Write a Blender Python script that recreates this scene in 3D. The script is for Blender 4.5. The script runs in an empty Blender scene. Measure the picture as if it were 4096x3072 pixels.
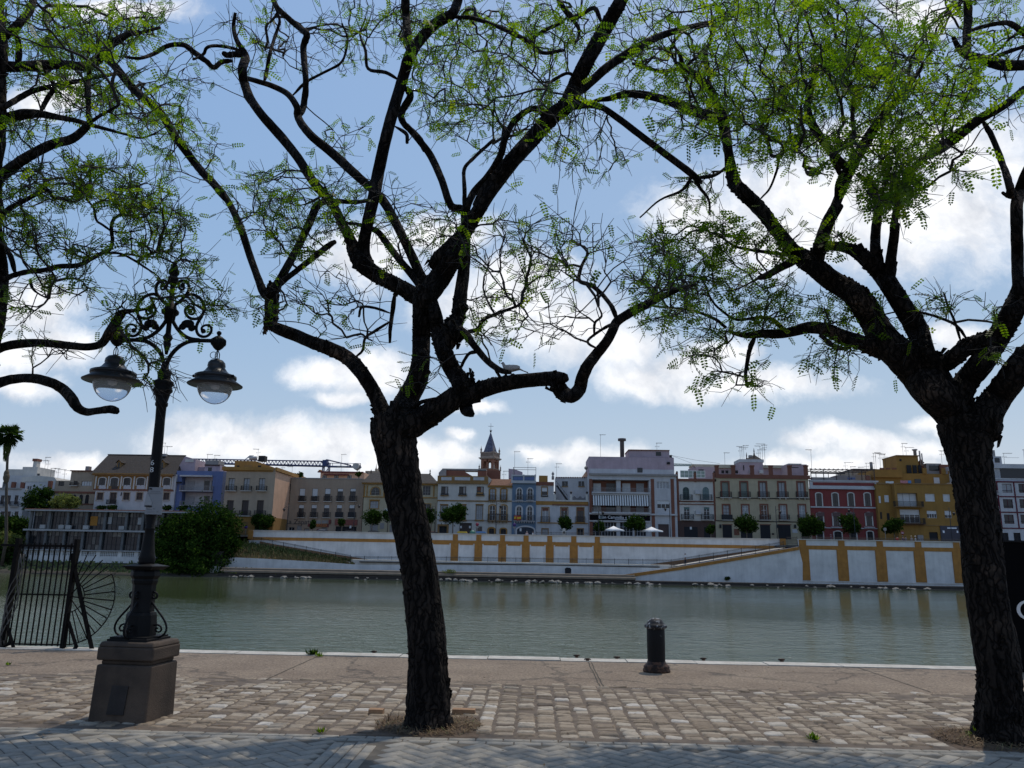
import bpy, bmesh, math, random
import numpy as np
from mathutils import Vector, Matrix

random.seed(7)
rng = np.random.default_rng(7)
SC = bpy.context.scene
COL = SC.collection
PI = math.pi
rad = math.radians

# ------------------------------------------------------------------ camera
F = 3074.0
CAMZ = 1.62
_d = Vector((83, -694, -F)).normalized()          # where the river's depth axis runs in the camera
_y = Vector((0.011, 1, 0))
_z = (_y - _d * _y.dot(_d)).normalized()
_x = _d.cross(_z)
RW = Matrix((_x, _d, _z))                          # rows: camera -> world
CAM = Vector((0, 0, CAMZ))
cd = bpy.data.cameras.new('camera')
cd.sensor_width = 36
cd.lens = F / 4096 * 36
cd.clip_start = .05
cd.clip_end = 6000
co = bpy.data.objects.new('camera', cd)
COL.objects.link(co)
m4 = RW.to_4x4()
m4.translation = CAM
co.matrix_world = m4
SC.camera = co


def ray(px, py):
    return RW @ Vector(((px - 2048) / F, -(py - 1536) / F, -1))


def P(px, py, Y):
    "point of the photograph at distance Y"
    r = ray(px, py)
    return CAM + r * (Y / r.y)


def G(px, py, z=0.0):
    r = ray(px, py)
    return CAM + r * ((z - CAMZ) / r.z)


def mpp(px, py, Y):
    "metres per photograph pixel at that depth"
    r = ray(px, py)
    return (Y / r.y) / F


CROP = {1: (0, 1650, .46293), 2: (900, 1650, .46293), 3: (1700, 1650, .46293), 4: (2500, 1650, .46293),
        5: (3072, 1650, .46293), 'F': (0, 0, 1.8517), 6: (1200, 1000, .678), 7: (500, 0, .7233), 8: (1900, 0, .5425),
        'R1': (2500, 900, .7215), 'R2': (3000, 0, .4955), 'L1': (0, 0, .4955), 'L2': (0, 700, .6029),
        'R3': (2500, 0, .4973), 'R4': (3300, 600, .4821), 'C5': (900, 500, .8668), 'S': (0, 0, 1),
        'la': (300, 1020, .3977), 'lb': (430, 2050, .3195), 'pd': (0, 2200, .5257), 'ga': (0, 2150, .2834),
        'nt': (540, 1800, .16886), 'bo': (2000, 2400, .5425), 'tw': (1880, 1680, .26247), 'q3': (800, 2500, .5425),
        'q5': (3100, 2000, .646)}


def px(c, x, y):
    a, b, s = CROP[c]
    return a + x * s, b + y * s


def W(c, x, y, Y):
    return P(*px(c, x, y), Y)


def GR(c, x, y, z=0.0):
    return G(*px(c, x, y), z)


# ------------------------------------------------------------------ objects
def tag(o, label=None, cat=None, group=None, kind=None):
    if label: o['label'] = label
    if cat: o['category'] = cat
    if group: o['group'] = group
    if kind: o['kind'] = kind
    return o


def empty(name, loc, label=None, cat=None, group=None):
    o = bpy.data.objects.new(name, None)
    o.empty_display_size = .3
    COL.objects.link(o)
    o.location = loc
    o['org'] = tuple(loc)
    return tag(o, label, cat, group)


def org(o):
    return Vector(o['org']) if 'org' in o else Vector((0, 0, 0))


class MB:
    def __init__(s):
        s.v = []; s.f = []; s.sm = []

    def add(s, vs, fs, smooth=False):
        n = len(s.v)
        s.v += [tuple(v) for v in vs]
        s.f += [tuple(i + n for i in f) for f in fs]
        s.sm += [smooth] * len(fs)
        return s

    def box(s, x0, x1, y0, y1, z0, z1):
        x0, x1 = min(x0, x1), max(x0, x1); y0, y1 = min(y0, y1), max(y0, y1); z0, z1 = min(z0, z1), max(z0, z1)
        return s.add([(x0, y0, z0), (x1, y0, z0), (x1, y1, z0), (x0, y1, z0), (x0, y0, z1), (x1, y0, z1), (x1, y1, z1), (x0, y1, z1)],
                     [(0, 3, 2, 1), (4, 5, 6, 7), (0, 1, 5, 4), (1, 2, 6, 5), (2, 3, 7, 6), (3, 0, 4, 7)])

    def prism(s, poly, y0, y1):
        "polygon of (x,z), any order, between depths y0 (front) and y1"
        a = sum(poly[i][0] * poly[(i + 1) % len(poly)][1] - poly[(i + 1) % len(poly)][0] * poly[i][1] for i in range(len(poly)))
        if a < 0: poly = poly[::-1]
        n = len(poly)
        vs = [(x, y0, z) for x, z in poly] + [(x, y1, z) for x, z in poly]
        fs = [tuple(range(n)), tuple(range(2 * n - 1, n - 1, -1))] + [((i + 1) % n, i, i + n, (i + 1) % n + n) for i in range(n)]
        return s.add(vs, fs)

    def ring(s, inner, outer, y0, y1):
        "open band between two polylines of (x,z) of equal length"
        n = len(inner)
        vs = [(x, y0, z) for x, z in inner] + [(x, y0, z) for x, z in outer] + [(x, y1, z) for x, z in inner] + [(x, y1, z) for x, z in outer]
        fs = []
        for i in range(n - 1):
            fs += [(i, i + 1, n + i + 1, n + i), (2 * n + i, 3 * n + i, 3 * n + i + 1, 2 * n + i + 1),
                   (i, 2 * n + i, 2 * n + i + 1, i + 1), (n + i, n + i + 1, 3 * n + i + 1, 3 * n + i)]
        fs += [(0, n, 3 * n, 2 * n), (n - 1, 3 * n - 1, 4 * n - 1, 2 * n - 1)]
        return s.add(vs, fs)

    def tube(s, pts, r, n=8, smooth=True, caps=True, jit=None):
        pts = [Vector(p) for p in pts]
        if not isinstance(r, (list, tuple)): r = [r] * len(pts)
        k = len(pts)
        t0 = (pts[1] - pts[0]).normalized()
        u = t0.cross(Vector((0, 1, 0)))
        if u.length < .1: u = t0.cross(Vector((1, 0, 0)))
        u.normalize()
        vs = []
        for i, p in enumerate(pts):
            t = (pts[min(i + 1, k - 1)] - pts[max(i - 1, 0)])
            if t.length < 1e-9: t = t0
            t.normalize()
            u = (u - t * u.dot(t))
            if u.length < 1e-6: u = t.orthogonal()
            u.normalize()
            w = t.cross(u)
            for j in range(n):
                a = 2 * PI * j / n
                rr = r[i] * (jit(i, j) if jit else 1)
                vs.append(p + u * (math.cos(a) * rr) + w * (math.sin(a) * rr))
        fs = [(i * n + j, i * n + (j + 1) % n, (i + 1) * n + (j + 1) % n, (i + 1) * n + j) for i in range(k - 1) for j in range(n)]
        if caps:
            fs += [tuple(range(n - 1, -1, -1)), tuple(range((k - 1) * n, k * n))]
        return s.add(vs, fs, smooth)

    def bar(s, a, b, w, n=4):
        return s.tube([a, b], w / 2 * (1.414 if n == 4 else 1), n, smooth=n > 4)

    def lathe(s, prof, c, n=24, smooth=True, axis=None, sq=False):
        "profile [(r,z)] bottom to top, centre (x,y); axis(z) gives a drifting centre"
        vs = []
        for r, z in prof:
            cx, cy = axis(z) if axis else (c[0], c[1])
            for j in range(n):
                a = 2 * PI * (j + (.5 if sq else 0)) / n
                vs.append((cx + r * math.cos(a), cy + r * math.sin(a), z))
        k = len(prof)
        fs = [(i * n + j, i * n + (j + 1) % n, (i + 1) * n + (j + 1) % n, (i + 1) * n + j) for i in range(k - 1) for j in range(n)]
        fs += [tuple(range(n - 1, -1, -1)), tuple(range((k - 1) * n, k * n))]
        return s.add(vs, fs, smooth)

    def ball(s, c, rx, ry=None, rz=None, n=12, m=8, smooth=True):
        ry = rx if ry is None else ry; rz = rx if rz is None else rz
        c = Vector(c)
        vs = [c + Vector((0, 0, -rz))]
        for i in range(1, m):
            t = -PI / 2 + PI * i / m
            for j in range(n):
                a = 2 * PI * j / n
                vs.append(c + Vector((rx * math.cos(t) * math.cos(a), ry * math.cos(t) * math.sin(a), rz * math.sin(t))))
        vs.append(c + Vector((0, 0, rz)))
        fs = [(0, 1 + (j + 1) % n, 1 + j) for j in range(n)]
        for i in range(m - 2):
            fs += [(1 + i * n + j, 1 + i * n + (j + 1) % n, 1 + (i + 1) * n + (j + 1) % n, 1 + (i + 1) * n + j) for j in range(n)]
        L = len(vs) - 1
        fs += [(L, 1 + (m - 2) * n + j, 1 + (m - 2) * n + (j + 1) % n) for j in range(n)]
        return s.add(vs, fs, smooth)

    def rot(s, ang, c, start=0):
        ca, sa = math.cos(ang), math.sin(ang)
        for i in range(start, len(s.v)):
            x, y, z = s.v[i]
            x -= c[0]; y -= c[1]
            s.v[i] = (c[0] + ca * x - sa * y, c[1] + sa * x + ca * y, z)
        return s

    def build(s, name, mat, parent=None, loc=None, **kw):
        o0 = org(parent) if parent is not None else Vector(loc or (0, 0, 0))
        me = bpy.data.meshes.new(name)
        v = np.array(s.v, dtype=np.float64).reshape(-1, 3) - np.array(o0)
        me.from_pydata(v.tolist(), [], s.f)
        me.polygons.foreach_set('use_smooth', s.sm)
        me.materials.append(mat)
        me.update()
        o = bpy.data.objects.new(name, me)
        COL.objects.link(o)
        o['org'] = tuple(o0)
        if parent is not None: o.parent = parent
        else: o.location = o0
        return tag(o, **kw)


def np_mesh(name, v, f, mat, parent=None, loc=None, col=None, smooth=False, **kw):
    "v (n,3) array, f (m,4) or (m,3) array"
    o0 = org(parent) if parent is not None else Vector(loc or (0, 0, 0))
    me = bpy.data.meshes.new(name)
    k = f.shape[1]
    me.vertices.add(len(v)); me.loops.add(f.size); me.polygons.add(len(f))
    me.vertices.foreach_set('co', (v - np.array(o0)).astype(np.float32).ravel())
    me.loops.foreach_set('vertex_index', f.astype(np.int32).ravel())
    me.polygons.foreach_set('loop_start', np.arange(0, f.size, k, dtype=np.int32))
    me.polygons.foreach_set('loop_total', np.full(len(f), k, dtype=np.int32))
    if smooth: me.polygons.foreach_set('use_smooth', np.ones(len(f), dtype=bool))
    me.update(calc_edges=True)
    if col is not None:
        at = me.attributes.new('tint', 'FLOAT', 'POINT')
        at.data.foreach_set('value', col.astype(np.float32))
    me.materials.append(mat)
    o = bpy.data.objects.new(name, me)
    COL.objects.link(o)
    o['org'] = tuple(o0)
    if parent is not None: o.parent = parent
    else: o.location = o0
    return tag(o, **kw)


def copy_tree(o, parent=None):
    c = o.copy()
    COL.objects.link(c)
    if parent is not None: c.parent = parent
    for ch in list(o.children):
        copy_tree(ch, c)
    return c


# ------------------------------------------------------------------ materials
def nodes_of(name):
    m = bpy.data.materials.new(name)
    m.use_nodes = True
    nt = m.node_tree
    b = nt.nodes['Principled BSDF']
    return m, nt, b


def N(nt, t, **kw):
    n = nt.nodes.new(t)
    for k, v in kw.items():
        if k.startswith('i_'):
            n.inputs[int(k[2:]) if k[2:].isdigit() else k[2:]].default_value = v
        else:
            setattr(n, k, v)
    return n


def noise(nt, vec, scale, detail=4, rough=.55, dist=0.0):
    n = N(nt, 'ShaderNodeTexNoise')
    n.inputs['Scale'].default_value = scale
    n.inputs['Detail'].default_value = detail
    n.inputs['Roughness'].default_value = rough
    n.inputs['Distortion'].default_value = dist
    if vec is not None: nt.links.new(vec, n.inputs['Vector'])
    return n.outputs['Fac']


def ramp(nt, fac, stops):
    r = N(nt, 'ShaderNodeValToRGB')
    e = r.color_ramp.elements
    while len(e) < len(stops): e.new(.5)
    for el, (p, c) in zip(e, stops):
        el.position = p
        el.color = (*c, 1) if len(c) == 3 else c
    nt.links.new(fac, r.inputs['Fac'])
    return r.outputs['Color']


def g(v): return (v, v, v)


def mul(nt, a, b, fac=1.0, mode='MULTIPLY'):
    n = N(nt, 'ShaderNodeMix', data_type='RGBA', blend_type=mode)
    n.inputs[0].default_value = fac
    nt.links.new(a, n.inputs[6]); nt.links.new(b, n.inputs[7])
    return n.outputs[2]


def bump(nt, b, h, strength=.4, dist=.02):
    n = N(nt, 'ShaderNodeBump')
    n.inputs['Strength'].default_value = strength
    n.inputs['Distance'].default_value = dist
    nt.links.new(h, n.inputs['Height'])
    nt.links.new(n.outputs['Normal'], b.inputs['Normal'])


def coords(nt, scale=(1, 1, 1)):
    tc = N(nt, 'ShaderNodeTexCoord')
    if scale == (1, 1, 1): return tc.outputs['Object']
    mp = N(nt, 'ShaderNodeMapping')
    mp.inputs['Scale'].default_value = scale
    nt.links.new(tc.outputs['Object'], mp.inputs['Vector'])
    return mp.outputs['Vector']


_M = {}


def MAT(name, col, rough=.8, var=.25, scale=1.5, bmp=.15, bscale=40, metal=0, spec=.5, streak=0.0):
    if name in _M: return _M[name]
    m, nt, b = nodes_of(name)
    c = coords(nt)
    f = noise(nt, c, scale, 6, .6)
    lo = tuple(x * (1 - var) for x in col); hi = tuple(min(1, x * (1 + var * .6)) for x in col)
    cc = ramp(nt, f, [(.3, lo), (.7, hi)])
    if streak:
        s = noise(nt, coords(nt, (1.6, 1.6, .16)), 1.3, 5, .65)
        k = ramp(nt, s, [(.36, g(1 - streak)), (.56, g(1))])
        cc = mul(nt, cc, k)
    nt.links.new(cc, b.inputs['Base Color'])
    b.inputs['Roughness'].default_value = rough
    b.inputs['Metallic'].default_value = metal
    b.inputs['Specular IOR Level'].default_value = spec
    if bmp: bump(nt, b, noise(nt, c, bscale, 4, .6), bmp, .01)
    _M[name] = m
    return m


def tinted(name, stops, rough=.8, nscale=12, bmp=.4, extra=.25, bdist=.01):
    "base colour from the per-piece value 'tint' (each stone or leaf has its own colour)"
    m, nt, b = nodes_of(name)
    a = N(nt, 'ShaderNodeAttribute', attribute_name='tint')
    cc = ramp(nt, a.outputs['Fac'], stops)
    c = coords(nt)
    f = noise(nt, c, nscale, 6, .65)
    cc = mul(nt, cc, ramp(nt, f, [(.3, g(1 - extra)), (.7, g(1 + extra * .4))]))
    nt.links.new(cc, b.inputs['Base Color'])
    b.inputs['Roughness'].default_value = rough
    b.inputs['Specular IOR Level'].default_value = .3
    if bmp: bump(nt, b, noise(nt, c, nscale * 3, 5, .6), bmp, bdist)
    return m


# ------------------------------------------------------------------ light
SUN_EL, SUN_AZ = rad(66), rad(27)
sd = Vector((math.sin(SUN_AZ) * math.cos(SUN_EL), math.cos(SUN_AZ) * math.cos(SUN_EL), math.sin(SUN_EL)))
sl = bpy.data.lights.new('sun', 'SUN')
sl.energy = 2.2
sl.angle = rad(.53)
sl.color = (1, .92, .80)
so = bpy.data.objects.new('sun', sl)
COL.objects.link(so)
so.rotation_euler = sd.to_track_quat('Z', 'Y').to_euler()
so.location = (20, 30, 60)

SC.view_settings.view_transform = 'Standard'
SC.view_settings.look = 'None'
SC.view_settings.gamma = 1
SC.view_settings.exposure = 0.12

CLOUDS = [  # centre and half sizes, as seen over the far bank
    (3330, 800, 560, 190), (3700, 860, 520, 230), (3150, 950, 420, 150), (3850, 620, 380, 160), (2800, 860, 220, 120), (3450, 560, 260, 90),
    (1480, 1010, 260, 120), (1780, 930, 220, 80), (2000, 1210, 330, 150), (2250, 1300, 330, 150), (2480, 1380, 200, 120), (2080, 1100, 240, 90),
    (1300, 1480, 150, 70), (1480, 1490, 200, 95), (1400, 1590, 140, 45), (1900, 1620, 110, 32),
    (2980, 1545, 430, 62), (2560, 1510, 190, 85), (2750, 1450, 200, 85), (2900, 1420, 150, 60),
    (1000, 1750, 380, 95), (1330, 1800, 330, 100), (1600, 1850, 300, 70), (780, 1780, 190, 60), (1820, 1750, 70, 36), (1790, 1830, 140, 46),
    (120, 1240, 200, 130), (230, 1390, 180, 90), (40, 1430, 160, 100), (240, 380, 130, 85), (120, 420, 120, 70),
    (3300, 1760, 190, 62), (3560, 1800, 250, 70), (3420, 1880, 420, 55), (3150, 1880, 220, 48), (3760, 1690, 130, 48),
    (2360, 1830, 200, 62), (2160, 1830, 110, 45), (260, 1860, 230, 55), (480, 40, 280, 60), (3850, 1360, 130, 55), (3680, 60, 200, 90), (80, 1560, 160, 60)]


def make_world():
    w = bpy.data.worlds.new('World')
    SC.world = w
    w.use_nodes = True
    nt = w.node_tree
    L = nt.links.new
    bg = nt.nodes['Background']
    bg.inputs['Strength'].default_value = .15
    sky = N(nt, 'ShaderNodeTexSky', sky_type='NISHITA', sun_disc=False, sun_elevation=SUN_EL, sun_rotation=SUN_AZ)
    sky.air_density = 1.0; sky.dust_density = .6; sky.ozone_density = 1.6
    tc = N(nt, 'ShaderNodeTexCoord')
    sep = N(nt, 'ShaderNodeSeparateXYZ'); L(tc.outputs['Generated'], sep.inputs[0])
    # flat chart of the sky over the far bank: (x/y, z/y)
    ym = N(nt, 'ShaderNodeMath', operation='MAXIMUM', i_1=.05); L(sep.outputs[1], ym.inputs[0])
    dx = N(nt, 'ShaderNodeMath', operation='DIVIDE'); L(sep.outputs[0], dx.inputs[0]); L(ym.outputs[0], dx.inputs[1])
    dz = N(nt, 'ShaderNodeMath', operation='DIVIDE'); L(sep.outputs[2], dz.inputs[0]); L(ym.outputs[0], dz.inputs[1])
    cb = N(nt, 'ShaderNodeCombineXYZ'); L(dx.outputs[0], cb.inputs[0]); L(dz.outputs[0], cb.inputs[1])
    wn = N(nt, 'ShaderNodeTexNoise'); wn.inputs['Scale'].default_value = 9; wn.inputs['Detail'].default_value = 7; wn.inputs['Roughness'].default_value = .6
    L(cb.outputs[0], wn.inputs['Vector'])
    ws = N(nt, 'ShaderNodeVectorMath', operation='SUBTRACT'); L(wn.outputs['Color'], ws.inputs[0]); ws.inputs[1].default_value = (.5, .5, .5)
    wm = N(nt, 'ShaderNodeVectorMath', operation='SCALE'); L(ws.outputs[0], wm.inputs[0]); wm.inputs['Scale'].default_value = .075
    pa = N(nt, 'ShaderNodeVectorMath', operation='ADD'); L(cb.outputs[0], pa.inputs[0]); L(wm.outputs[0], pa.inputs[1])
    acc = None; under = None
    for cx, cy, rx, ry in CLOUDS:
        d = ray(cx, cy); c = (d.x / d.y, d.z / d.y)
        e = ray(cx + rx, cy); u = ray(cx, cy - ry)
        ax = abs(e.x / e.y - c[0]); ay = abs(u.z / u.y - c[1])
        s1 = N(nt, 'ShaderNodeVectorMath', operation='MULTIPLY_ADD')
        L(pa.outputs[0], s1.inputs[0])
        s1.inputs[1].default_value = (1 / ax, 1 / ay, 0); s1.inputs[2].default_value = (-c[0] / ax, -c[1] / ay, 0)
        ln = N(nt, 'ShaderNodeVectorMath', operation='LENGTH'); L(s1.outputs[0], ln.inputs[0])
        if acc is None: acc = ln.outputs['Value']
        else:
            mn = N(nt, 'ShaderNodeMath', operation='SMOOTH_MIN', i_2=.45); L(acc, mn.inputs[0]); L(ln.outputs['Value'], mn.inputs[1])
            acc = mn.outputs[0]
    fine = noise(nt, pa.outputs[0], 26, 8, .62)
    fa = N(nt, 'ShaderNodeMath', operation='MULTIPLY_ADD', i_1=-1.1, i_2=.55); L(fine, fa.inputs[0])
    tot = N(nt, 'ShaderNodeMath', operation='ADD'); L(acc, tot.inputs[0]); L(fa.outputs[0], tot.inputs[1])
    mr = N(nt, 'ShaderNodeMapRange', interpolation_type='SMOOTHSTEP')
    mr.inputs['From Min'].default_value = 1.42; mr.inputs['From Max'].default_value = .30
    mr.inputs['To Max'].default_value = .93
    L(tot.outputs[0], mr.inputs['Value'])
    # the rest of the sky, out of the picture: loose fair weather clouds
    bn = noise(nt, tc.outputs['Generated'], 2.6, 7, .6)
    br = N(nt, 'ShaderNodeMapRange', interpolation_type='SMOOTHSTEP')
    br.inputs['From Min'].default_value = .55; br.inputs['From Max'].default_value = .72; br.inputs['To Max'].default_value = .8
    L(bn, br.inputs['Value'])
    bk = N(nt, 'ShaderNodeMath', operation='LESS_THAN', i_1=.3); L(sep.outputs[1], bk.inputs[0])
    bb = N(nt, 'ShaderNodeMath', operation='MULTIPLY'); L(br.outputs[0], bb.inputs[0]); L(bk.outputs[0], bb.inputs[1])
    mk = N(nt, 'ShaderNodeMath', operation='MAXIMUM'); L(mr.outputs[0], mk.inputs[0]); L(bb.outputs[0], mk.inputs[1])
    # thin veil towards the horizon
    sh = noise(nt, pa.outputs[0], 14, 6, .6)
    cc = ramp(nt, sh, [(.3, (4.6, 4.75, 5.1)), (.58, (6.9, 6.9, 7.0))])
    mx = N(nt, 'ShaderNodeMix', data_type='RGBA')
    # even out the sky from zenith to horizon, channel by channel
    sr = N(nt, 'ShaderNodeSeparateColor'); L(sky.outputs[0], sr.inputs[0])
    tp = N(nt, 'ShaderNodeCombineColor')
    for i, (raw, want, pw) in enumerate(((1.40, 1.42, .70), (2.10, 2.36, .45), (3.6, 4.2, .10))):
        q = N(nt, 'ShaderNodeMath', operation='DIVIDE', i_1=raw); L(sr.outputs[i], q.inputs[0])
        e = N(nt, 'ShaderNodeMath', operation='POWER', i_1=pw); L(q.outputs[0], e.inputs[0])
        m = N(nt, 'ShaderNodeMath', operation='MULTIPLY', i_1=want); L(e.outputs[0], m.inputs[0]); L(m.outputs[0], tp.inputs[i])
    L(mk.outputs[0], mx.inputs[0]); L(tp.outputs[0], mx.inputs[6]); L(cc, mx.inputs[7])
    L(mx.outputs[2], bg.inputs['Color'])
    return sky, bg


SKY, BG = make_world()
# ------------------------------------------------------------------ near bank
ZW = -2.3            # water
Y_PAVE = 7.55        # paving | cobbles
Y_COB = GR('bo', 1100, 645).y      # cobbles | asphalt
Y_EDGE = GR('bo', 1100, 445).y     # quay edge


def m_asphalt():
    m, nt, b = nodes_of('red_asphalt')
    c = coords(nt)
    f1 = noise(nt, c, 1.1, 6, .6); f2 = noise(nt, c, 26, 5, .8); f3 = noise(nt, coords(nt, (1, 2.2, 1)), 9, 6, .7)
    cc = ramp(nt, f1, [(.3, (.145, .104, .070)), (.7, (.215, .163, .112))])
    cc = mul(nt, cc, ramp(nt, f2, [(.32, g(.45)), (.5, g(1.0)), (.66, g(1.75))]))
    cc = mul(nt, cc, ramp(nt, f3, [(.34, g(.62)), (.5, g(1.05))]))
    v = N(nt, 'ShaderNodeTexVoronoi', feature='DISTANCE_TO_EDGE'); v.inputs['Scale'].default_value = .42
    wv = N(nt, 'ShaderNodeVectorMath', operation='ADD')
    nz = N(nt, 'ShaderNodeTexNoise'); nz.inputs['Scale'].default_value = 2.5; nz.inputs['Detail'].default_value = 6
    nt.links.new(c, nz.inputs['Vector']); nt.links.new(c, wv.inputs[0]); nt.links.new(nz.outputs['Color'], wv.inputs[1]); nt.links.new(wv.outputs[0], v.inputs['Vector'])
    cc = mul(nt, cc, ramp(nt, v.outputs['Distance'], [(0, g(.3)), (.012, g(.55)), (.022, g(1))]), .8)
    nt.links.new(cc, b.inputs['Base Color'])
    b.inputs['Roughness'].default_value = .9
    bump(nt, b, f2, .6, .012)
    return m


def m_coping():
    m, nt, b = nodes_of('white_stone')
    c = coords(nt)
    f1 = noise(nt, c, 3, 6, .65); f2 = noise(nt, c, 40, 4, .6)
    cc = ramp(nt, f1, [(.3, (.33, .30, .25)), (.65, (.52, .49, .43))])
    cc = mul(nt, cc, ramp(nt, f2, [(.25, g(.6)), (.5, g(1))]))
    nt.links.new(cc, b.inputs['Base Color']); b.inputs['Roughness'].default_value = .85
    bump(nt, b, f2, .4, .01)
    return m


def m_water():
    m, nt, b = nodes_of('river_water')
    tc = N(nt, 'ShaderNodeTexCoord')
    sep = N(nt, 'ShaderNodeSeparateXYZ'); nt.links.new(tc.outputs['Object'], sep.inputs[0])
    c0 = coords(nt, (.34, .62, 1)); c1 = coords(nt, (.95, 1.7, 1)); c2 = coords(nt, (2.6, 4.4, 1)); c3 = coords(nt, (.035, .12, 1))
    w0 = noise(nt, c0, 1.0, 3, .55, 1.2); w1 = noise(nt, c1, 1.0, 4, .6, 1.0); w2 = noise(nt, c2, 1.0, 3, .6, .4)
    patch = noise(nt, c3, .7, 4, .55)
    a0 = N(nt, 'ShaderNodeMath', operation='MULTIPLY', i_1=.15); nt.links.new(w0, a0.inputs[0])
    a1 = N(nt, 'ShaderNodeMath', operation='MULTIPLY_ADD', i_1=.13); nt.links.new(w1, a1.inputs[0]); nt.links.new(a0.outputs[0], a1.inputs[2])
    a = N(nt, 'ShaderNodeMath', operation='MULTIPLY_ADD', i_1=.028); nt.links.new(w2, a.inputs[0]); nt.links.new(a1.outputs[0], a.inputs[2])
    # the wind reaches the near half of the river; the lee of the far wall is calmer
    mr = N(nt, 'ShaderNodeMapRange', interpolation_type='SMOOTHSTEP')
    mr.inputs['From Min'].default_value = 30; mr.inputs['From Max'].default_value = 78
    mr.inputs['To Min'].default_value = 1; mr.inputs['To Max'].default_value = .15
    nt.links.new(sep.outputs[1], mr.inputs['Value'])
    pr = N(nt, 'ShaderNodeMapRange'); pr.inputs['From Min'].default_value = .35; pr.inputs['From Max'].default_value = .65
    pr.inputs['To Min'].default_value = .5; pr.inputs['To Max'].default_value = 1.15
    nt.links.new(patch, pr.inputs['Value'])
    st = N(nt, 'ShaderNodeMath', operation='MULTIPLY'); nt.links.new(mr.outputs[0], st.inputs[0]); nt.links.new(pr.outputs[0], st.inputs[1])
    bp = N(nt, 'ShaderNodeBump'); bp.inputs['Distance'].default_value = 1.0
    nt.links.new(st.outputs[0], bp.inputs['Strength']); nt.links.new(a.outputs[0], bp.inputs['Height'])
    nt.links.new(bp.outputs['Normal'], b.inputs['Normal'])
    cc = ramp(nt, patch, [(.3, (.055, .072, .032)), (.7, (.080, .100, .050))])
    nt.links.new(cc, b.inputs['Base Color'])
    b.inputs['Roughness'].default_value = .06
    b.inputs['IOR'].default_value = 1.33
    return m


def sheet(name, x0, x1, y0, y1, z, mat, kind='structure'):
    o = MB().add([(x0, y0, z), (x1, y0, z), (x1, y1, z), (x0, y1, z)], [(0, 1, 2, 3)]).build(name, mat)
    o['kind'] = kind
    return o


M_ASPH = m_asphalt(); M_COPE = m_coping(); M_WATER = m_water()
M_JOINT = MAT('joint_sand', (.10, .085, .065), .95, .4, 6, .3)
M_STONEWALL = MAT('quay_wall_stone', (.22, .2, .17), .9, .3, 2, .4)
sheet('river', -600, 600, Y_EDGE - 1, 150, ZW, M_WATER)
# quay body down to the water, and the joint bed under the paving
MB().box(-70, 70, -40, Y_EDGE - .02, -4, -.03).build('quay', M_STONEWALL, kind='structure')
MB().box(-70, 70, Y_COB - .03, Y_EDGE - .36, -.03, 0).build('quay_pavement', M_ASPH, kind='structure')
MB().box(-70, 70, -40, Y_COB - .03, -.03, -.006).build('paving_bed', M_JOINT, kind='structure')
# white kerb stones along the quay edge: one row, joints between
cop = MB(); x = -40.0
while x < 40:
    w = random.uniform(1.0, 1.5)
    dz = random.uniform(-.004, .006); dy = random.uniform(-.012, .012)
    cop.box(x, x + w - .015, Y_EDGE - .35 + dy, Y_EDGE + .03 + dy, -.12, .012 + dz)
    x += w
cop.build('quay_kerb', M_COPE, kind='structure')
# straight joints that cross the asphalt
M_CRACK = MAT('joint_tar', (.06, .05, .035), .95, .5, 8, .3)
jm = MB()
for (c, xa, ya, xb, yb) in (('q3', 860, 235, 490, 402), ('bo', 650, 460, 738, 640), ('bo', 672, 462, 760, 640), ('q5', 430, 1010, 960, 1190), ('bo', 0, 470, 560, 478), ('q5', 0, 1070, 640, 1074)):
    a = GR(c, xa, ya); b2 = GR(c, xb, yb)
    d = (b2 - a); nrm = Vector((-d.y, d.x, 0)).normalized() * .008
    k = 9
    for i in range(k):
        p = a + d * (i / k); q = a + d * ((i + 1) / k)
        j = Vector((random.uniform(-.012, .012), random.uniform(-.006, .006), 0))
        jm.add([p - nrm + Vector((0, 0, .004)), p + nrm + Vector((0, 0, .004)), q + nrm + j + Vector((0, 0, .004)), q - nrm + j + Vector((0, 0, .004))], [(0, 3, 2, 1)])
jm.build('pavement_joint', M_CRACK, kind='structure')

# --- cobbles: rounded stones in courses that run towards the river
M_COB = tinted('cobble_stone', [(0, (.095, .07, .05)), (.3, (.19, .143, .098)), (.6, (.28, .22, .155)), (.85, (.37, .315, .245)), (1, (.46, .42, .365))], .75, 14, .5, .32)
TREES_AT = [(GR('F', 925, 1568), .52, .46), (GR('S', 4010, 2962), .62, .5)]


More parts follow.
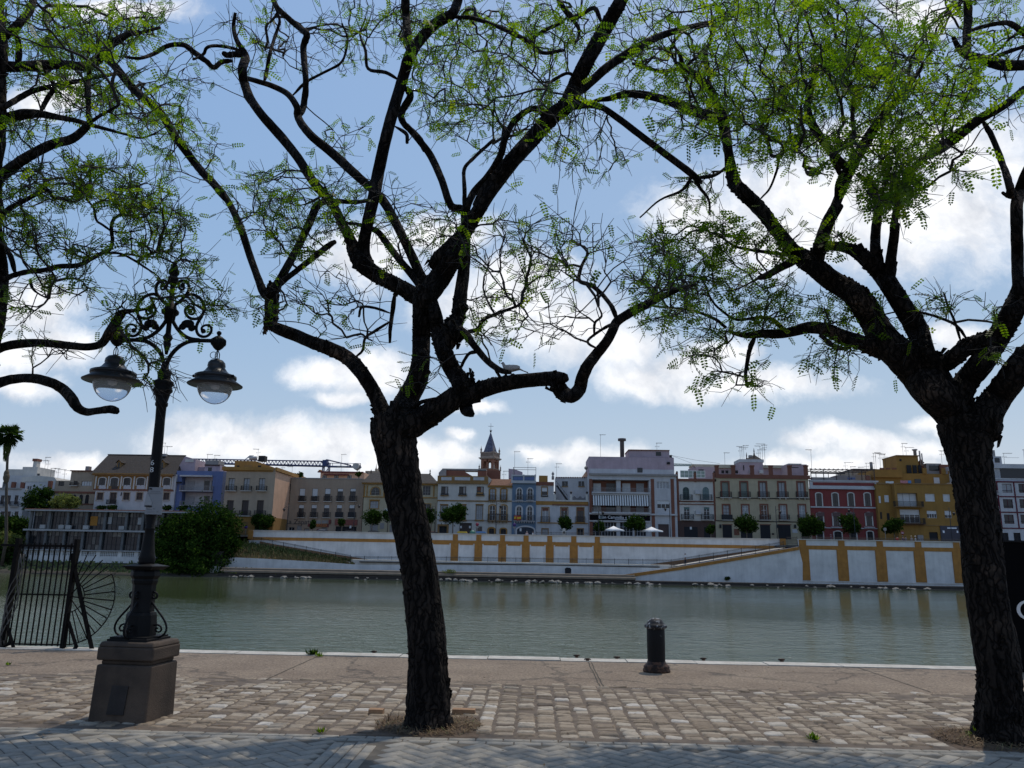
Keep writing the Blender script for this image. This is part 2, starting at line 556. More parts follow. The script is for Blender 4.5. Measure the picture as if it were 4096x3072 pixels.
def cobbles():
    n = 8
    u = np.sign(np.linspace(-1, 1, n)) * np.abs(np.linspace(-1, 1, n)) ** .7
    gx, gy = np.meshgrid(u, u)
    prof = (1 - np.abs(gx) ** 7) * (1 - np.abs(gy) ** 7)
    quad = np.array([[j * n + i, j * n + i + 1, (j + 1) * n + i + 1, (j + 1) * n + i] for j in range(n - 1) for i in range(n - 1)])
    V = []; Fc = []; T = []
    k = 0
    x = -10.5
    while x < 10.5:
        cw = random.uniform(.15, .24)
        y = Y_PAVE + .08 + random.uniform(0, .1)
        drift = random.uniform(-.02, .02)
        while y < Y_COB - .02:
            ln = random.uniform(.10, .17)
            cx, cy = x + cw / 2 + drift * math.sin(y * 3 + x), y + ln / 2
            skip = any(abs(cx - t[0].x) < t[1] and abs(cy - t[0].y) < t[2] for t in TREES_AT)
            if not skip and not (random.random() < .02):
                hx, hy = cw / 2 - random.uniform(-.002, .006), ln / 2 - random.uniform(-.002, .005)
                h = random.uniform(.005, .013); z0 = random.uniform(-.006, .005)
                if cy > Y_COB - .5 and random.random() < .4: z0 -= .02
                wx = rng.normal(0, .10, (n, n)) * hx * .35; wy = rng.normal(0, .10, (n, n)) * hy * .35
                ang = random.gauss(0, .05)
                sx = gx * hx * (1 - .16 * np.abs(gy) ** 3 * random.random()) + wx; sy = gy * hy * (1 - .16 * np.abs(gx) ** 3 * random.random()) + wy
                X = cx + sx * math.cos(ang) - sy * math.sin(ang); Yc = cy + sx * math.sin(ang) + sy * math.cos(ang)
                Z = z0 - .02 + (h + .02) * prof ** .3 + rng.normal(0, .0016, (n, n)) + gx * random.gauss(0, .004) + gy * random.gauss(0, .004)
                V.append(np.stack([X, Yc, Z], -1).reshape(-1, 3)); Fc.append(quad + k * n * n)
                T.append(np.full(n * n, min(1, max(0, random.gauss(.52, .24)))))
                k += 1
            y += ln
        x += cw
    return np_mesh('cobbled_strip', np.concatenate(V), np.concatenate(Fc), M_COB, col=np.concatenate(T), smooth=True, kind='structure')


cobbles()
# a bed of grey brown mortar between the cobbles
MB().add([(-70, Y_PAVE, -.002), (70, Y_PAVE, -.002), (70, Y_COB - .02, -.002), (-70, Y_COB - .02, -.002)], [(0, 1, 2, 3)]).build(
    'mortar_bed', MAT('mortar', (.125, .094, .068), .95, .5, 5, .5, 60), kind='structure')

# --- grey block paving, herringbone with straight courses at the border
M_BLOCK = tinted('grey_paving', [(0, (.21, .192, .16)), (.5, (.265, .243, .205)), (1, (.33, .305, .26))], .85, 22, .35, .22, .004)


def paving():
    V = []; Fc = []; T = []
    k = 0
    c = .004

    def blk(cx, cy, l, w, ang):
        nonlocal k
        hl, hw = l / 2 - .0045, w / 2 - .0045
        z = random.gauss(0, .0016)
        tilt = (random.gauss(0, .0015), random.gauss(0, .0015))
        ca, sa = math.cos(ang), math.sin(ang)
        vs = []
        for (ax, ay, dz) in ((hl, hw, -.012), (hl - c, hw - c, 0)):
            for sx, sy in ((-1, -1), (1, -1), (1, 1), (-1, 1)):
                px_, py_ = sx * ax, sy * ay
                vs.append((cx + px_ * ca - py_ * sa, cy + px_ * sa + py_ * ca, z + dz + px_ * tilt[0] + py_ * tilt[1]))
        V.append(np.array(vs))
        Fc.append(np.array([[4, 5, 6, 7], [0, 1, 5, 4], [1, 2, 6, 5], [2, 3, 7, 6], [3, 0, 4, 7]]) + k * 8)
        T.append(np.full(8, min(1, max(0, random.gauss(.5, .14)))))
        k += 1
    # border: two straight rows along the cobbles
    L, Wd = .25, .1
    for r in range(2):
        x = -8 + .1 * r
        while x < 8:
            blk(x + L / 2, Y_PAVE - Wd / 2 - r * Wd, L, Wd, 0); x += L
    yb = Y_PAVE - 2 * Wd
    # the double course that runs away from the river
    bx = G(1440, 2955).x; bw = .42
    for q in range(4):
        y = yb - random.uniform(0, .2)
        while y > 3.6:
            blk(bx - bw / 2 + Wd * (q + .5) + .01, y - L / 2, L, Wd, PI / 2); y -= L
    # herringbone either side, turned 45 degrees
    l, w = .24, .12
    s = w
    for side in (-1, 1):
        for i in range(-70, 70):
            for j in range(-70, 70):
                # each cell of the lattice: pairs of blocks
                m = (i - j) % 4
                if m == 0: a, u0, v0 = 0, i + 1, j + .5       # lies along u
                elif m == 3: a, u0, v0 = PI / 2, i + .5, j + 1
                else: continue
                u, v = u0 * s, v0 * s
                ang = rad(45) if side > 0 else rad(45)
                X = bx + (u * math.cos(ang) - v * math.sin(ang)); Yc = 5.6 + (u * math.sin(ang) + v * math.cos(ang))
                if abs(X) > 8 or Yc > yb - .06 or Yc < 3.6: continue
                if side > 0 and X < bx + bw / 2 + .07: continue
                if side < 0 and X > bx - bw / 2 - .07: continue
                blk(X, Yc, l, w, ang + a)
    return np_mesh('pavement', np.concatenate(V), np.concatenate(Fc), M_BLOCK, col=np.concatenate(T), kind='structure')


paving()
MB().add([(-70, -40, -.0095), (70, -40, -.0095), (70, Y_PAVE, -.0095), (-70, Y_PAVE, -.0095)], [(0, 1, 2, 3)]).build('pavement_bed', MAT('dark_joint', (.035, .033, .030), .95, .3, 9, .3), kind='structure')

# --- soil and dry litter in the tree pits
M_SOIL = MAT('soil', (.09, .058, .035), .95, .5, 7, .8, 60)
M_LITTER = tinted('dry_litter', [(0, (.08, .048, .026)), (.6, (.15, .095, .05)), (.9, (.22, .16, .09)), (1, (.10, .12, .04))], .9, 20, 0, .2)


def litter(name, c, rx, ry, n, h):
    V = []; T = []
    for i in range(n):
        a = random.uniform(0, 2 * PI); q = math.sqrt(random.random())
        p = Vector((c.x + rx * q * math.cos(a), c.y + ry * q * math.sin(a), .004 + random.random() * h))
        d = Vector((random.gauss(0, 1), random.gauss(0, 1), random.gauss(0, .35))).normalized() * random.uniform(.02, .06)
        s_ = d.cross(Vector((0, 0, 1))).normalized() * random.uniform(.0025, .006)
        V += [p - d - s_, p + d - s_ * .4, p + d + s_ * .4, p - d + s_]
        T += [random.random()] * 4
    f = np.arange(len(V)).reshape(-1, 4)
    o = np_mesh(name, np.array([tuple(v) for v in V]), f, M_LITTER, col=np.array(T))
    o['kind'] = 'stuff'
    return o


for (c, hx, hy) in TREES_AT:
    MB().add([(c.x - hx, c.y - hy, .0), (c.x + hx, c.y - hy, .0), (c.x + hx, c.y + hy, .0), (c.x - hx, c.y + hy, .0)], [(0, 1, 2, 3)]).build('soil', M_SOIL, kind='structure')
    tag(litter('dry_grass', c, hx * 1.0, hy * 1.0, 1500, .03), 'dry grass and bark litter around the foot of a tree', 'litter')
# edging stones of the middle tree pit
c = TREES_AT[0][0]
for (qx, qy, w_, lab) in ((1300, 655, .15, 'worn ochre kerb stone left of the middle tree trunk'), (1945, 655, .24, 'ochre brick edging laid right of the middle tree trunk')):
    a = GR('q3', qx, qy)
    MB().box(a.x - w_ / 2, a.x + w_ / 2, a.y - .05, a.y + .05, -.01, .05).build('edging_stone', MAT('ochre_stone', (.33, .19, .10), .9, .35, 8, .5), loc=(a.x, a.y, 0), label=lab, cat='kerb stone')

V = []; T = []
for _ in range(900):                    # fallen leaflets and crumbs, thicker along the joints and the tree pits
    x, y = random.uniform(-8, 8), random.choice((random.uniform(5, Y_PAVE), random.uniform(Y_PAVE - .15, Y_PAVE + .25), random.uniform(Y_PAVE, Y_COB), random.uniform(Y_COB, Y_EDGE)))
    a = random.uniform(0, PI); l = random.uniform(.008, .024); w = l * .4; d = Vector((math.cos(a), math.sin(a), random.gauss(0, .15))) * l; n_ = Vector((-math.sin(a), math.cos(a), random.gauss(0, .2))) * w; p = Vector((x, y, .016 if y < Y_COB else .006))
    V += [p - d, p + n_, p + d, p - n_]; T += [random.random()] * 4
tag(np_mesh('leaf_litter', np.array([tuple(v) for v in V]), np.arange(len(V)).reshape(-1, 4), M_LITTER, col=np.array(T), kind='stuff'), 'scattered fallen leaflets on the paving and cobbles', 'litter')
# ------------------------------------------------------------------ trees of the near bank
def m_bark():
    m, nt, b = nodes_of('bark')
    c = coords(nt)
    f1 = noise(nt, c, 2.2, 5, .6)
    n1 = noise(nt, coords(nt, (1, 1, .13)), 26, 5, .65, .4)
    n2 = noise(nt, coords(nt, (1, 1, .4)), 60, 4, .6)
    cc = ramp(nt, f1, [(.35, (.011, .008, .0065)), (.58, (.024, .018, .014)), (.70, (.09, .06, .042))])
    cc = mul(nt, cc, ramp(nt, n1, [(.38, g(.35)), (.55, g(1.1))]))
    nt.links.new(cc, b.inputs['Base Color'])
    b.inputs['Roughness'].default_value = .95
    b.inputs['Specular IOR Level'].default_value = .15
    # plates parted by long cracks
    wv = N(nt, 'ShaderNodeVectorMath', operation='MULTIPLY_ADD'); wn = N(nt, 'ShaderNodeTexNoise'); wn.inputs['Scale'].default_value = 7
    nt.links.new(c, wn.inputs['Vector']); nt.links.new(wn.outputs['Color'], wv.inputs[0]); wv.inputs[1].default_value = (.16, .16, .03)
    nt.links.new(coords(nt, (1, 1, .11)), wv.inputs[2])
    vo = N(nt, 'ShaderNodeTexVoronoi', feature='DISTANCE_TO_EDGE'); vo.inputs['Scale'].default_value = 17; nt.links.new(wv.outputs[0], vo.inputs['Vector'])
    ck = ramp(nt, vo.outputs['Distance'], [(0, g(0)), (.12, g(.75)), (.4, g(1))])
    cc = mul(nt, cc, ramp(nt, vo.outputs['Distance'], [(0, g(.12)), (.10, g(.8)), (.3, g(1.25))]))
    nt.links.new(cc, b.inputs['Base Color'])
    a = N(nt, 'ShaderNodeMath', operation='MULTIPLY_ADD', i_1=.25); nt.links.new(n2, a.inputs[0]); nt.links.new(ck, a.inputs[2])
    bump(nt, b, a.outputs[0], 1.0, .03)
    return m


def m_leaf(name, stops, trans, gloss=0.0):
    m, nt, b = nodes_of(name)
    nt.nodes.remove(b)
    out = nt.nodes['Material Output']
    a = N(nt, 'ShaderNodeAttribute', attribute_name='tint')
    cc = ramp(nt, a.outputs['Fac'], stops)
    d = N(nt, 'ShaderNodeBsdfDiffuse'); t = N(nt, 'ShaderNodeBsdfTranslucent'); gl = N(nt, 'ShaderNodeBsdfGlossy'); gl.inputs['Roughness'].default_value = .4
    hs = N(nt, 'ShaderNodeHueSaturation'); hs.inputs['Hue'].default_value = .503; hs.inputs['Saturation'].default_value = 1.1; hs.inputs['Value'].default_value = 3.0
    nt.links.new(cc, hs.inputs['Color'])
    nt.links.new(cc, d.inputs['Color']); nt.links.new(hs.outputs[0], t.inputs['Color'])
    x = N(nt, 'ShaderNodeMixShader', i_0=trans); nt.links.new(d.outputs[0], x.inputs[1]); nt.links.new(t.outputs[0], x.inputs[2])
    x2 = N(nt, 'ShaderNodeMixShader', i_0=gloss); nt.links.new(x.outputs[0], x2.inputs[1]); nt.links.new(gl.outputs[0], x2.inputs[2])
    nt.links.new(x2.outputs[0], out.inputs['Surface'])
    return m


M_BARK = m_bark()
M_TWIG = MAT('twig', (.020, .016, .013), .9, .35, 8, 0)
M_LEAF = m_leaf('locust_leaf', [(0, (.022, .045, .006)), (.4, (.046, .083, .009)), (.75, (.085, .125, .012)), (1, (.14, .17, .02))], .62, .02)


def leaves_mesh(name, pos, size, parent, mat, nl=5):
    "pinnate leaves: pairs of oval leaflets along a thin stalk"
    n = len(pos)
    # template: leaf along +x, unit length
    q = []
    for k in range(nl):
        t = .2 + .75 * k / (nl - 1)
        l = .25 * (1 - .25 * abs(t - .5)); w = .085
        for sgn in (-1, 1):
            b0 = np.array([t, 0, -.12 * t * t]); d = np.array([.30, sgn * .95, -.05 * sgn * sgn]); d /= np.linalg.norm(d)
            sx = np.array([d[1], -d[0], 0])
            q += [b0, b0 + d * l * .55 + sx * w, b0 + d * l, b0 + d * l * .55 - sx * w]
    b0 = np.array([1.0, 0, -.12]); q += [b0, b0 + [.12, .06, -.03], b0 + [.23, 0, -.06], b0 + [.12, -.06, -.03]]
    q += [np.array([0, -.008, 0]), np.array([1, -.006, -.12]), np.array([1, .006, -.12]), np.array([0, .008, 0])]
    T = np.array(q); m = len(T)
    az = rng.uniform(0, 2 * PI, n); pt = rng.normal(-.35, .5, n); rl = rng.normal(0, .55, n)
    ca, sa, cp, sp, cr, sr = np.cos(az), np.sin(az), np.cos(pt), np.sin(pt), np.cos(rl), np.sin(rl)
    ex = np.stack([ca * cp, sa * cp, sp], -1)
    ey0 = np.stack([-sa, ca, np.zeros(n)], -1)
    ez0 = np.cross(ex, ey0)
    ey = ey0 * cr[:, None] + ez0 * sr[:, None]
    ez = np.cross(ex, ey)
    s_ = (size * rng.uniform(.6, 1.25, n))[:, None, None]
    curl = rng.uniform(-.4, 1.6, n)[:, None, None]
    Vx = T[None, :, 0:1] * ex[:, None] + T[None, :, 1:2] * ey[:, None] + T[None, :, 2:3] * curl * ez[:, None]
    V = np.asarray(pos)[:, None] + Vx * s_
    f = np.arange(n * m).reshape(-1, 4)
    tint = np.clip(np.repeat(rng.normal(.5, .2, n), m) + rng.normal(0, .05, n * m), 0, 1)
    return np_mesh(name, V.reshape(-1, 3), f, mat, parent, col=tint)


def seg_mesh(name, A, B, ra, rb, parent, mat, n=3):
    "straight tapered pieces between A and B, all at once"
    A = np.asarray(A); B = np.asarray(B)
    d = B - A; L = np.linalg.norm(d, axis=1, keepdims=True); L[L < 1e-9] = 1e-9; d = d / L
    ref = np.where(np.abs(d[:, 2:3]) > .9, np.array([[1.0, 0, 0]]), np.array([[0, 0, 1.0]]))
    u = np.cross(d, ref); u /= np.linalg.norm(u, axis=1, keepdims=True)
    w = np.cross(d, u)
    k = len(A)
    V = np.zeros((k, 2, n, 3))
    for j in range(n):
        a = 2 * PI * j / n
        o_ = u * math.cos(a) + w * math.sin(a)
        V[:, 0, j] = A + o_ * np.asarray(ra)[:, None]
        V[:, 1, j] = B + o_ * np.asarray(rb)[:, None]
    base = (np.arange(k) * 2 * n)[:, None, None]
    q = np.array([[j, (j + 1) % n, n + (j + 1) % n, n + j] for j in range(n)])[None]
    return np_mesh(name, V.reshape(-1, 3), (base + q).reshape(-1, 4), mat, parent, smooth=True)


def catmull(p, k):
    p = np.asarray(p, float)
    e = np.vstack([2 * p[0] - p[1], p, 2 * p[-1] - p[-2]])
    out = []
    for i in range(1, len(e) - 2):
        for t in np.linspace(0, 1, k, endpoint=False):
            a, b, c, d = e[i - 1], e[i], e[i + 1], e[i + 2]
            out.append(.5 * (2 * b + (c - a) * t + (2 * a - 5 * b + 4 * c - d) * t * t + (3 * b - a - 3 * c + d) * t ** 3))
    out.append(e[-2])
    return np.array(out)


def make_tree(label, Y0, trunk, limbs, blobs, leafsize=.15, dens=.6):
    """trunk and limbs: (crop, [(x, y, radius px)...], change of depth along it in metres)
    blobs: (crop, cx, cy, rx, ry, number of twig tips, share with leaves, depth from, depth to)"""
    base = None
    mb = MB()
    nx = []; nd = []; n3 = []; nr = []; nl_ = []            # sampled nodes of the limbs
    for li, (c, pts, dd) in enumerate([trunk] + limbs):
        s = CROP[c][2]
        sp = [(*px(c, x, y), r * s) for x, y, r in pts]
        if li == 0: ys = Y0
        else:
            dist = np.hypot(np.array(nx)[:, 0] - sp[0][0], np.array(nx)[:, 1] - sp[0][1])
            # prefer the thickest limb that passes here
            near = np.where(dist < max(dist.min() + 25, 30))[0]
            j = near[np.argmin(dist[near] - 6 * np.minimum(1, np.array(nr)[near] * 8))]
            ys = nd[j]
        k = len(sp)
        ph = random.uniform(0, 6)
        raw = []
        for i, (x, y, r) in enumerate(sp):
            t = i / (k - 1)
            yd = ys + dd * (t ** 1.15) + (.10 * math.sin(ph + 2.3 * i) * min(1, i) if li else 0)
            p = P(x, y, yd)
            raw.append((p.x, p.y, p.z, r * mpp(x, y, yd), x, y))
        cm = catmull(raw, 5 if li else 8)
        rr = np.maximum(cm[:, 3], .004)
        if li == 0:
            base = Vector((cm[0, 0], cm[0, 1], 0))
            z = cm[:, 2]
        nn = 28 if rr[0] > .12 else (16 if rr[0] > .05 else 9)
        ph2 = [random.uniform(0, 6) for _ in range(5)]

        def jit(i, j, rr=rr, nn=nn, ph2=ph2, li=li):
            a = 2 * PI * j / nn
            if nn < 12: return 1 + random.gauss(0, .05)
            kk = .05 * math.sin(3 * a + ph2[0] + i * .16) + .04 * math.sin(7 * a + ph2[1] - i * .21) + .028 * math.sin(11 * a + ph2[2] + i * .3)
            return 1 + kk + random.gauss(0, .018)
        ends = [Vector(q[:3]) for q in cm]
        rl = rr.tolist()
        if li and nl_[j] == (nl_[j + 1] if j + 1 < len(nl_) else -1):   # springs from inside a thicker limb: no blunt shoulder
            for q_, f_ in enumerate((.5, .72, .9)): rl[q_] *= f_
        mb.tube(ends, rl, nn, True, True, jit)
        for q, r_ in zip(cm, rr):
            nx.append((q[4], q[5])); nd.append(q[1]); n3.append(q[:3]); nr.append(r_); nl_.append(li)
    root = empty('locust_tree', base, label, 'tree', 'locust trees along the quay')
    # bark flakes standing off the rim of the thick parts
    for i in range(1, len(n3) - 1):
        if nr[i] > .075 and nr[i + 1] > .05 and i + 2 < len(n3) and (nl_[i] or i > 10) and nl_[i - 1] == nl_[i] == nl_[i + 2]:
            t = Vector(n3[i + 1]) - Vector(n3[i])
            if t.length > .5 or t.length < 1e-4: continue
            t.normalize(); u = t.orthogonal().normalized(); w0 = t.cross(u)
            for _ in range(9):
                a = random.uniform(0, 2 * PI); r_ = nr[i]
                o_ = u * math.cos(a) + w0 * math.sin(a); w = t.cross(o_)
                p = Vector(n3[i]) + o_ * (r_ * .97) + t * random.uniform(-.12, .12)
                h = random.uniform(.03, .12); ww = random.uniform(.008, .022); out = random.uniform(0, .014)
                if t.z < 0: h = -h
                mb.add([p - w * ww - o_ * .02, p + w * ww - o_ * .02, p + w * ww * .7 + o_ * out + t * h, p - w * ww * .7 + o_ * out + t * h,
                        p - o_ * .03 + t * h * 1.2], [(0, 1, 2, 3), (3, 2, 4), (0, 3, 4), (1, 4, 2)])
    mb.build('trunk', M_BARK, root)
    # ---- twigs reach for points spread through the crown, nearest first
    A = []; lf = []
    for (c, cx, cy, rx, ry, n, share, d0, d1) in blobs:
        if px(c, cx, cy)[1] < 620: d1 += 2.2
        if c == 'R1' and cx < 900: n *= .62
        for _ in range(int(n * (.55 if n > 80 else .85))):
            a = random.uniform(0, 2 * PI); q = math.sqrt(random.random())
            x, y = px(c, cx + rx * q * math.cos(a), cy + ry * q * math.sin(a))
            p = P(x, y, Y0 + random.uniform(d0, d1))
            A.append(tuple(p)); lf.append(random.random() < share)
    A = np.array(A); lf = np.array(lf)
    pos = [np.array(p) for p in n3]; par = [-1] * len(pos); rad_ = list(nr)
    plen = [0.0] * len(pos)
    NP = np.array(n3); NR = np.array(nr)
    D = np.full(len(A), 1e9); J = np.zeros(len(A), int)
    for i in range(0, len(NP), 400):
        dm = np.linalg.norm(A[:, None] - NP[None, i:i + 400], axis=2) + np.minimum(NR[None, i:i + 400], .08) * 3
        k = dm.argmin(1); v = dm[np.arange(len(A)), k]
        up = v < D; D[up] = v[up]; J[up] = k[up] + i
    alive = np.ones(len(A), bool)
    tips = []
    for _ in range(len(A)):
        i = int(np.where(alive, D, 1e9).argmin())
        alive[i] = False
        j = int(J[i])
        a = pos[j]; b = A[i]; L = np.linalg.norm(b - a)
        m = 2 if L < .25 else (3 if L < .6 else 5)
        off = rng.normal(0, .06 * L, 3); off2 = rng.normal(0, .045 * L, 3)
        prev = j; new = []
        for t in range(1, m + 1):
            f = t / m
            p = a + (b - a) * f + off * math.sin(PI * f) + off2 * math.sin(2 * PI * f) + np.array([0, 0, .05 * L * math.sin(PI * f)])
            pos.append(p); par.append(prev); rad_.append(0); prev = len(pos) - 1; new.append(prev); plen.append(plen[j] + L * f)
        tips.append((prev, lf[i]))
        PP = np.array([pos[q] for q in new])
        dm = np.linalg.norm(A[:, None] - PP[None], axis=2) + .45 * np.array([plen[q] for q in new])[None]
        k = dm.argmin(1); v = dm[np.arange(len(A)), k]
        up = v < D; D[up] = v[up]; J[up] = np.array(new)[k][up]
    # pipe model radii
    n0 = len(n3)
    area = np.zeros(len(pos)); ex = 2.35
    for t, _ in tips: area[t] += .0042 ** ex
    for i in range(len(pos) - 1, n0 - 1, -1):
        if area[i] == 0: area[i] = .0042 ** ex
        if par[i] >= n0: area[par[i]] += area[i]
    tr = np.minimum(area ** (1 / ex), .021)
    sa, sb, ra, rb = [], [], [], []
    for i in range(n0, len(pos)):
        p_ = par[i]
        r0 = tr[i] * 1.12 if p_ < n0 else min(tr[p_], tr[i] * 1.25)
        sa.append(pos[p_]); sb.append(pos[i]); ra.append(r0); rb.append(tr[i])
    lp = []
    for t, leafy in tips:
        p = pos[t]
        d = p - pos[par[t]]; d = d / (np.linalg.norm(d) + 1e-6)
        for _ in range(random.choice((1, 2, 2, 3))):
            e = d + rng.normal(0, .55, 3); e /= np.linalg.norm(e)
            L = random.uniform(.10, .36)
            q1 = p + e * L * .5; e2 = e + rng.normal(0, .3, 3) + np.array([0, 0, .1]); e2 /= np.linalg.norm(e2)
            q2 = q1 + e2 * L * .5
            sa += [p, q1]; sb += [q1, q2]; ra += [.0040, .0032]; rb += [.0032, .0022]
            if leafy:
                for f in (.3, .7, 1.0):
                    if random.random() < dens:
                        w = p + (q1 - p) * min(1, f * 2) if f <= .5 else q1 + (q2 - q1) * (f - .5) * 2
                        lp.append(w)
        if leafy:
            lp.append(p + rng.normal(0, .03, 3))
            if random.random() < dens: lp.append((p + pos[par[t]]) / 2)
    seg_mesh('twigs', sa, sb, ra, rb, root, M_TWIG, 4)
    leaves_mesh('leaves', np.array(lp), leafsize, root, M_LEAF)
    print('tree', label[:20], len(A), 'tips', len(lp), 'leaves')
    return root


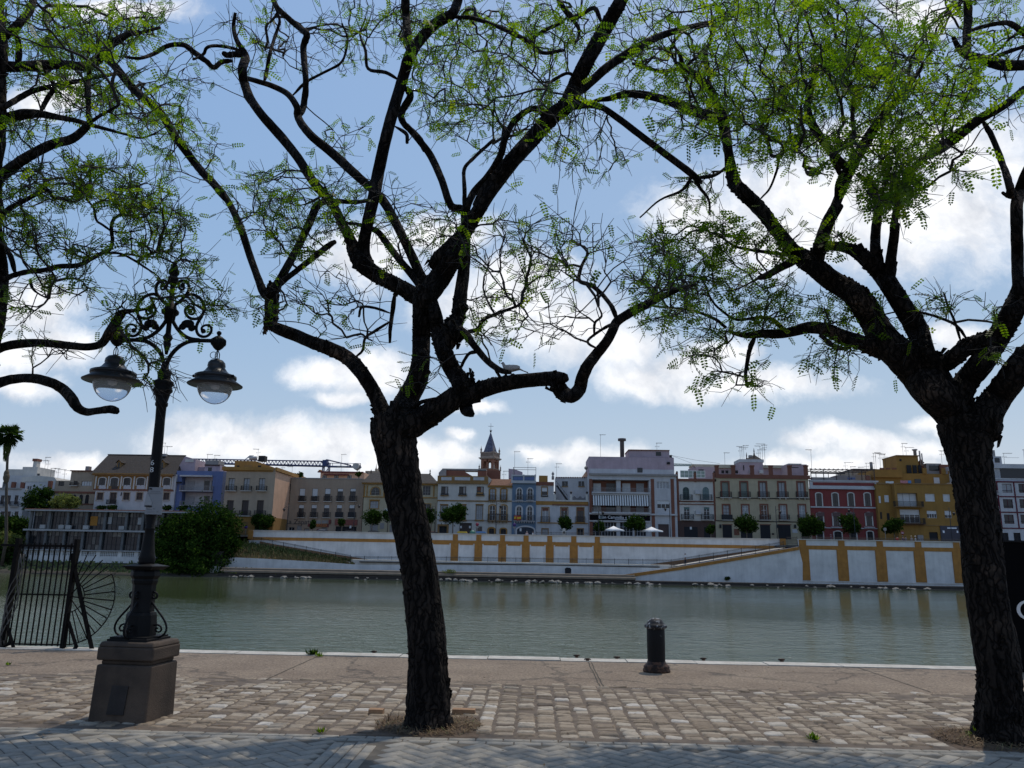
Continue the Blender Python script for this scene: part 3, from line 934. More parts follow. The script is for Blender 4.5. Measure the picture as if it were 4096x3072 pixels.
# --- the middle tree
T1_trunk = ('F', [(925, 1574, 57), (926, 1550, 50), (928, 1510, 46), (924, 1420, 42), (912, 1300, 39), (897, 1190, 39), (878, 1095, 39), (864, 1010, 42), (853, 950, 47), (848, 905, 48)], .12)
T1_limbs = [
    # left limb with its two risers
    (6, [(545, 1060, 85), (490, 960, 52), (440, 850, 42), (370, 735, 42), (280, 640, 42), (165, 580, 40), (60, 540, 37), (-20, 503, 36), (-110, 470, 34), (-178, 440, 30)], .55),
    ('C5', [(205, 945, 30), (214, 890, 30), (216, 835, 32), (218, 785, 30), (216, 745, 24)], .1),
    ('C5', [(214, 800, 26), (180, 772, 21), (150, 700, 17), (115, 605, 16), (72, 475, 16), (24, 370, 15), (-30, 290, 15)], .5),
    ('L1', [(1830, 1625, 32), (1740, 1500, 31), (1650, 1410, 31), (1570, 1310, 31), (1480, 1190, 32), (1400, 1080, 34), (1330, 960, 33), (1230, 850, 34), (1100, 740, 33), (1020, 650, 33), (930, 540, 30), (845, 455, 26), (800, 380, 20), (790, 260, 14)], .5),
    ('C5', [(220, 760, 22), (240, 735, 19), (272, 680, 18), (335, 565, 17), (390, 450, 18), (430, 368, 17), (500, 352, 12), (600, 356, 10), (665, 348, 8)], .9),
    ('C5', [(240, 745, 17), (275, 715, 14), (340, 665, 13), (425, 598, 14), (480, 555, 14), (505, 540, 11)], -.3),
    # middle limb
    (6, [(560, 1060, 90), (580, 990, 80), (632, 885, 66), (690, 765, 60), (712, 650, 53), (714, 520, 53), (718, 400, 54), (722, 300, 60), (735, 240, 55)], .15),
    (6, [(715, 300, 55), (650, 255, 48), (560, 205, 44), (460, 155, 46), (375, 90, 50), (335, 30, 45), (310, -30, 40)], .4),
    (7, [(1345, 1490, 45), (1290, 1410, 34), (1205, 1245, 26), (1140, 1120, 25), (1045, 1010, 25), (955, 870, 25), (850, 740, 26), (760, 640, 24), (690, 540, 23), (660, 460, 24), (648, 390, 24), (665, 330, 23), (660, 290, 17), (620, 225, 13), (600, 150, 11), (610, 70, 8)], .8),
    (7, [(655, 305, 18), (610, 300, 17), (565, 305, 16), (548, 296, 14)], -.1),
    ('L1', [(1960, 440, 14), (1900, 395, 13), (1750, 370, 13), (1670, 385, 13), (1640, 440, 12), (1560, 480, 9)], -.4),
    ('L1', [(1880, 490, 20), (1790, 500, 20), (1725, 545, 20), (1660, 490, 22), (1570, 425, 23), (1480, 362, 21), (1350, 372, 18), (1250, 430, 16), (1130, 470, 13), (1010, 460, 11)], -.7),
    (7, [(1350, 1480, 45), (1318, 1400, 36), (1338, 1250, 32), (1378, 1080, 33), (1402, 950, 33), (1440, 780, 32), (1482, 620, 31), (1540, 420, 30), (1572, 315, 32), (1630, 220, 30), (1720, 130, 28), (1805, 80, 27), (1840, 10, 25), (1860, -80, 22)], -.6),
    (7, [(1580, 290, 25), (1562, 180, 22), (1554, 90, 21), (1552, 0, 21), (1550, -80, 18)], .3),
    (7, [(1825, 95, 14), (1920, 100, 11), (2020, 130, 10), (2120, 165, 9), (2212, 215, 8)], .5),
    # the second limb from the fork, crossing behind
    (7, [(1680, 1590, 40), (1640, 1530, 28), (1580, 1400, 26), (1520, 1280, 25), (1440, 1130, 24), (1370, 1050, 24), (1280, 970, 24), (1150, 850, 24), (1040, 760, 23), (980, 690, 22), (955, 640, 21), (950, 590, 19), (900, 520, 16), (820, 477, 15), (740, 452, 14), (660, 430, 13)], 1.0),
    (7, [(970, 640, 19), (990, 570, 18), (1000, 450, 17), (990, 330, 18), (987, 255, 18), (1005, 190, 19), (960, 150, 17), (890, 90, 16), (840, 40, 15), (812, -20, 14)], .4),
    (7, [(770, 450, 12), (785, 390, 11), (800, 300, 10), (830, 200, 9), (855, 120, 8), (840, 60, 7)], .5),
    (7, [(930, 525, 9), (1000, 455, 8), (1100, 400, 7), (1200, 340, 7), (1230, 220, 6), (1200, 130, 5)], -.5),
    # big right limb
    (6, [(722, 360, 48), (742, 285, 60), (785, 212, 64), (845, 130, 61), (905, 40, 52), (960, -40, 48)], -.2),
    (7, [(1700, 1480, 52), (1790, 1385, 46), (1870, 1300, 41), (1940, 1190, 38), (2015, 1070, 37), (2105, 950, 35), (2215, 805, 33)], -.5),
    (8, [(0, 1520, 48), (130, 1360, 55), (270, 1190, 58), (430, 1020, 60), (570, 860, 58), (680, 770, 60), (740, 640, 58), (800, 500, 55), (880, 350, 55), (970, 190, 53), (1050, 50, 50), (1120, -80, 46)], -.6),
    (8, [(740, 700, 38), (860, 600, 34), (1000, 480, 32), (1200, 350, 30), (1380, 260, 26), (1560, 205, 20), (1750, 160, 14)], .6),
    (8, [(700, 790, 36), (820, 770, 28), (940, 795, 22), (1080, 890, 24), (1250, 1020, 24), (1440, 1165, 25), (1580, 1270, 26), (1640, 1322, 24), (1665, 1345, 14)], .5),
    ('S', [(2775, 705, 10), (2800, 752, 7), (2835, 800, 5), (2840, 860, 3)], .3), ('S', [(2770, 700, 9), (2730, 760, 6), (2640, 800, 4), (2560, 870, 3)], -.2), ('S', [(2785, 712, 10), (2860, 700, 7), (2930, 650, 5)], .3),
    (8, [(560, 860, 40), (430, 800, 22), (300, 880, 24), (230, 1000, 22), (200, 1130, 20)], .3),
    (8, [(760, 600, 16), (690, 540, 12), (580, 590, 12), (520, 640, 9)], -.4),
    (8, [(930, 160, 18), (880, 60, 16), (780, 110, 16), (720, 130, 22), (640, 40, 20), (600, -40, 16)], .6),
    (8, [(700, 120, 16), (760, 200, 14), (765, 260, 12), (738, 320, 8)], -.2),
    (8, [(660, 160, 14), (520, 220, 14), (440, 270, 12), (400, 310, 10)], .2),
    (8, [(660, 370, 12), (500, 390, 14), (420, 320, 14), (300, 260, 14), (150, 190, 14), (0, 140, 14)], .7),
    # lower right fork
    (6, [(545, 1065, 85), (640, 1035, 82), (720, 995, 74), (830, 930, 66), (930, 860, 64)], -.25),
    (6, [(930, 880, 64), (955, 800, 58), (905, 715, 50), (862, 630, 48), (830, 550, 44), (812, 460, 40), (795, 370, 38), (775, 290, 34)], .3),
    (6, [(850, 600, 40), (890, 520, 44), (905, 450, 46), (938, 370, 40), (952, 250, 35), (966, 130, 33), (976, 20, 31), (978, -60, 28)], .5),
    ('C5', [(1074, 900, 34), (1086, 780, 29), (1100, 650, 25), (1106, 520, 22), (1104, 400, 22), (1042, 372, 18), (1000, 255, 17), (950, 145, 17), (900, 75, 16), (840, 5, 14)], .6),
    ('C5', [(1108, 420, 20), (1122, 365, 17), (1152, 305, 17), (1215, 235, 17), (1275, 130, 16), (1290, 20, 12)], -.3),
    ('C5', [(1104, 400, 12), (1106, 300, 10), (1104, 205, 9), (1150, 150, 8), (1240, 68, 8)], .4),
    ('C5', [(905, 745, 22), (862, 690, 18), (802, 620, 16), (742, 540, 16), (700, 490, 13), (620, 460, 8), (555, 452, 7)], .8),
    (6, [(900, 560, 40), (900, 470, 60), (930, 500, 45), (945, 520, 20)], -.1),
    (6, [(930, 890, 66), (1010, 852, 54), (1100, 812, 49), (1250, 778, 43), (1400, 765, 42), (1500, 760, 42), (1560, 755, 30)], -.5),
    (6, [(980, 900, 40), (985, 945, 38), (1010, 965, 22)], -.1),
    (6, [(1515, 770, 40), (1530, 815, 46), (1560, 850, 44), (1605, 862, 40), (1650, 822, 40), (1667, 750, 37), (1692, 690, 35), (1742, 620, 32), (1800, 550, 29), (1842, 480, 28), (1872, 422, 28), (1955, 368, 26), (2055, 320, 24), (2130, 280, 19), (2215, 240, 15), (2330, 200, 10)], -.5),
    (6, [(1870, 415, 17), (1842, 340, 14), (1790, 270, 13), (1720, 210, 13), (1648, 180, 12), (1660, 100, 10), (1700, 20, 8)], .5),
    (6, [(1850, 432, 12), (1780, 470, 9), (1710, 520, 8), (1700, 550, 8), (1750, 580, 6)], -.4),
    (6, [(1735, 510, 8), (1740, 430, 8), (1780, 390, 6), (1760, 330, 5)], -.2),
    (6, [(960, 470, 32), (1010, 540, 22), (1058, 600, 20), (1110, 660, 18), (1180, 710, 17), (1240, 722, 12)], -.5),
    (6, [(1050, 600, 14), (1000, 610, 10), (970, 650, 10), (948, 695, 9)], .3),
    (6, [(980, 485, 16), (1050, 465, 13), (1080, 412, 12), (1150, 380, 11), (1230, 350, 9), (1300, 325, 7)], -.4),
    (6, [(1215, 720, 9), (1215, 770, 9)], 0), (6, [(1140, 690, 9), (1190, 765, 9)], 0),
    (6, [(560, 260, 16), (545, 370, 13), (532, 470, 11), (530, 545, 8)], .2),
    (6, [(600, 190, 16), (560, 270, 15)], .1),
    (6, [(530, 372, 8), (440, 342, 8), (365, 338, 8), (348, 392, 7)], .3),
    (6, [(535, 420, 9), (440, 480, 9), (385, 520, 8), (370, 590, 8), (330, 630, 6)], -.3),
    (6, [(640, 950, 14), (700, 905, 13), (760, 885, 11), (850, 870, 8)], -.3),
    (7, [(1510, 440, 10), (1440, 400, 10), (1345, 380, 9), (1330, 280, 8), (1300, 190, 6), (1330, 100, 5)], .4),
    (7, [(1545, 480, 20), (1578, 530, 20), (1530, 620, 20), (1540, 680, 18), (1620, 760, 18), (1660, 830, 17)], .4),
    (7, [(1495, 700, 9), (1555, 740, 11), (1560, 790, 9)], -.1),
]
T1_blobs = [('S', 2800, 740, 130, 70, 26, .7, .2, 1.4),
    ('F', 745, 300, 45, 35, 16, .9, .2, .9), ('F', 660, 420, 130, 70, 80, .8, -.3, 1.2), ('F', 800, 440, 110, 70, 50, .6, -.3, 1.0),
    ('F', 560, 430, 90, 60, 45, .7, -.2, 1.0), ('F', 640, 500, 120, 50, 60, .75, -.5, .8), ('F', 700, 640, 80, 55, 30, .55, -.8, .2),
    ('F', 900, 480, 90, 60, 28, .45, -.3, .8), ('F', 400, 320, 80, 70, 55, .85, .3, 1.8), ('F', 360, 240, 80, 90, 50, .75, .3, 2.0),
    ('F', 470, 110, 120, 80, 60, .35, -.2, 1.6), ('F', 560, 60, 90, 60, 40, .3, .2, 1.6), ('F', 700, 110, 110, 70, 45, .15, .2, 1.4),
    ('F', 780, 50, 110, 50, 55, .6, -.5, 1.2), ('F', 930, 50, 120, 55, 80, .85, -1.2, .8), ('F', 1060, 90, 110, 70, 80, .75, -1.2, 1.0),
    ('F', 1000, 170, 110, 70, 80, .75, -1.4, .6), ('F', 1000, 250, 100, 50, 60, .7, -1.4, .4), ('F', 1130, 180, 80, 80, 60, .8, -1.4, .6),
    ('F', 1200, 60, 90, 60, 70, .85, -1.8, .3), ('F', 1230, 260, 80, 60, 50, .8, -2.0, 0), ('F', 1100, 320, 70, 60, 26, .5, -1.2, .3), ('F', 1280, 330, 80, 60, 26, .55, -1.8, 0),
    ('F', 1050, 510, 110, 45, 40, .6, -1.2, .3), ('F', 1130, 560, 100, 50, 34, .6, -1.2, 0), ('F', 1170, 520, 110, 60, 36, .5, -1.3, .2),
    ('F', 1270, 560, 110, 70, 45, .25, -1.6, -.3), ('F', 1420, 600, 80, 60, 55, .5, -2.0, -.5), ('F', 1440, 660, 60, 40, 35, .8, -1.8, -.5), ('F', 1230, 690, 70, 45, 24, .15, -1.4, -.3),
    ('F', 1080, 710, 90, 40, 30, .3, -1.2, 0), ('F', 1070, 650, 80, 40, 24, .55, -1.0, .2), ('F', 920, 800, 50, 50, 10, .6, -.6, .2), ('F', 580, 660, 50, 40, 20, .5, -.2, .7),
    ('F', 770, 690, 70, 70, 26, .12, -.2, .6), ('F', 880, 560, 60, 50, 16, .3, 0, .8),
    # out of the picture: the top of the crown
    ('S', 1500, -450, 1300, 420, 40, .8, -2.6, 4.6), ('S', 2300, -420, 700, 300, 20, .85, -2.8, 4.6)]
T1 = make_tree('middle of the three quay trees, its whole dark trunk standing in a cobble pit', TREES_AT[0][0].y, T1_trunk, T1_limbs, T1_blobs, .13, .38)

# --- the right tree
T2_trunk = ('S', [(4020, 2985, 125), (4010, 2950, 108), (4004, 2890, 92), (3996, 2760, 80), (3985, 2640, 78), (3955, 2430, 75), (3936, 2242, 73), (3922, 2122, 73), (3900, 2000, 73), (3884, 1880, 76), (3872, 1790, 84), (3868, 1720, 100), (3866, 1690, 102)], .1)
T2_limbs = [
    ('R1', [(1905, 1130, 118), (1825, 1030, 104), (1710, 930, 98), (1625, 830, 92), (1545, 740, 86), (1445, 640, 76), (1382, 540, 70), (1312, 430, 66), (1250, 370, 60), (1150, 310, 56), (1060, 240, 54), (995, 190, 52), (935, 150, 40), (880, 75, 36), (815, 0, 32)], .5),
    ('R3', [(1277, 1918, 56), (1190, 1812, 52), (1110, 1705, 54), (1045, 1640, 56), (960, 1560, 56), (885, 1475, 50), (850, 1340, 44), (830, 1200, 36), (805, 1050, 42), (780, 940, 44), (740, 850, 34), (692, 740, 34), (620, 660, 34), (535, 580, 28), (470, 535, 22), (440, 440, 14), (380, 350, 10)], .6),
    ('R3', [(690, 730, 18), (678, 640, 17), (668, 540, 16), (650, 420, 15), (690, 320, 12), (700, 180, 10), (690, 40, 9)], .5),
    ('R3', [(800, 970, 48), (740, 955, 42), (610, 910, 40), (455, 850, 38), (310, 800, 34), (150, 765, 31), (0, 757, 28), (-120, 790, 22), (-230, 808, 15), (-340, 850, 9), (-420, 880, 5)], .3),
    ('R3', [(480, 545, 18), (400, 560, 16), (290, 575, 15), (180, 545, 14), (60, 510, 12)], -.4),
    ('R3', [(520, 860, 12), (520, 760, 10), (490, 640, 10), (420, 530, 9), (360, 400, 8)], -.4),
    ('R3', [(480, 540, 12), (560, 470, 13), (650, 400, 12)], .3),
    ('R1', [(940, 185, 28), (920, 205, 24), (850, 243, 21), (785, 280, 19), (745, 292, 13)], -.2),
    ('R1', [(925, 170, 12), (850, 160, 11), (700, 138, 9), (610, 118, 7), (520, 60, 6), (420, 20, 5)], .4),
    ('R1', [(1050, 230, 46), (1072, 150, 38), (1092, 80, 35), (1130, -20, 33), (1180, -110, 33)], -.3),
    ('R4', [(20, 700, 38), (62, 520, 37), (130, 350, 37), (192, 200, 38), (235, 110, 36), (290, 0, 32)], -.3),
    ('R2', [(705, 1600, 50), (762, 1450, 52), (825, 1330, 46), (905, 1200, 44), (1000, 1040, 40), (1100, 900, 32), (1200, 780, 26), (1320, 640, 18), (1400, 520, 12)], -.6),
    ('R2', [(785, 1360, 40), (700, 1280, 35), (630, 1190, 32), (560, 1100, 33), (485, 965, 33), (468, 840, 28), (520, 610, 20), (540, 480, 17), (600, 395, 14), (640, 380, 9)], .4),
    ('R2', [(450, 990, 22), (400, 920, 20), (340, 870, 16), (270, 780, 12)], .2),
    ('R2', [(530, 350, 12), (490, 250, 11), (450, 130, 10), (430, 0, 9)], .4),
    ('R2', [(750, 1440, 22), (700, 1350, 20), (655, 1270, 16)], -.2),
    ('R1', [(1800, 1000, 90), (1690, 800, 72), (1660, 705, 54), (1625, 585, 56), (1562, 480, 52), (1482, 360, 50), (1420, 270, 50), (1350, 200, 42), (1285, 150, 34), (1210, 122, 28), (1130, 117, 24), (1080, 125, 18)], .1),
    ('R1', [(1412, 245, 40), (1388, 150, 30), (1388, 50, 26), (1400, -40, 25)], -.2),
    ('R4', [(410, 900, 36), (410, 760, 34), (432, 600, 32), (432, 460, 30), (405, 340, 28), (360, 270, 24), (270, 200, 18)], -.3),
    ('R1', [(1465, 320, 42), (1473, 200, 29), (1488, 90, 26), (1497, 0, 25)], -.4),
    ('R4', [(535, 1000, 36), (560, 800, 33), (576, 600, 31), (608, 430, 29), (650, 300, 29), (705, 195, 29), (800, 85, 27), (900, 28, 26), (1000, -20, 25)], -.5),
    ('R2', [(1400, 1280, 40), (1600, 1150, 45), (1850, 965, 38), (2050, 855, 30), (2215, 715, 25)], -.5),
    ('R2', [(1880, 980, 22), (1950, 1100, 22), (2030, 1300, 24), (2090, 1480, 28), (2110, 1580, 32)], -.3),
    ('R1', [(1690, 850, 55), (1730, 785, 46), (1790, 762, 45), (1855, 708, 45), (1925, 660, 42), (2010, 638, 36)], -.4),
    ('R1', [(1830, 1010, 85), (1855, 930, 70), (1905, 850, 62), (1962, 780, 62), (2022, 690, 60), (2082, 600, 58), (2150, 480, 56), (2192, 390, 52), (2212, 330, 48)], -.6),
    ('R4', [(1630, 1290, 42), (1608, 1150, 44), (1600, 900, 44), (1592, 650, 44), (1590, 450, 46), (1620, 320, 42), (1670, 180, 36), (1750, 40, 30)], -.3),
    ('R4', [(1590, 420, 30), (1550, 340, 27), (1520, 260, 24), (1485, 160, 22), (1440, 20, 20)], .2),
    ('R4', [(1570, 400, 14), (1520, 385, 16), (1475, 355, 13)], -.1),
    ('R2', [(2210, 530, 40), (2060, 530, 42), (1950, 505, 38), (1850, 470, 34), (1740, 440, 32), (1680, 380, 22), (1640, 300, 16)], .2),
    ('R2', [(1750, 440, 34), (1750, 300, 33), (1760, 130, 32), (1755, 0, 30), (1750, -100, 26)], .3),
    ('R2', [(1770, 250, 16), (1880, 215, 17), (2000, 190, 18), (2100, 190, 22), (2215, 270, 26)], .2),
    ('R2', [(1930, 490, 18), (2050, 430, 17), (2215, 375, 15)], .1),
    ('R1', [(1985, 1190, 110), (2000, 1060, 82), (2065, 950, 72), (2140, 850, 70), (2200, 770, 72), (2290, 690, 66), (2400, 560, 60), (2450, 380, 55), (2470, 150, 48), (2440, -60, 40)], -.9),
    # low limb to the left
    ('R1', [(1460, 690, 60), (1400, 690, 46), (1310, 652, 42), (1205, 622, 40), (1110, 580, 35), (1020, 570, 32), (930, 590, 28), (850, 602, 26), (760, 602, 23), (690, 612, 18), (620, 604, 12), (575, 588, 8)], .6),
    ('R1', [(720, 620, 17), (692, 690, 13), (675, 780, 11), (668, 845, 9), (680, 900, 7)], -.1),
    ('R1', [(880, 590, 14), (850, 550, 12), (800, 515, 10), (720, 515, 9), (620, 525, 8), (540, 478, 7), (480, 415, 6), (430, 300, 5)], .3),
    ('R1', [(560, 570, 9), (500, 522, 9), (400, 482, 8), (330, 466, 7), (200, 455, 6), (100, 440, 5)], .2),
    ('R1', [(1230, 690, 12), (1160, 672, 13), (1080, 610, 11)], -.2),
    ('R1', [(1900, 640, 9), (1840, 560, 8), (1760, 520, 8), (1640, 485, 7), (1520, 480, 5), (1420, 500, 4)], .3),
    ('R1', [(1860, 640, 9), (1830, 540, 7), (1790, 450, 6), (1770, 380, 5)], -.3),
    ('R2', [(640, 1290, 8), (590, 1330, 9), (560, 1360, 8), (535, 1385, 8)], 0),
    ('R2', [(330, 1120, 14), (280, 1180, 13), (240, 1260, 11), (215, 1380, 10), (160, 1520, 9), (90, 1600, 7)], -.3),
    ('R2', [(470, 1110, 14), (400, 1110, 15), (330, 1120, 14)], -.2)]
T2_blobs = [
    ('S', 2750, 120, 380, 180, 260, .95, -1.6, 1.2), ('S', 3150, 150, 340, 230, 320, .97, -2.0, .8), ('S', 2650, 330, 260, 160, 130, .9, -1.0, 1.0),
    ('S', 3000, 350, 350, 170, 250, .97, -1.8, .8), ('S', 3450, 150, 330, 200, 300, .97, -2.4, .4), ('S', 3600, 330, 330, 170, 260, .97, -2.4, .2), ('S', 3350, 450, 350, 140, 220, .97, -2.2, .4),
    ('S', 3900, 130, 220, 160, 110, .85, -2.6, .2), ('S', 2850, 520, 250, 100, 90, .9, -1.4, .6), ('S', 3200, 590, 260, 80, 70, .85, -1.6, .2), ('S', 3560, 600, 190, 90, 90, .97, -2.2, -.4), ('S', 3550, 760, 140, 90, 70, .97, -2.0, -.6), ('S', 3590, 700, 80, 110, 30, .97, -2.0, -.6),
    ('S', 3760, 540, 120, 60, 24, .9, -2.4, -.8), ('S', 3870, 660, 110, 60, 8, .9, -2.4, -1), ('S', 3960, 420, 140, 120, 26, .8, -2.6, -.8),
    ('R1', 330, 100, 260, 130, 90, .85, 0, 1.2), ('R1', 560, 60, 150, 100, 60, .9, 0, 1.0), ('R1', 780, 160, 150, 120, 50, .85, -.4, .8), ('R1', 450, 290, 250, 110, 90, .9, .1, 1.1),
    ('R1', 800, 420, 250, 110, 100, .9, 0, 1.0), ('R1', 300, 380, 180, 80, 60, .9, .3, 1.2), ('R1', 640, 530, 260, 70, 70, .85, 0, 1.0), ('R1', 420, 660, 170, 110, 50, .8, .1, 1.0), ('R1', 640, 820, 160, 110, 45, .8, .1, .9), ('R1', 1180, 500, 100, 100, 30, .85, 0, .7),
    ('R1', 1160, 710, 160, 60, 34, .8, -.2, .6), ('R1', 1420, 520, 90, 120, 20, .6, 0, .6), ('R1', 1780, 460, 130, 90, 20, .6, -.5, .3), ('R1', 1580, 640, 60, 60, 10, .7, -.2, .4), ('R1', 2030, 500, 80, 60, 10, .8, -.8, 0), ('R1', 2070, 700, 60, 60, 8, .7, -.8, -.2), ('R1', 150, 120, 120, 80, 30, .6, .4, 1.2),
    ('R1', 870, 60, 100, 70, 20, .8, -.2, .5), ('R1', 1180, 80, 70, 50, 16, .85, -.5, .3),
    ('S', 3400, -350, 1000, 380, 28, .9, -3.2, 4.8), ('S', 4500, 200, 350, 700, 70, .85, -2.6, .6)]
T2 = make_tree('right hand quay tree with the thick leaning trunk before the black hoarding', TREES_AT[1][0].y, T2_trunk, T2_limbs, T2_blobs, .155, .30)

# --- the left tree: trunk outside the frame, limbs reach in
T3_base = G(-330, 2935)
T3_trunk = ('S', [(-330, 2945, 110), (-320, 2880, 90), (-290, 2600, 75), (-230, 2250, 70), (-180, 1950, 68), (-140, 1750, 66), (-110, 1600, 60), (-80, 1500, 56)], .1)
T3_limbs = [
    ('S', [(-100, 1560, 60), (-60, 1400, 46), (-30, 1300, 40), (-12, 1180, 34), (-4, 1080, 30), (-20, 950, 28), (-40, 800, 26)], .2),
    ('S', [(-110, 1620, 50), (-70, 1560, 26), (0, 1530, 20), (60, 1516, 18), (130, 1514, 18), (200, 1530, 19), (250, 1556, 20), (285, 1592, 20), (310, 1630, 18), (345, 1647, 15), (392, 1643, 14), (440, 1638, 16), (464, 1643, 15)], -.5),
    ('S', [(-90, 1500, 40), (-50, 1420, 26), (0, 1393, 18), (60, 1378, 18), (150, 1372, 16), (240, 1378, 16), (338, 1387, 15), (392, 1381, 15), (416, 1363, 16), (434, 1333, 17), (458, 1297, 18), (482, 1261, 17), (502, 1247, 11), (560, 1240, 6), (620, 1230, 4)], .6),
    ('L2', [(-25, 715, 22), (30, 690, 20), (100, 662, 18), (200, 640, 17), (300, 630, 17), (400, 606, 17), (515, 600, 16), (600, 560, 13), (680, 516, 13), (732, 490, 12), (746, 430, 12), (740, 380, 12), (742, 320, 11), (770, 280, 10), (830, 265, 8), (920, 290, 6)], .6),
    ('L2', [(690, 518, 10), (800, 522, 8), (900, 572, 8), (960, 612, 7), (1040, 665, 5), (1070, 700, 4)], .3),
    ('L2', [(780, 540, 8), (840, 525, 7), (880, 530, 7), (960, 545, 6), (1060, 545, 6), (1160, 590, 5)], .4),
    ('L2', [(735, 370, 9), (680, 330, 8), (640, 300, 8), (622, 220, 8), (600, 190, 7), (575, 150, 7), (600, 60, 5)], -.3),
    ('L2', [(745, 370, 7), (800, 385, 6), (880, 375, 5), (940, 365, 4)], .4),
    ('L2', [(100, 650, 18), (72, 545, 17), (35, 480, 15), (5, 400, 14), (0, 320, 10)], .4),
    ('L2', [(-20, 285, 22), (20, 255, 18), (80, 212, 17), (180, 160, 15), (280, 100, 14), (302, 60, 12), (285, 10, 8), (260, -40, 6)], -.2),
    ('L2', [(285, 95, 12), (325, 105, 12), (355, 150, 12), (420, 160, 11), (490, 178, 9), (545, 150, 6), (600, 90, 5)], .3),
    ('L2', [(200, 690, 12), (215, 750, 9), (260, 790, 6), (320, 820, 5)], -.3),
    ('L2', [(250, 740, 6), (330, 715, 5), (430, 770, 5), (540, 800, 4)], .2),
    ('S', [(-60, 1300, 40), (-30, 800, 32), (-20, 730, 24), (30, 684, 21), (90, 640, 20), (150, 604, 19), (215, 574, 18), (278, 560, 17), (318, 535, 16), (348, 505, 14), (362, 484, 10)], -.3),
    ('L1', [(715, 1000, 18), (712, 900, 18), (715, 800, 18), (714, 650, 17), (722, 545, 15)], .4),
    ('L1', [(730, 990, 15), (790, 945, 14), (850, 910, 13), (960, 848, 9)], -.3),
    ('S', [(-40, 850, 34), (-20, 500, 32), (0, 478, 22), (50, 466, 20), (100, 456, 20), (158, 456, 15), (223, 468, 12), (297, 481, 10), (347, 495, 9), (421, 515, 7), (495, 535, 5), (560, 552, 4), (620, 535, 4)], .4),
    ('L1', [(-10, 890, 25), (50, 855, 24), (150, 795, 23), (250, 740, 22), (400, 700, 19), (550, 670, 17), (700, 640, 15), (850, 610, 13), (945, 588, 10)], .6),
    ('L1', [(325, 905, 20), (380, 800, 19), (430, 720, 18), (420, 660, 14), (375, 600, 12), (350, 550, 10)], .3),
    ('S', [(-30, 700, 40), (-20, 500, 38), (-15, 340, 36), (0, 272, 24), (74, 268, 20), (150, 262, 19), (225, 258, 18), (297, 263, 17), (347, 266, 17), (382, 243, 18), (416, 213, 17), (436, 183, 15), (476, 158, 14), (520, 134, 11), (570, 129, 7), (640, 110, 5)], .5),
    ('S', [(-15, 340, 34), (0, 180, 28), (-10, 40, 24), (0, -100, 20)], .2),
    ('S', [(20, 150, 22), (80, 90, 16), (120, 40, 14), (140, -40, 12)], .4),
    ('S', [(70, 280, 14), (75, 180, 12), (50, 110, 9)], -.3)]
T3_blobs = [
    ('S', 130, 100, 220, 130, 150, .9, -1.4, 1.2), ('S', 420, 110, 230, 110, 150, .8, -1.0, 1.2), ('S', 330, 190, 200, 70, 80, .85, -1.0, 1.0), ('S', 200, 300, 180, 60, 40, .75, -.8, .8), ('S', 560, 80, 120, 90, 50, .55, -.4, 1.2),
    ('S', 420, 330, 160, 70, 60, .75, -.5, 1.0), ('S', 330, 390, 130, 60, 40, .7, -.6, .8), ('S', 130, 520, 120, 50, 34, .8, -.6, .6), ('S', 420, 430, 120, 60, 40, .7, -.4, .8), ('S', 620, 470, 120, 70, 45, .8, -.2, 1.0),
    ('S', 100, 740, 120, 90, 60, .45, -.6, .8), ('S', 250, 720, 130, 100, 60, .55, -.6, .8), ('S', 420, 720, 150, 90, 80, .75, -.4, 1.0), ('S', 560, 800, 120, 80, 70, .75, -.3, 1.0), ('S', 640, 870, 130, 70, 50, .55, -.2, 1.0),
    ('S', 90, 900, 110, 70, 50, .6, -.4, .6), ('S', 170, 980, 120, 60, 30, .3, -.4, .6), ('S', 330, 1000, 90, 40, 28, .6, -.3, .6), ('S', 590, 960, 120, 60, 50, .75, -.2, .9), ('S', 270, 1130, 120, 60, 36, .65, -.4, .4), ('S', 70, 1200, 80, 90, 20, .5, -.5, .3),
    ('S', 740, 1080, 90, 80, 34, .6, .2, 1.0), ('S', 620, 1180, 120, 60, 34, .5, .2, .9), ('S', 830, 1200, 90, 70, 26, .5, .2, .9), ('S', 560, 1350, 140, 80, 30, .45, .2, .8), ('S', 640, 1500, 90, 90, 24, .35, .2, .8), ('S', 200, 1400, 120, 50, 14, .3, -.4, .4), ('S', 480, 1230, 60, 50, 16, .75, .2, .6),
    ('S', -400, 400, 350, 700, 60, .8, -2, 1.2), ('S', 200, -350, 700, 300, 30, .85, -2.4, 4.6)]
T3 = make_tree('left quay tree, trunk outside the picture, bare crooked limbs reaching in behind the street lamp', T3_base.y, T3_trunk, T3_limbs, T3_blobs, .13, .36)
# ------------------------------------------------------------------ far bank: walls, ramps, promenade
YW = 136.0      # upper retaining wall
YP = 130.0      # outer edge of the promenade
ZST = 4.35       # street above the wall
zc = lambda y, Y, x=1000, c=3: W(c, x, y, Y).z
Z_PROM = zc(1300, YP)
Z_LOW = zc(1388, YP)
M_WHITE = MAT('whitewash', (.57, .555, .525), .9, .2, .45, .1, 20, streak=.09)
M_WHITE2 = MAT('white_paint', (.56, .56, .54), .8, .08, 2, 0)
M_OCHRE = MAT('ochre_paint', (.34, .155, .032), .9, .2, 1.2, .1, 20, streak=.12)
M_BROWNW = MAT('brown_ochre_paint', (.20, .105, .05), .9, .25, 1.2, .1, 20)
M_CONC = MAT('pale_concrete', (.48, .44, .38), .9, .25, .8, .1, 20)
M_IRON = MAT('dark_iron', (.018, .019, .022), .6, .3, 6, 0, spec=.25)
M_STEP = MAT('brown_step_stone', (.035, .028, .022), .9, .35, 1.5, .2)
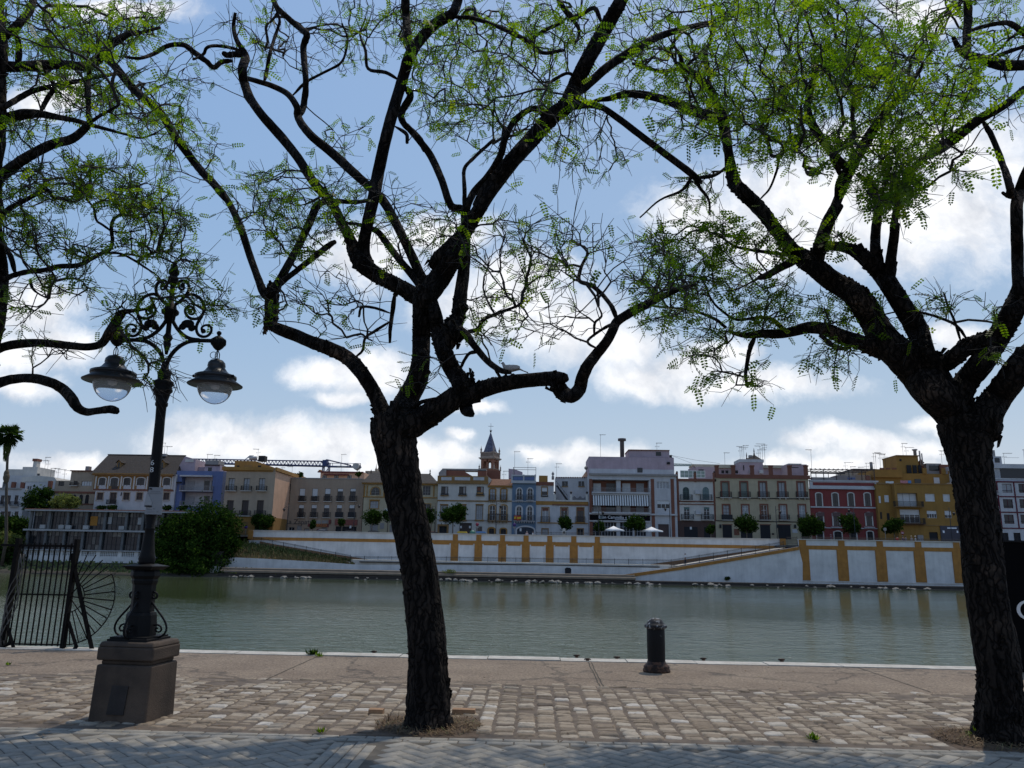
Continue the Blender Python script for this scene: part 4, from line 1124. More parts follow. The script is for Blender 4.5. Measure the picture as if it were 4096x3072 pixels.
M_ROAD = MAT('street_asphalt', (.06, .06, .058), .9, .2, 1, 0)
M_DARK = MAT('dark_void', (.012, .012, .014), .9, .2, 2, 0)
X = lambda c, x, Y, y=1100: W(c, x, y, Y).x

# land behind the wall, promenade, low landing and steps
sheet('street', -700, 700, YW + .4, 1600, ZST, M_ROAD)
xl = X(2, -60, YP, 1280); xr0 = X(4, 1500, YP)
MB().box(X(2, 1085, YP, 1290), X(4, 1450, YP), YP + .35, YW - .02, -1.5, Z_PROM).build('promenade', M_CONC, kind='structure')
zl2 = zc(1412, 127.2); zl3 = zc(1440, 126.0)
xe = X(1, 1905, 127, 1390)
xrr = X(4, 60, YP)
MB().box(xe, xrr, 127.6, YP - .02, -3, Z_LOW).box(xe, xrr, 126.6, 127.6, -3, zl2 + .06).box(xrr, 140, 126.6, YP - .02, -3, zl3 - .001).box(xe, 140, 125.9, 126.6, -3, zl3).build('landing', M_STEP, kind='structure')

# sloping kerbs: their upper faces lie in the sun
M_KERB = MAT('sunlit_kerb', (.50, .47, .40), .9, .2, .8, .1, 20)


def kerb(name, x0, x1, y, z, h, mat, **kw):
    return MB().add([(x0, y, z), (x1, y, z), (x1, y + h * 1.7, z + h), (x0, y + h * 1.7, z + h), (x0, y + h * 2.2, z + h), (x1, y + h * 2.2, z + h), (x0, y + h * 2.2, z - .3), (x1, y + h * 2.2, z - .3), (x0, y, z - .3), (x1, y, z - .3)],
                    [(0, 1, 2, 3), (3, 2, 5, 4), (4, 5, 7, 6), (8, 9, 1, 0)]).build(name, mat, **kw)


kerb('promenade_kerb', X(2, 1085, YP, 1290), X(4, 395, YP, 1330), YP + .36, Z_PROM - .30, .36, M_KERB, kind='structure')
kerb('landing_kerb', xe, xrr, 127.3, Z_LOW - .02, .07, MAT('tan_kerb', (.20, .155, .11), .9, .25, .8, .1, 20), kind='structure')
kerb('landing_kerb', xe, xrr, 126.2, zl2 + .0, .08, bpy.data.materials['tan_kerb'], kind='structure')

# --- left retaining wall
wl0, wl1 = X(2, 205, YW), X(4, 1385, YW)
zt, za, zb = zc(1064, YW), zc(1117, YW), zc(1144, YW)
root = empty('retaining_wall', (0, YW, Z_PROM - 2), 'long white retaining wall with ochre pilasters behind the promenade', 'wall')
MB().box(wl0, wl1, YW, YW + .4, -2, zt).build('wall', M_WHITE, root)
MB().box(wl0 - .1, wl1, YW - .14, YW + .5, zt, zt + .14).build('coping', M_CONC, root)
MB().box(wl0, wl1, YW - .05, YW - .002, zb, za).build('band', M_OCHRE, root)
pil = [(0, 42, -8, 60), (240, 284, 226, 290), (443, 487, 430, 496), (648, 691, 635, 703), (851, 895, 838, 905), (1056, 1100, 1044, 1112), (1263, 1308, 1250, 1320), (1467, 1511, 1457, 1527)]
for (a, b, e, f) in pil:
    mb = MB()
    mb.box(X(3, a, YW), X(3, b, YW), YW - .07, YW - .003, za - .001, zt - .002)
    mb.box(X(3, e, YW), X(3, f, YW), YW - .09, YW - .003, Z_PROM, zb)
    for k in range(6):                      # rusticated courses
        z = Z_PROM + (zb - Z_PROM) * (k + .5) / 6
        mb.box(X(3, e, YW) + .05, X(3, f, YW) - .05, YW - .12, YW - .09, z - .19, z + .19)
    mb.build('pilaster', M_OCHRE, root)
mb = MB()
for (a, b) in zip(pil[:-1], pil[1:]):       # narrow ochre frame round each panel
    x0, x1 = X(3, a[3], YW) + .25, X(3, b[2], YW) - .25
    mb.box(x0, x1, YW - .04, YW - .002, zb - .22, zb)
mb.build('panel_frame', M_OCHRE, root)
# painted skirting that follows the two ramps down the wall
sk = lambda pts, c: [(lambda p: (p.x, p.z))(W(c, x, y, YW)) for x, y in pts]
MB().prism(sk([(300, 1112), (430, 1139), (900, 1216), (1350, 1286), (1085, 1292), (430, 1178), (300, 1150)], 2), YW - .03, YW - .003).build('skirting', M_BROWNW, root)
MB().prism(sk([(220, 1310), (700, 1245), (1140, 1186), (1320, 1160), (1320, 1178), (400, 1330), (220, 1330)], 4), YW - .03, YW - .003).build('skirting', M_BROWNW, root)
MB().box(X(4, 1335, YW), X(4, 1385, YW), YW - .3, YW - .08, zc(1170, YW), zt + .16).build('end_pier', M_OCHRE, root)
MB().box(X(2, 200, YW), X(2, 240, YW), YW - .3, YW - .003, zc(1135, YW), zt + .12).build('end_pier', M_OCHRE, root)

# --- left ramp with its grass bank, low white wall
rp = lambda c, x, y, Y: W(c, x, y, Y)
a0, a1 = rp(2, 300, 1140, YP + 3.2), rp(2, 1085, 1292, YP + .3)
b0, b1 = rp(2, 300, 1140, YW - .4), rp(2, 1085, 1285, YW - .4)
mb = MB(); mb.add([a0, a1, (b1.x, b1.y, a1.z), (b0.x, b0.y, a0.z), a0 - Vector((0, 0, .3)), a1 - Vector((0, 0, .3)), Vector((b1.x, b1.y, a1.z - .3)), Vector((b0.x, b0.y, a0.z - .3))],
                  [(0, 1, 2, 3), (7, 6, 5, 4), (0, 4, 5, 1), (1, 5, 6, 2), (2, 6, 7, 3), (3, 7, 4, 0)])
mb.build('ramp', M_CONC, kind='structure')
root = empty('low_wall', (0, YP, Z_LOW), 'low white river wall under the promenade, curving up at its left end', 'wall')
top = [(-40, 1262), (60, 1252), (300, 1262), (800, 1290), (1160, 1316)]
tp = [W(2, x, y, YP) for x, y in top] + [W(3, 1000, 1320, YP), W(4, 300, 1342, YP)]
zz = [p.z for p in tp]
poly = [(p.x, p.z) for p in tp] + [(tp[-1].x + 6, zz[-1]), (tp[-1].x + 6, -2), (tp[0].x, -2)]
MB().prism(poly, YP, YP + .34).build('wall', M_WHITE, root)
mb = MB()
for p, q in zip(tp[4:-1], tp[5:]):
    mb.box(p.x, q.x, YP - .06, YP + .36, max(p.z, q.z) + .002, max(p.z, q.z) + .12)
mb.build('coping', M_STEP, root)
x_ = X(3, 1235, YP, 1370); z0 = zc(1398, YP); z1 = zc(1338, YP)
pp = [W(3, x, y, YP) for x, y in ((1210, 1398), (1262, 1398), (1264, 1355), (1255, 1342), (1225, 1338), (1208, 1350))]
MB().prism([(p.x, p.z) for p in pp], YP - .03, YP - .004).build('drain_mouth', M_DARK, root)

# --- right ramp (outer wall) and right retaining wall
root = empty('ramp_wall', (X(4, 700, YP), YP, Z_LOW), 'white sloping ramp wall with an ochre coping rising to the right', 'wall')
pts = [(-230, 1445), (-215, 1415), (0, 1398), (455, 1335), (1500, 1158), (1535, 1300), (1535, 1500), (-230, 1480)]
MB().prism([(lambda p: (p.x, p.z))(W(4, x, y, YP - .5)) for x, y in pts], YP - .5, YP - .15).build('wall', M_WHITE, root)
cpz = [W(4, x, y, YP - .5) for x, y in ((-225, 1418), (0, 1400), (455, 1336), (1500, 1160))]
mb = MB()
for p, q in zip(cpz[:-1], cpz[1:]):
    mb.add([Vector((p.x, YP - .62, p.z - .5)), Vector((q.x, YP - .62, q.z - .5)), Vector((q.x, YP - .62, q.z)), Vector((p.x, YP - .62, p.z)),
            Vector((p.x, YP - .1, p.z - .5)), Vector((q.x, YP - .1, q.z - .5)), Vector((q.x, YP - .1, q.z + .02)), Vector((p.x, YP - .1, p.z + .02))],
           [(0, 1, 2, 3), (4, 7, 6, 5), (3, 2, 6, 7), (0, 4, 5, 1), (0, 3, 7, 4), (1, 5, 6, 2)])
mb.build('coping', M_OCHRE, root)
mb = MB()
e0, e1 = W(4, 380, 1336, YP), W(4, 1390, 1168, YP)
mb.add([Vector((e0.x, YP - .1, e0.z)), Vector((e1.x, YP - .1, e1.z)), Vector((e1.x + 8, YP - .1, e1.z + .3)), Vector((e1.x + 8, YW - .4, e1.z + .3)), Vector((e1.x, YW - .4, e1.z)), Vector((e0.x, YW - .4, e0.z))], [(0, 1, 4, 5), (1, 2, 3, 4)])
mb.build('ramp', M_CONC, kind='structure')

YR = YP - .3
wr0, wr1 = X(4, 1500, YR), 125
zr = lambda y: W(5, 800, y, YR).z
zt2, ua, ub, la, lb_ = zr(1108), zr(1120), zr(1156), zr(1190), zr(1458)
root = empty('retaining_wall', (wr0, YR, ZW), 'tall white river wall with wide ochre pilasters right of the ramp', 'wall')
MB().box(wr0, wr1, YR, YR + .5, -3, zt2).build('wall', M_WHITE, root)
MB().box(wr0 - .05, wr1, YR - .16, YR + .6, zt2, zt2 + .13).build('coping', M_CONC, root)
MB().box(wr0, wr1, YR - .06, YR - .003, la, ub).build('band', M_OCHRE, root)
for i in range(11):
    xc = W(5, 312 + 334 * i, 1300, YR).x - (0.02 * i)
    mb = MB()
    if i == 0: mb.box(wr0, xc + .5, YR - .08, YR - .004, ub, zt2 - .002)
    else: mb.box(xc - .52, xc + .52, YR - .08, YR - .004, ub, zt2 - .002)
    mb.box(xc - .86, xc + .86, YR - .10, YR - .004, lb_, la)
    for k in range(7):
        z = lb_ + (la - lb_) * (k + .5) / 7
        mb.box(xc - .80, xc + .80, YR - .125, YR - .10, z - .33, z + .33)
    mb.build('pilaster', M_OCHRE, root)
MB().box(wr0, wr1, YR - .06, YR - .003, lb_ - .25, lb_ - .12).build('plinth', M_CONC, root)
MB().box(wr0 - 2, wr1, YW - 6.2, YW + .6, ZST - .3, ZST - .01).build('street_edge', M_ROAD, kind='structure')

# --- iron railings
def railing(label, pts, h=1.05, step=2.36, gap=.13, posts=True):
    r = empty('railing', pts[0], label, 'railing')
    bars = MB(); rail = MB()
    for a, b in zip(pts[:-1], pts[1:]):
        for dz in (h, h - .12, .12):
            rail.bar(a + Vector((0, 0, dz)), b + Vector((0, 0, dz)), .03)
        L = (b - a).length; n = max(1, int(L / gap))
        for i in range(n):
            p = a + (b - a) * (i / n)
            bars.box(p.x - .011, p.x + .011, p.y - .011, p.y + .011, p.z + .12, p.z + h)
        if posts:
            m = max(1, round(L / step))
            for i in range(m + 1):
                p = a + (b - a) * (i / m)
                MB().box(p.x - .03, p.x + .03, p.y - .03, p.y + .03, p.z - .3, p.z + h + .12).build('post', M_IRON, r)
    rail.build('rail', M_IRON, r); bars.build('bars', M_IRON, r)
    return r


railing('iron railing along the edge of the promenade in mid picture', [W(2, 1085, 1300, YP + .4), W(3, 300, 1305, YP + .4), W(4, 400, 1330, YP + .4)])
railing('iron railing down the left ramp above the grass bank', [W(2, 240, 1130, YP + 3.2), W(2, 310, 1140, YP + 3.1), W(2, 700, 1215, YP + 1.6), W(2, 1080, 1290, YP + .5)])
railing('iron railing climbing the right ramp', [W(4, 400, 1330, YP), W(4, 1370, 1172, YP)])
railing('short black railing at the head of the right ramp', [W(4, 1400, 1140, YP + 5), W(4, 1490, 1138, YP + 5)], 1.2)
railing('thin street railing above the tall right wall', [Vector((wr0 + .5, YR + .4, zt2 + .12)), Vector((X(5, 1690, YR), YR + .4, zt2 + .12))], .36, 5, .3, False)
railing('thin street railing before the white terrace house', [Vector((X(3, 960, YW), YW + .4, zt + .12)), Vector((X(3, 1480, YW), YW + .4, zt + .12))], .5, 2.4, .25)

# --- grass bank between ramp and low wall
def m_grass(name, lo, hi):
    return tinted(name, [(0, lo), (.6, hi), (1, tuple(min(1, v * 1.5) for v in hi))], .95, 3, 0, .3)


M_GRASS = tinted('bank_grass', [(0, (.05, .07, .02)), (.4, (.11, .125, .04)), (.7, (.22, .165, .07)), (1, (.28, .17, .08))], .95, 3, 0, .3)
M_EARTH = MAT('bank_earth', (.19, .125, .065), .95, .4, 1.2, .4)
nb = 24; vs = []
for i in range(nb + 1):
    t = i / nb
    lo = W(2, 30 + t * (1120 - 30), 1250 + t * 62, YP + .3)
    hi = W(2, 60 + t * (1080 - 60), 1108 + (t ** 1.05) * (1288 - 1108), YP + 3.4 - 2.6 * t)
    vs += [Vector((lo.x, lo.y, lo.z - .1)), lo.lerp(hi, .5) + Vector((0, 0, .15)), hi]
mb = MB(); mb.add(vs, [(3 * i + j, 3 * i + 3 + j, 3 * i + 4 + j, 3 * i + 1 + j) for i in range(nb) for j in range(2)])
mb.build('embankment', M_EARTH, kind='structure')
V = []; T = []
for _ in range(5200):
    t = random.random(); q = random.random()
    i = min(nb - 1, int(t * nb)); ft = t * nb - i
    j = 0 if q < .5 else 1; fq = (q - .5 * j) * 2
    p = vs[3 * i + j].lerp(vs[3 * i + j + 1], fq).lerp(vs[3 * i + 3 + j].lerp(vs[3 * i + 4 + j], fq), ft)
    h = random.uniform(.12, .5) * (1.6 if random.random() < .15 else 1); a = random.uniform(0, PI); w = random.uniform(.05, .16)
    d = Vector((math.cos(a) * w, math.sin(a) * w, 0)); tl = Vector((random.gauss(0, .15), random.gauss(0, .12), h))
    V += [p - d, p + d, p + tl + d * .3, p + tl - d * .3]
    T += [min(1, max(0, (1 - q) * .75 + random.gauss(0, .18)))] * 4
tag(np_mesh('bank_grass', np.array([tuple(v) for v in V]), np.arange(len(V)).reshape(-1, 4), M_GRASS, col=np.array(T), kind='stuff'), 'dry and green grass on the bank below the left ramp', 'grass')

# --- stones along the water line of the far bank: each its own
M_ROCK = MAT('river_rock', (.19, .175, .15), .9, .4, 2.5, .5, 12)
rocks = []
for k in range(3):
    bm = bmesh.new(); bmesh.ops.create_icosphere(bm, subdivisions=2, radius=.5)
    for v in bm.verts:
        v.co.x *= random.uniform(.9, 1.15); v.co.y *= random.uniform(.85, 1.1); v.co.z *= random.uniform(.55, .75)
        v.co += v.co.normalized() * random.gauss(0, .06)
    me = bpy.data.meshes.new('rock'); bm.to_mesh(me); bm.free(); me.materials.append(M_ROCK); rocks.append(me)


def rock(x, y, z, s, label, group):
    o = bpy.data.objects.new('rock', random.choice(rocks)); COL.objects.link(o)
    o.location = (x, y, z); o.scale = (s * random.uniform(.8, 1.3), s, s * random.uniform(.7, 1)); o.rotation_euler = (0, 0, random.uniform(0, 6))
    tag(o, label, 'rock', group)


for i in range(120):
    t = random.random() ** 1.0
    xx = xe + 1 + t * (X(5, 1700, 125) - xe - 1)
    dens = 1 if not (X(2, 780, 125) < xx < X(3, 110, 125)) else .35
    if random.random() > dens: continue
    rock(xx, 125.4 + random.uniform(-.5, .4), ZW + random.uniform(.0, .3), random.choice((.3, .4, .5, .6, .8, 1.0)), 'pale rock lying at the water line below the far landing', 'rocks along the far water line')
MB().box(xe - 30, 140, 125.2, 126.4, -3, ZW + .12).build('riverbank', MAT('wet_mud', (.035, .032, .026), .6, .4, 2, .3), kind='structure')
# ------------------------------------------------------------------ houses of the far bank
M_GLASS, nt_, b_ = nodes_of('window_glass'); b_.inputs['Base Color'].default_value = (.018, .02, .024, 1); b_.inputs['Roughness'].default_value = .12
b_.inputs['Specular IOR Level'].default_value = .35
M_BLIND = MAT('white_blind', (.50, .50, .49), .8, .1, 3, 0)
M_CURT = MAT('net_curtain', (.30, .30, .30), .9, .3, 6, 0)
M_DWOOD = MAT('dark_wood', (.035, .022, .016), .6, .3, 4, 0)
M_BRWOOD = MAT('brown_wood', (.11, .055, .032), .6, .3, 4, 0)
M_WFRAME = MAT('white_frame', (.62, .62, .6), .6, .05, 3, 0)
M_GFRAME = MAT('green_frame', (.06, .12, .11), .6, .1, 3, 0)
M_TILE = None


def m_tiles(name, c1, c2, sc=2.4):
    m, nt, b = nodes_of(name)
    c = coords(nt)
    sp = N(nt, 'ShaderNodeSeparateXYZ'); nt.links.new(c, sp.inputs[0])
    w = N(nt, 'ShaderNodeTexWave', wave_type='BANDS', bands_direction='X'); w.inputs['Scale'].default_value = sc; w.inputs['Distortion'].default_value = .5
    nt.links.new(c, w.inputs['Vector'])
    f = noise(nt, c, 2.6, 5, .8); f2 = noise(nt, coords(nt, (2, 6, 6)), 2.2, 4, .6)
    cc = ramp(nt, f, [(.3, c1), (.7, c2)])
    cc = mul(nt, cc, ramp(nt, w.outputs['Fac'], [(.1, g(.32)), (.6, g(1.1))]))
    cc = mul(nt, cc, ramp(nt, f2, [(.3, g(.7)), (.7, g(1.2))]))
    nt.links.new(cc, b.inputs['Base Color']); b.inputs['Roughness'].default_value = .9
    bump(nt, b, w.outputs['Fac'], .8, .06)
    return m


M_TILE = m_tiles('old_roof_tile', (.014, .010, .007), (.058, .040, .028))
M_TILE2 = m_tiles('red_roof_tile', (.16, .07, .035), (.30, .14, .075))
M_TILE3 = m_tiles('grey_roof_tile', (.03, .025, .021), (.085, .07, .056))


class House:
    def __init__(s, label, c, x0, x1, ytop, Y, wall, D=12, zbot=None, name='house', ybot=None):
        s.c = c; s.Y = Y; s.D = D; s.wall = wall
        ym = (ytop + 1080) / 2
        s.X0, s.X1 = W(c, x0, ym, Y).x, W(c, x1, ym, Y).x
        s.xm = (x0 + x1) / 2
        s.Z1 = W(c, s.xm, ytop, Y).z
        s.Z0 = ZST - .01 if zbot is None else zbot
        if ybot: s.Z0 = W(c, s.xm, ybot, Y).z
        s.root = empty(name, ((s.X0 + s.X1) / 2, Y, s.Z0), label, 'house')
        s.holes = []
        s.extra = []

    def xz(s, x, y, Y=None):
        p = W(s.c, x, y, Y or s.Y)
        return p.x, p.z

    def rect(s, cx, cy, w, h):
        x, z = s.xz(cx, cy)
        k = mpp(*px(s.c, cx, cy), s.Y) * CROP[s.c][2]
        return x - w * k / 2, x + w * k / 2, z - h * k / 2, z + h * k / 2

    # rectangular window or door set back in an opening cut through the wall
    def win(s, cx, cy, w, h, pane=None, frame=None, deep=.18, mull=(2, 1), sur=None, sw=.12, blind=0, name='window', head=None, bmat=None):
        pane = pane or M_GLASS; frame = frame or M_WFRAME
        x0, x1, z0, z1 = s.rect(cx, cy, w, h)
        s.holes.append((x0, x1, z0, z1, deep))
        Y = s.Y + deep
        mb = MB(); t = .05
        mb.box(x0, x0 + t, Y - .06, Y, z0, z1); mb.box(x1 - t, x1, Y - .06, Y, z0, z1)
        mb.box(x0 + t, x1 - t, Y - .06, Y, z1 - t, z1); mb.box(x0 + t, x1 - t, Y - .06, Y, z0, z0 + t)
        for i in range(1, mull[0]): 
            x = x0 + (x1 - x0) * i / mull[0]; mb.box(x - .03, x + .03, Y - .055, Y - .002, z0 + t, z1 - t)
        for j in range(1, mull[1]):
            z = z0 + (z1 - z0) * j / mull[1]; mb.box(x0 + t, x1 - t, Y - .05, Y - .004, z - .02, z + .02)
        o = mb.build(name, frame, s.root)
        MB().box(x0 + .005, x1 - .005, Y - .012, Y - .006, z0 + .005, z1 - .005).build('pane' if name == 'window' else 'leaf', pane, o)
        if blind:
            MB().box(x0 + t, x1 - t, Y - .075, Y - .062, z1 - (z1 - z0) * blind, z1 - t).build('blind', bmat or M_BLIND, o)
        if sur:
            mb = MB()
            mb.box(x0 - sw, x0 - .003, s.Y - .05, s.Y - .002, z0 - (0 if name == 'door' else sw * .6), z1 + sw); mb.box(x1 + .003, x1 + sw, s.Y - .05, s.Y - .002, z0 - (0 if name == 'door' else sw * .6), z1 + sw)
            mb.box(x0 - .003, x1 + .003, s.Y - .05, s.Y - .002, z1 + .003, z1 + sw)
            if head: mb.box(x0 - sw * 1.6, x1 + sw * 1.6, s.Y - .14, s.Y - .003, z1 + sw + .002, z1 + sw + .14)
            if name != 'door': mb.box(x0 - sw * 1.3, x1 + sw * 1.3, s.Y - .12, s.Y - .004, z0 - sw * .6 - .08, z0 - sw * .6 - .002)
            mb.build('surround', sur, o)
        return o

    def arch(s, cx, cy, w, h, sur=None, sw=.16, pane=None, frame=None, flat=False, name='window', rise=None):
        "round headed opening: surround, dark leaf and frame standing proud of the wall"
        x0, x1, z0, z1 = s.rect(cx, cy, w, h)
        r = (x1 - x0) / 2; xc = (x0 + x1) / 2
        rz = rise if rise else (r if not flat else r * .35)

        def outline(o):
            pts = [(x1 + o, z0)]
            for k in range(13):
                a = PI * k / 12
                pts.append((xc + (r + o) * math.cos(a), z1 - rz + (rz + o) * math.sin(a)))
            pts.append((x0 - o, z0))
            return pts
        mb = MB(); mb.ring(outline(-.05), outline(0), s.Y - .05, s.Y - .02)
        mb.box(xc - .03, xc + .03, s.Y - .045, s.Y - .022, z0, z1 - .05)
        for j in (1, 2):
            z = z0 + (z1 - z0) * j / 3; mb.box(x0 + .05, x1 - .05, s.Y - .04, s.Y - .024, z - .02, z + .02)
        o = mb.build(name, frame or M_WFRAME, s.root)
        MB().prism(outline(-.001), s.Y - .022, s.Y - .003).build('pane' if name == 'window' else 'leaf', pane or M_GLASS, o)
        if sur: MB().ring(outline(.002), outline(sw), s.Y - .12, s.Y - .002).build('surround', sur, o)
        return o

    def balcony(s, x0, x1, ytop, ybot, proj=.55, slab=None, mat=None, gap=.12, belly=False, solid=False, brackets=0, th=.12):
        xa, xb = s.xz(x0, ybot)[0], s.xz(x1, ybot)[0]
        zt_, zb_ = s.xz((x0 + x1) / 2, ytop)[1], s.xz((x0 + x1) / 2, ybot)[1]
        Y = s.Y - proj
        o = MB().box(xa, xb, Y, s.Y - .003, zb_ - th, zb_).build('balcony', slab or M_CONC, s.root)
        mb = MB(); m = mat or M_IRON; t = .014
        for z in (zt_, zb_ + .08):
            mb.box(xa + .03, xb - .03, Y + .03, Y + .06, z - .02, z + .02)
            mb.box(xa + .03, xa + .06, Y + .061, s.Y - .005, z - .02, z + .02); mb.box(xb - .06, xb - .03, Y + .061, s.Y - .005, z - .02, z + .02)
        n = max(3, int((xb - xa) / gap))
        if solid:
            mb.box(xa + .04, xb - .04, Y + .04, Y + .05, zb_ + .1, zt_ - .02)
        for i in range(n + 1):
            x = xa + .045 + (xb - xa - .09) * i / n
            mb.box(x - t, x + t, Y + .035, Y + .035 + 2 * t, zb_, zt_ - .02)
        for k in range(int(proj / gap)):
            y = Y + .1 + k * gap
            for x in (xa + .045, xb - .045): mb.box(x - t, x + t, y, y + 2 * t, zb_, zt_ - .02)
        mb.build('balustrade', m, o)
        if brackets:
            mb = MB()
            for i in range(brackets):
                x = xa + (xb - xa) * (i + .5) / brackets
                mb.box(x - .07, x + .07, s.Y - proj * .7, s.Y - .004, zb_ - th - .3, zb_ - th - .003)
            mb.build('bracket', slab or M_CONC, o)
        return o

    def strip(s, name, x0, x1, y0, y1, proj, mat, back=.003, sub=None):
        xa, xb = s.xz(x0, (y0 + y1) / 2)[0], s.xz(x1, (y0 + y1) / 2)[0]
        z1, z0 = s.xz((x0 + x1) / 2, y0)[1], s.xz((x0 + x1) / 2, y1)[1]
        return MB().box(xa, xb, s.Y - proj, s.Y - back, z0, z1).build(name, mat, sub or s.root)

    def block(s, name, x0, x1, y0, y1, dy, D, mat, gable=None):
        "volume on the roof: front face dy metres behind the facade"
        Y = s.Y + dy
        xa, xb = s.xz(x0, (y0 + y1) / 2, Y)[0], s.xz(x1, (y0 + y1) / 2, Y)[0]
        z1, z0 = s.xz((x0 + x1) / 2, y0, Y)[1], s.xz((x0 + x1) / 2, y1, Y)[1]
        return MB().box(xa, xb, Y, Y + D, z0, z1).build(name, mat, s.root)

    def poly(s, name, pts, dy, D, mat):
        Y = s.Y + dy
        return MB().prism([s.xz(x, y, Y) for x, y in pts], Y, Y + D).build(name, mat, s.root)

    def done(s, side=None):
        x0, x1, z0, z1 = s.X0, s.X1, s.Z0, s.Z1
        xs = sorted({x0, x1, *[v for h in s.holes for v in h[:2] if x0 < v < x1]})
        zs = sorted({z0, z1, *[v for h in s.holes for v in h[2:4] if z0 < v < z1]})
        mb = MB(); Y = s.Y
        for i in range(len(xs) - 1):
            for j in range(len(zs) - 1):
                cx, cz = (xs[i] + xs[i + 1]) / 2, (zs[j] + zs[j + 1]) / 2
                if any(h[0] < cx < h[1] and h[2] < cz < h[3] for h in s.holes): continue
                mb.add([(xs[i], Y, zs[j]), (xs[i + 1], Y, zs[j]), (xs[i + 1], Y, zs[j + 1]), (xs[i], Y, zs[j + 1])], [(0, 1, 2, 3)])
        for a, b, c_, d, dp in s.holes:
            mb.add([(a, Y, c_), (b, Y, c_), (b, Y, d), (a, Y, d), (a, Y + dp, c_), (b, Y + dp, c_), (b, Y + dp, d), (a, Y + dp, d)],
                   [(0, 4, 5, 1), (1, 5, 6, 2), (2, 6, 7, 3), (3, 7, 4, 0), (4, 7, 6, 5)])
        Yb = Y + s.D
        mb.add([(x0, Y, z0), (x1, Y, z0), (x1, Yb, z0), (x0, Yb, z0), (x0, Y, z1), (x1, Y, z1), (x1, Yb, z1), (x0, Yb, z1)],
               [(4, 5, 6, 7), (1, 2, 6, 5), (2, 3, 7, 6), (3, 0, 4, 7)])
        mb.build('wall', s.wall, s.root)
        return s.root


PL = lambda n, c, v=.14, st=.09: MAT(n, tuple(q * w for q, w in zip(c, (.78, .745, .69))), .9, v, .6, .08, 15, streak=st)
M_P_WHITE = PL('white_plaster', (.60, .60, .58)); M_P_WHITE2 = PL('bluish_white_plaster', (.54, .56, .60)); M_P_BEIGE = PL('beige_plaster', (.40, .31, .235))
M_P_CREAM = PL('cream_plaster', (.46, .41, .29)); M_P_SAND = PL('sand_plaster', (.42, .345, .265)); M_P_BLUE = PL('blue_plaster', (.13, .21, .32)); M_P_BLUE2 = PL('bright_blue_plaster', (.13, .185, .38))
M_P_RED = PL('red_plaster', (.23, .045, .042)); M_P_YEL = PL('yellow_ochre_plaster', (.33, .185, .04)); M_P_PINK = PL('lilac_plaster', (.46, .37, .43)); M_P_PEACH_SUNLIT = PL('peach_and_sunlit_plaster', (.80, .50, .34))  # peach is lightened; on the sand house's side it stands for sunlight
M_P_OCH = PL('ochre_plaster', (.37, .20, .05)); M_P_OCH2 = PL('brown_ochre_trim', (.29, .17, .06)); M_BRICK = PL('brick_red', (.21, .085, .055)); M_P_GREY = PL('grey_plaster', (.32, .31, .31)); M_MAROON = PL('maroon_paint', (.12, .015, .03))
M_P_GROUND = PL('brown_tile_plinth', (.085, .05, .042))
YB = 148.0


def text_mesh(name, s_, size, p, mat, parent=None, depth=.01, align='CENTER'):
    cu = bpy.data.curves.new('lettering', 'FONT'); cu.body = s_; cu.size = size; cu.extrude = depth / 2; cu.align_x = align; cu.align_y = 'CENTER'; cu.resolution_u = 2
    ob = bpy.data.objects.new('lettering', cu); COL.objects.link(ob)
    bpy.context.view_layer.update()
    me = bpy.data.meshes.new_from_object(ob.evaluated_get(bpy.context.evaluated_depsgraph_get()))
    bpy.data.objects.remove(ob); bpy.data.curves.remove(cu)
    vs = [(p[0] + v.co.x, p[1] + v.co.z, p[2] + v.co.y) for v in me.vertices]
    fs = [tuple(f.vertices) for f in me.polygons]
    bpy.data.meshes.remove(me)
    o = MB().add(vs, [f[::-1] for f in fs]).build(name, mat, parent)
    return o


# 1 far left: white houses
h = House('low white house at the left edge behind the palm', 1, -60, 190, 655, 150, M_P_WHITE2, 10)
for x in (20, 75, 140): h.win(x, 755, 32, 78, frame=M_DWOOD); h.win(x, 890, 32, 70, frame=M_DWOOD)
h.strip('cornice', -60, 190, 650, 664, .2, M_P_GREY); h.balcony(-20, 40, 770, 808); h.balcony(90, 165, 770, 808); h.done()
h = House('white house with a rounded roof terrace and tall chimney at far left', 1, 0, 300, 545, 158, M_P_WHITE2, 10)
h.block('terrace_room', 190, 320, 470, 560, 2, 6, M_P_WHITE); h.block('terrace_room', 60, 200, 490, 560, 3, 6, M_P_WHITE)
for x in (110, 190): h.block('brick_pier', x - 15, x + 15, 600, 660, -.5, .5, M_BRICK)
ch = h.block('chimney', 285, 317, 420, 480, 3, 1.2, M_P_WHITE); h.block('chimney_cap', 280, 322, 398, 420, 2.8, 1.6, M_BRICK).parent = h.root
h.win(40, 630, 40, 60); h.done()
h = House('grey white house with a stepped gable behind the dark tree', 1, 185, 480, 600, 152, M_P_WHITE2, 10)
h.poly('gable', [(185, 602), (185, 560), (330, 545), (470, 560), (500, 602)], .0, 8, M_P_WHITE); h.win(250, 660, 40, 50); h.win(330, 540, 26, 26, mull=(1, 1))
h.win(190 + 45, 760, 30, 70); h.done()
h = House('flat roofed pinkish beige house with a red eaves line at left', 1, 445, 822, 590, 150, M_P_SAND, 12)
h.block('upper_storey', 612, 830, 505, 592, .02, 8, M_P_SAND); h.block('eaves', 606, 832, 499, 508, -.25, 9, M_BRICK)
h.strip('cornice', 445, 822, 682, 698, .15, M_BRICK); h.strip('cornice', 690, 822, 788, 797, .1, M_BRICK)
h.block('chimney', 737, 767, 464, 502, 3, 1, M_P_GREY)
for x in (640, 700, 752): h.arch(x, 750, 30, 82, pane=M_DARK, frame=M_DWOOD)
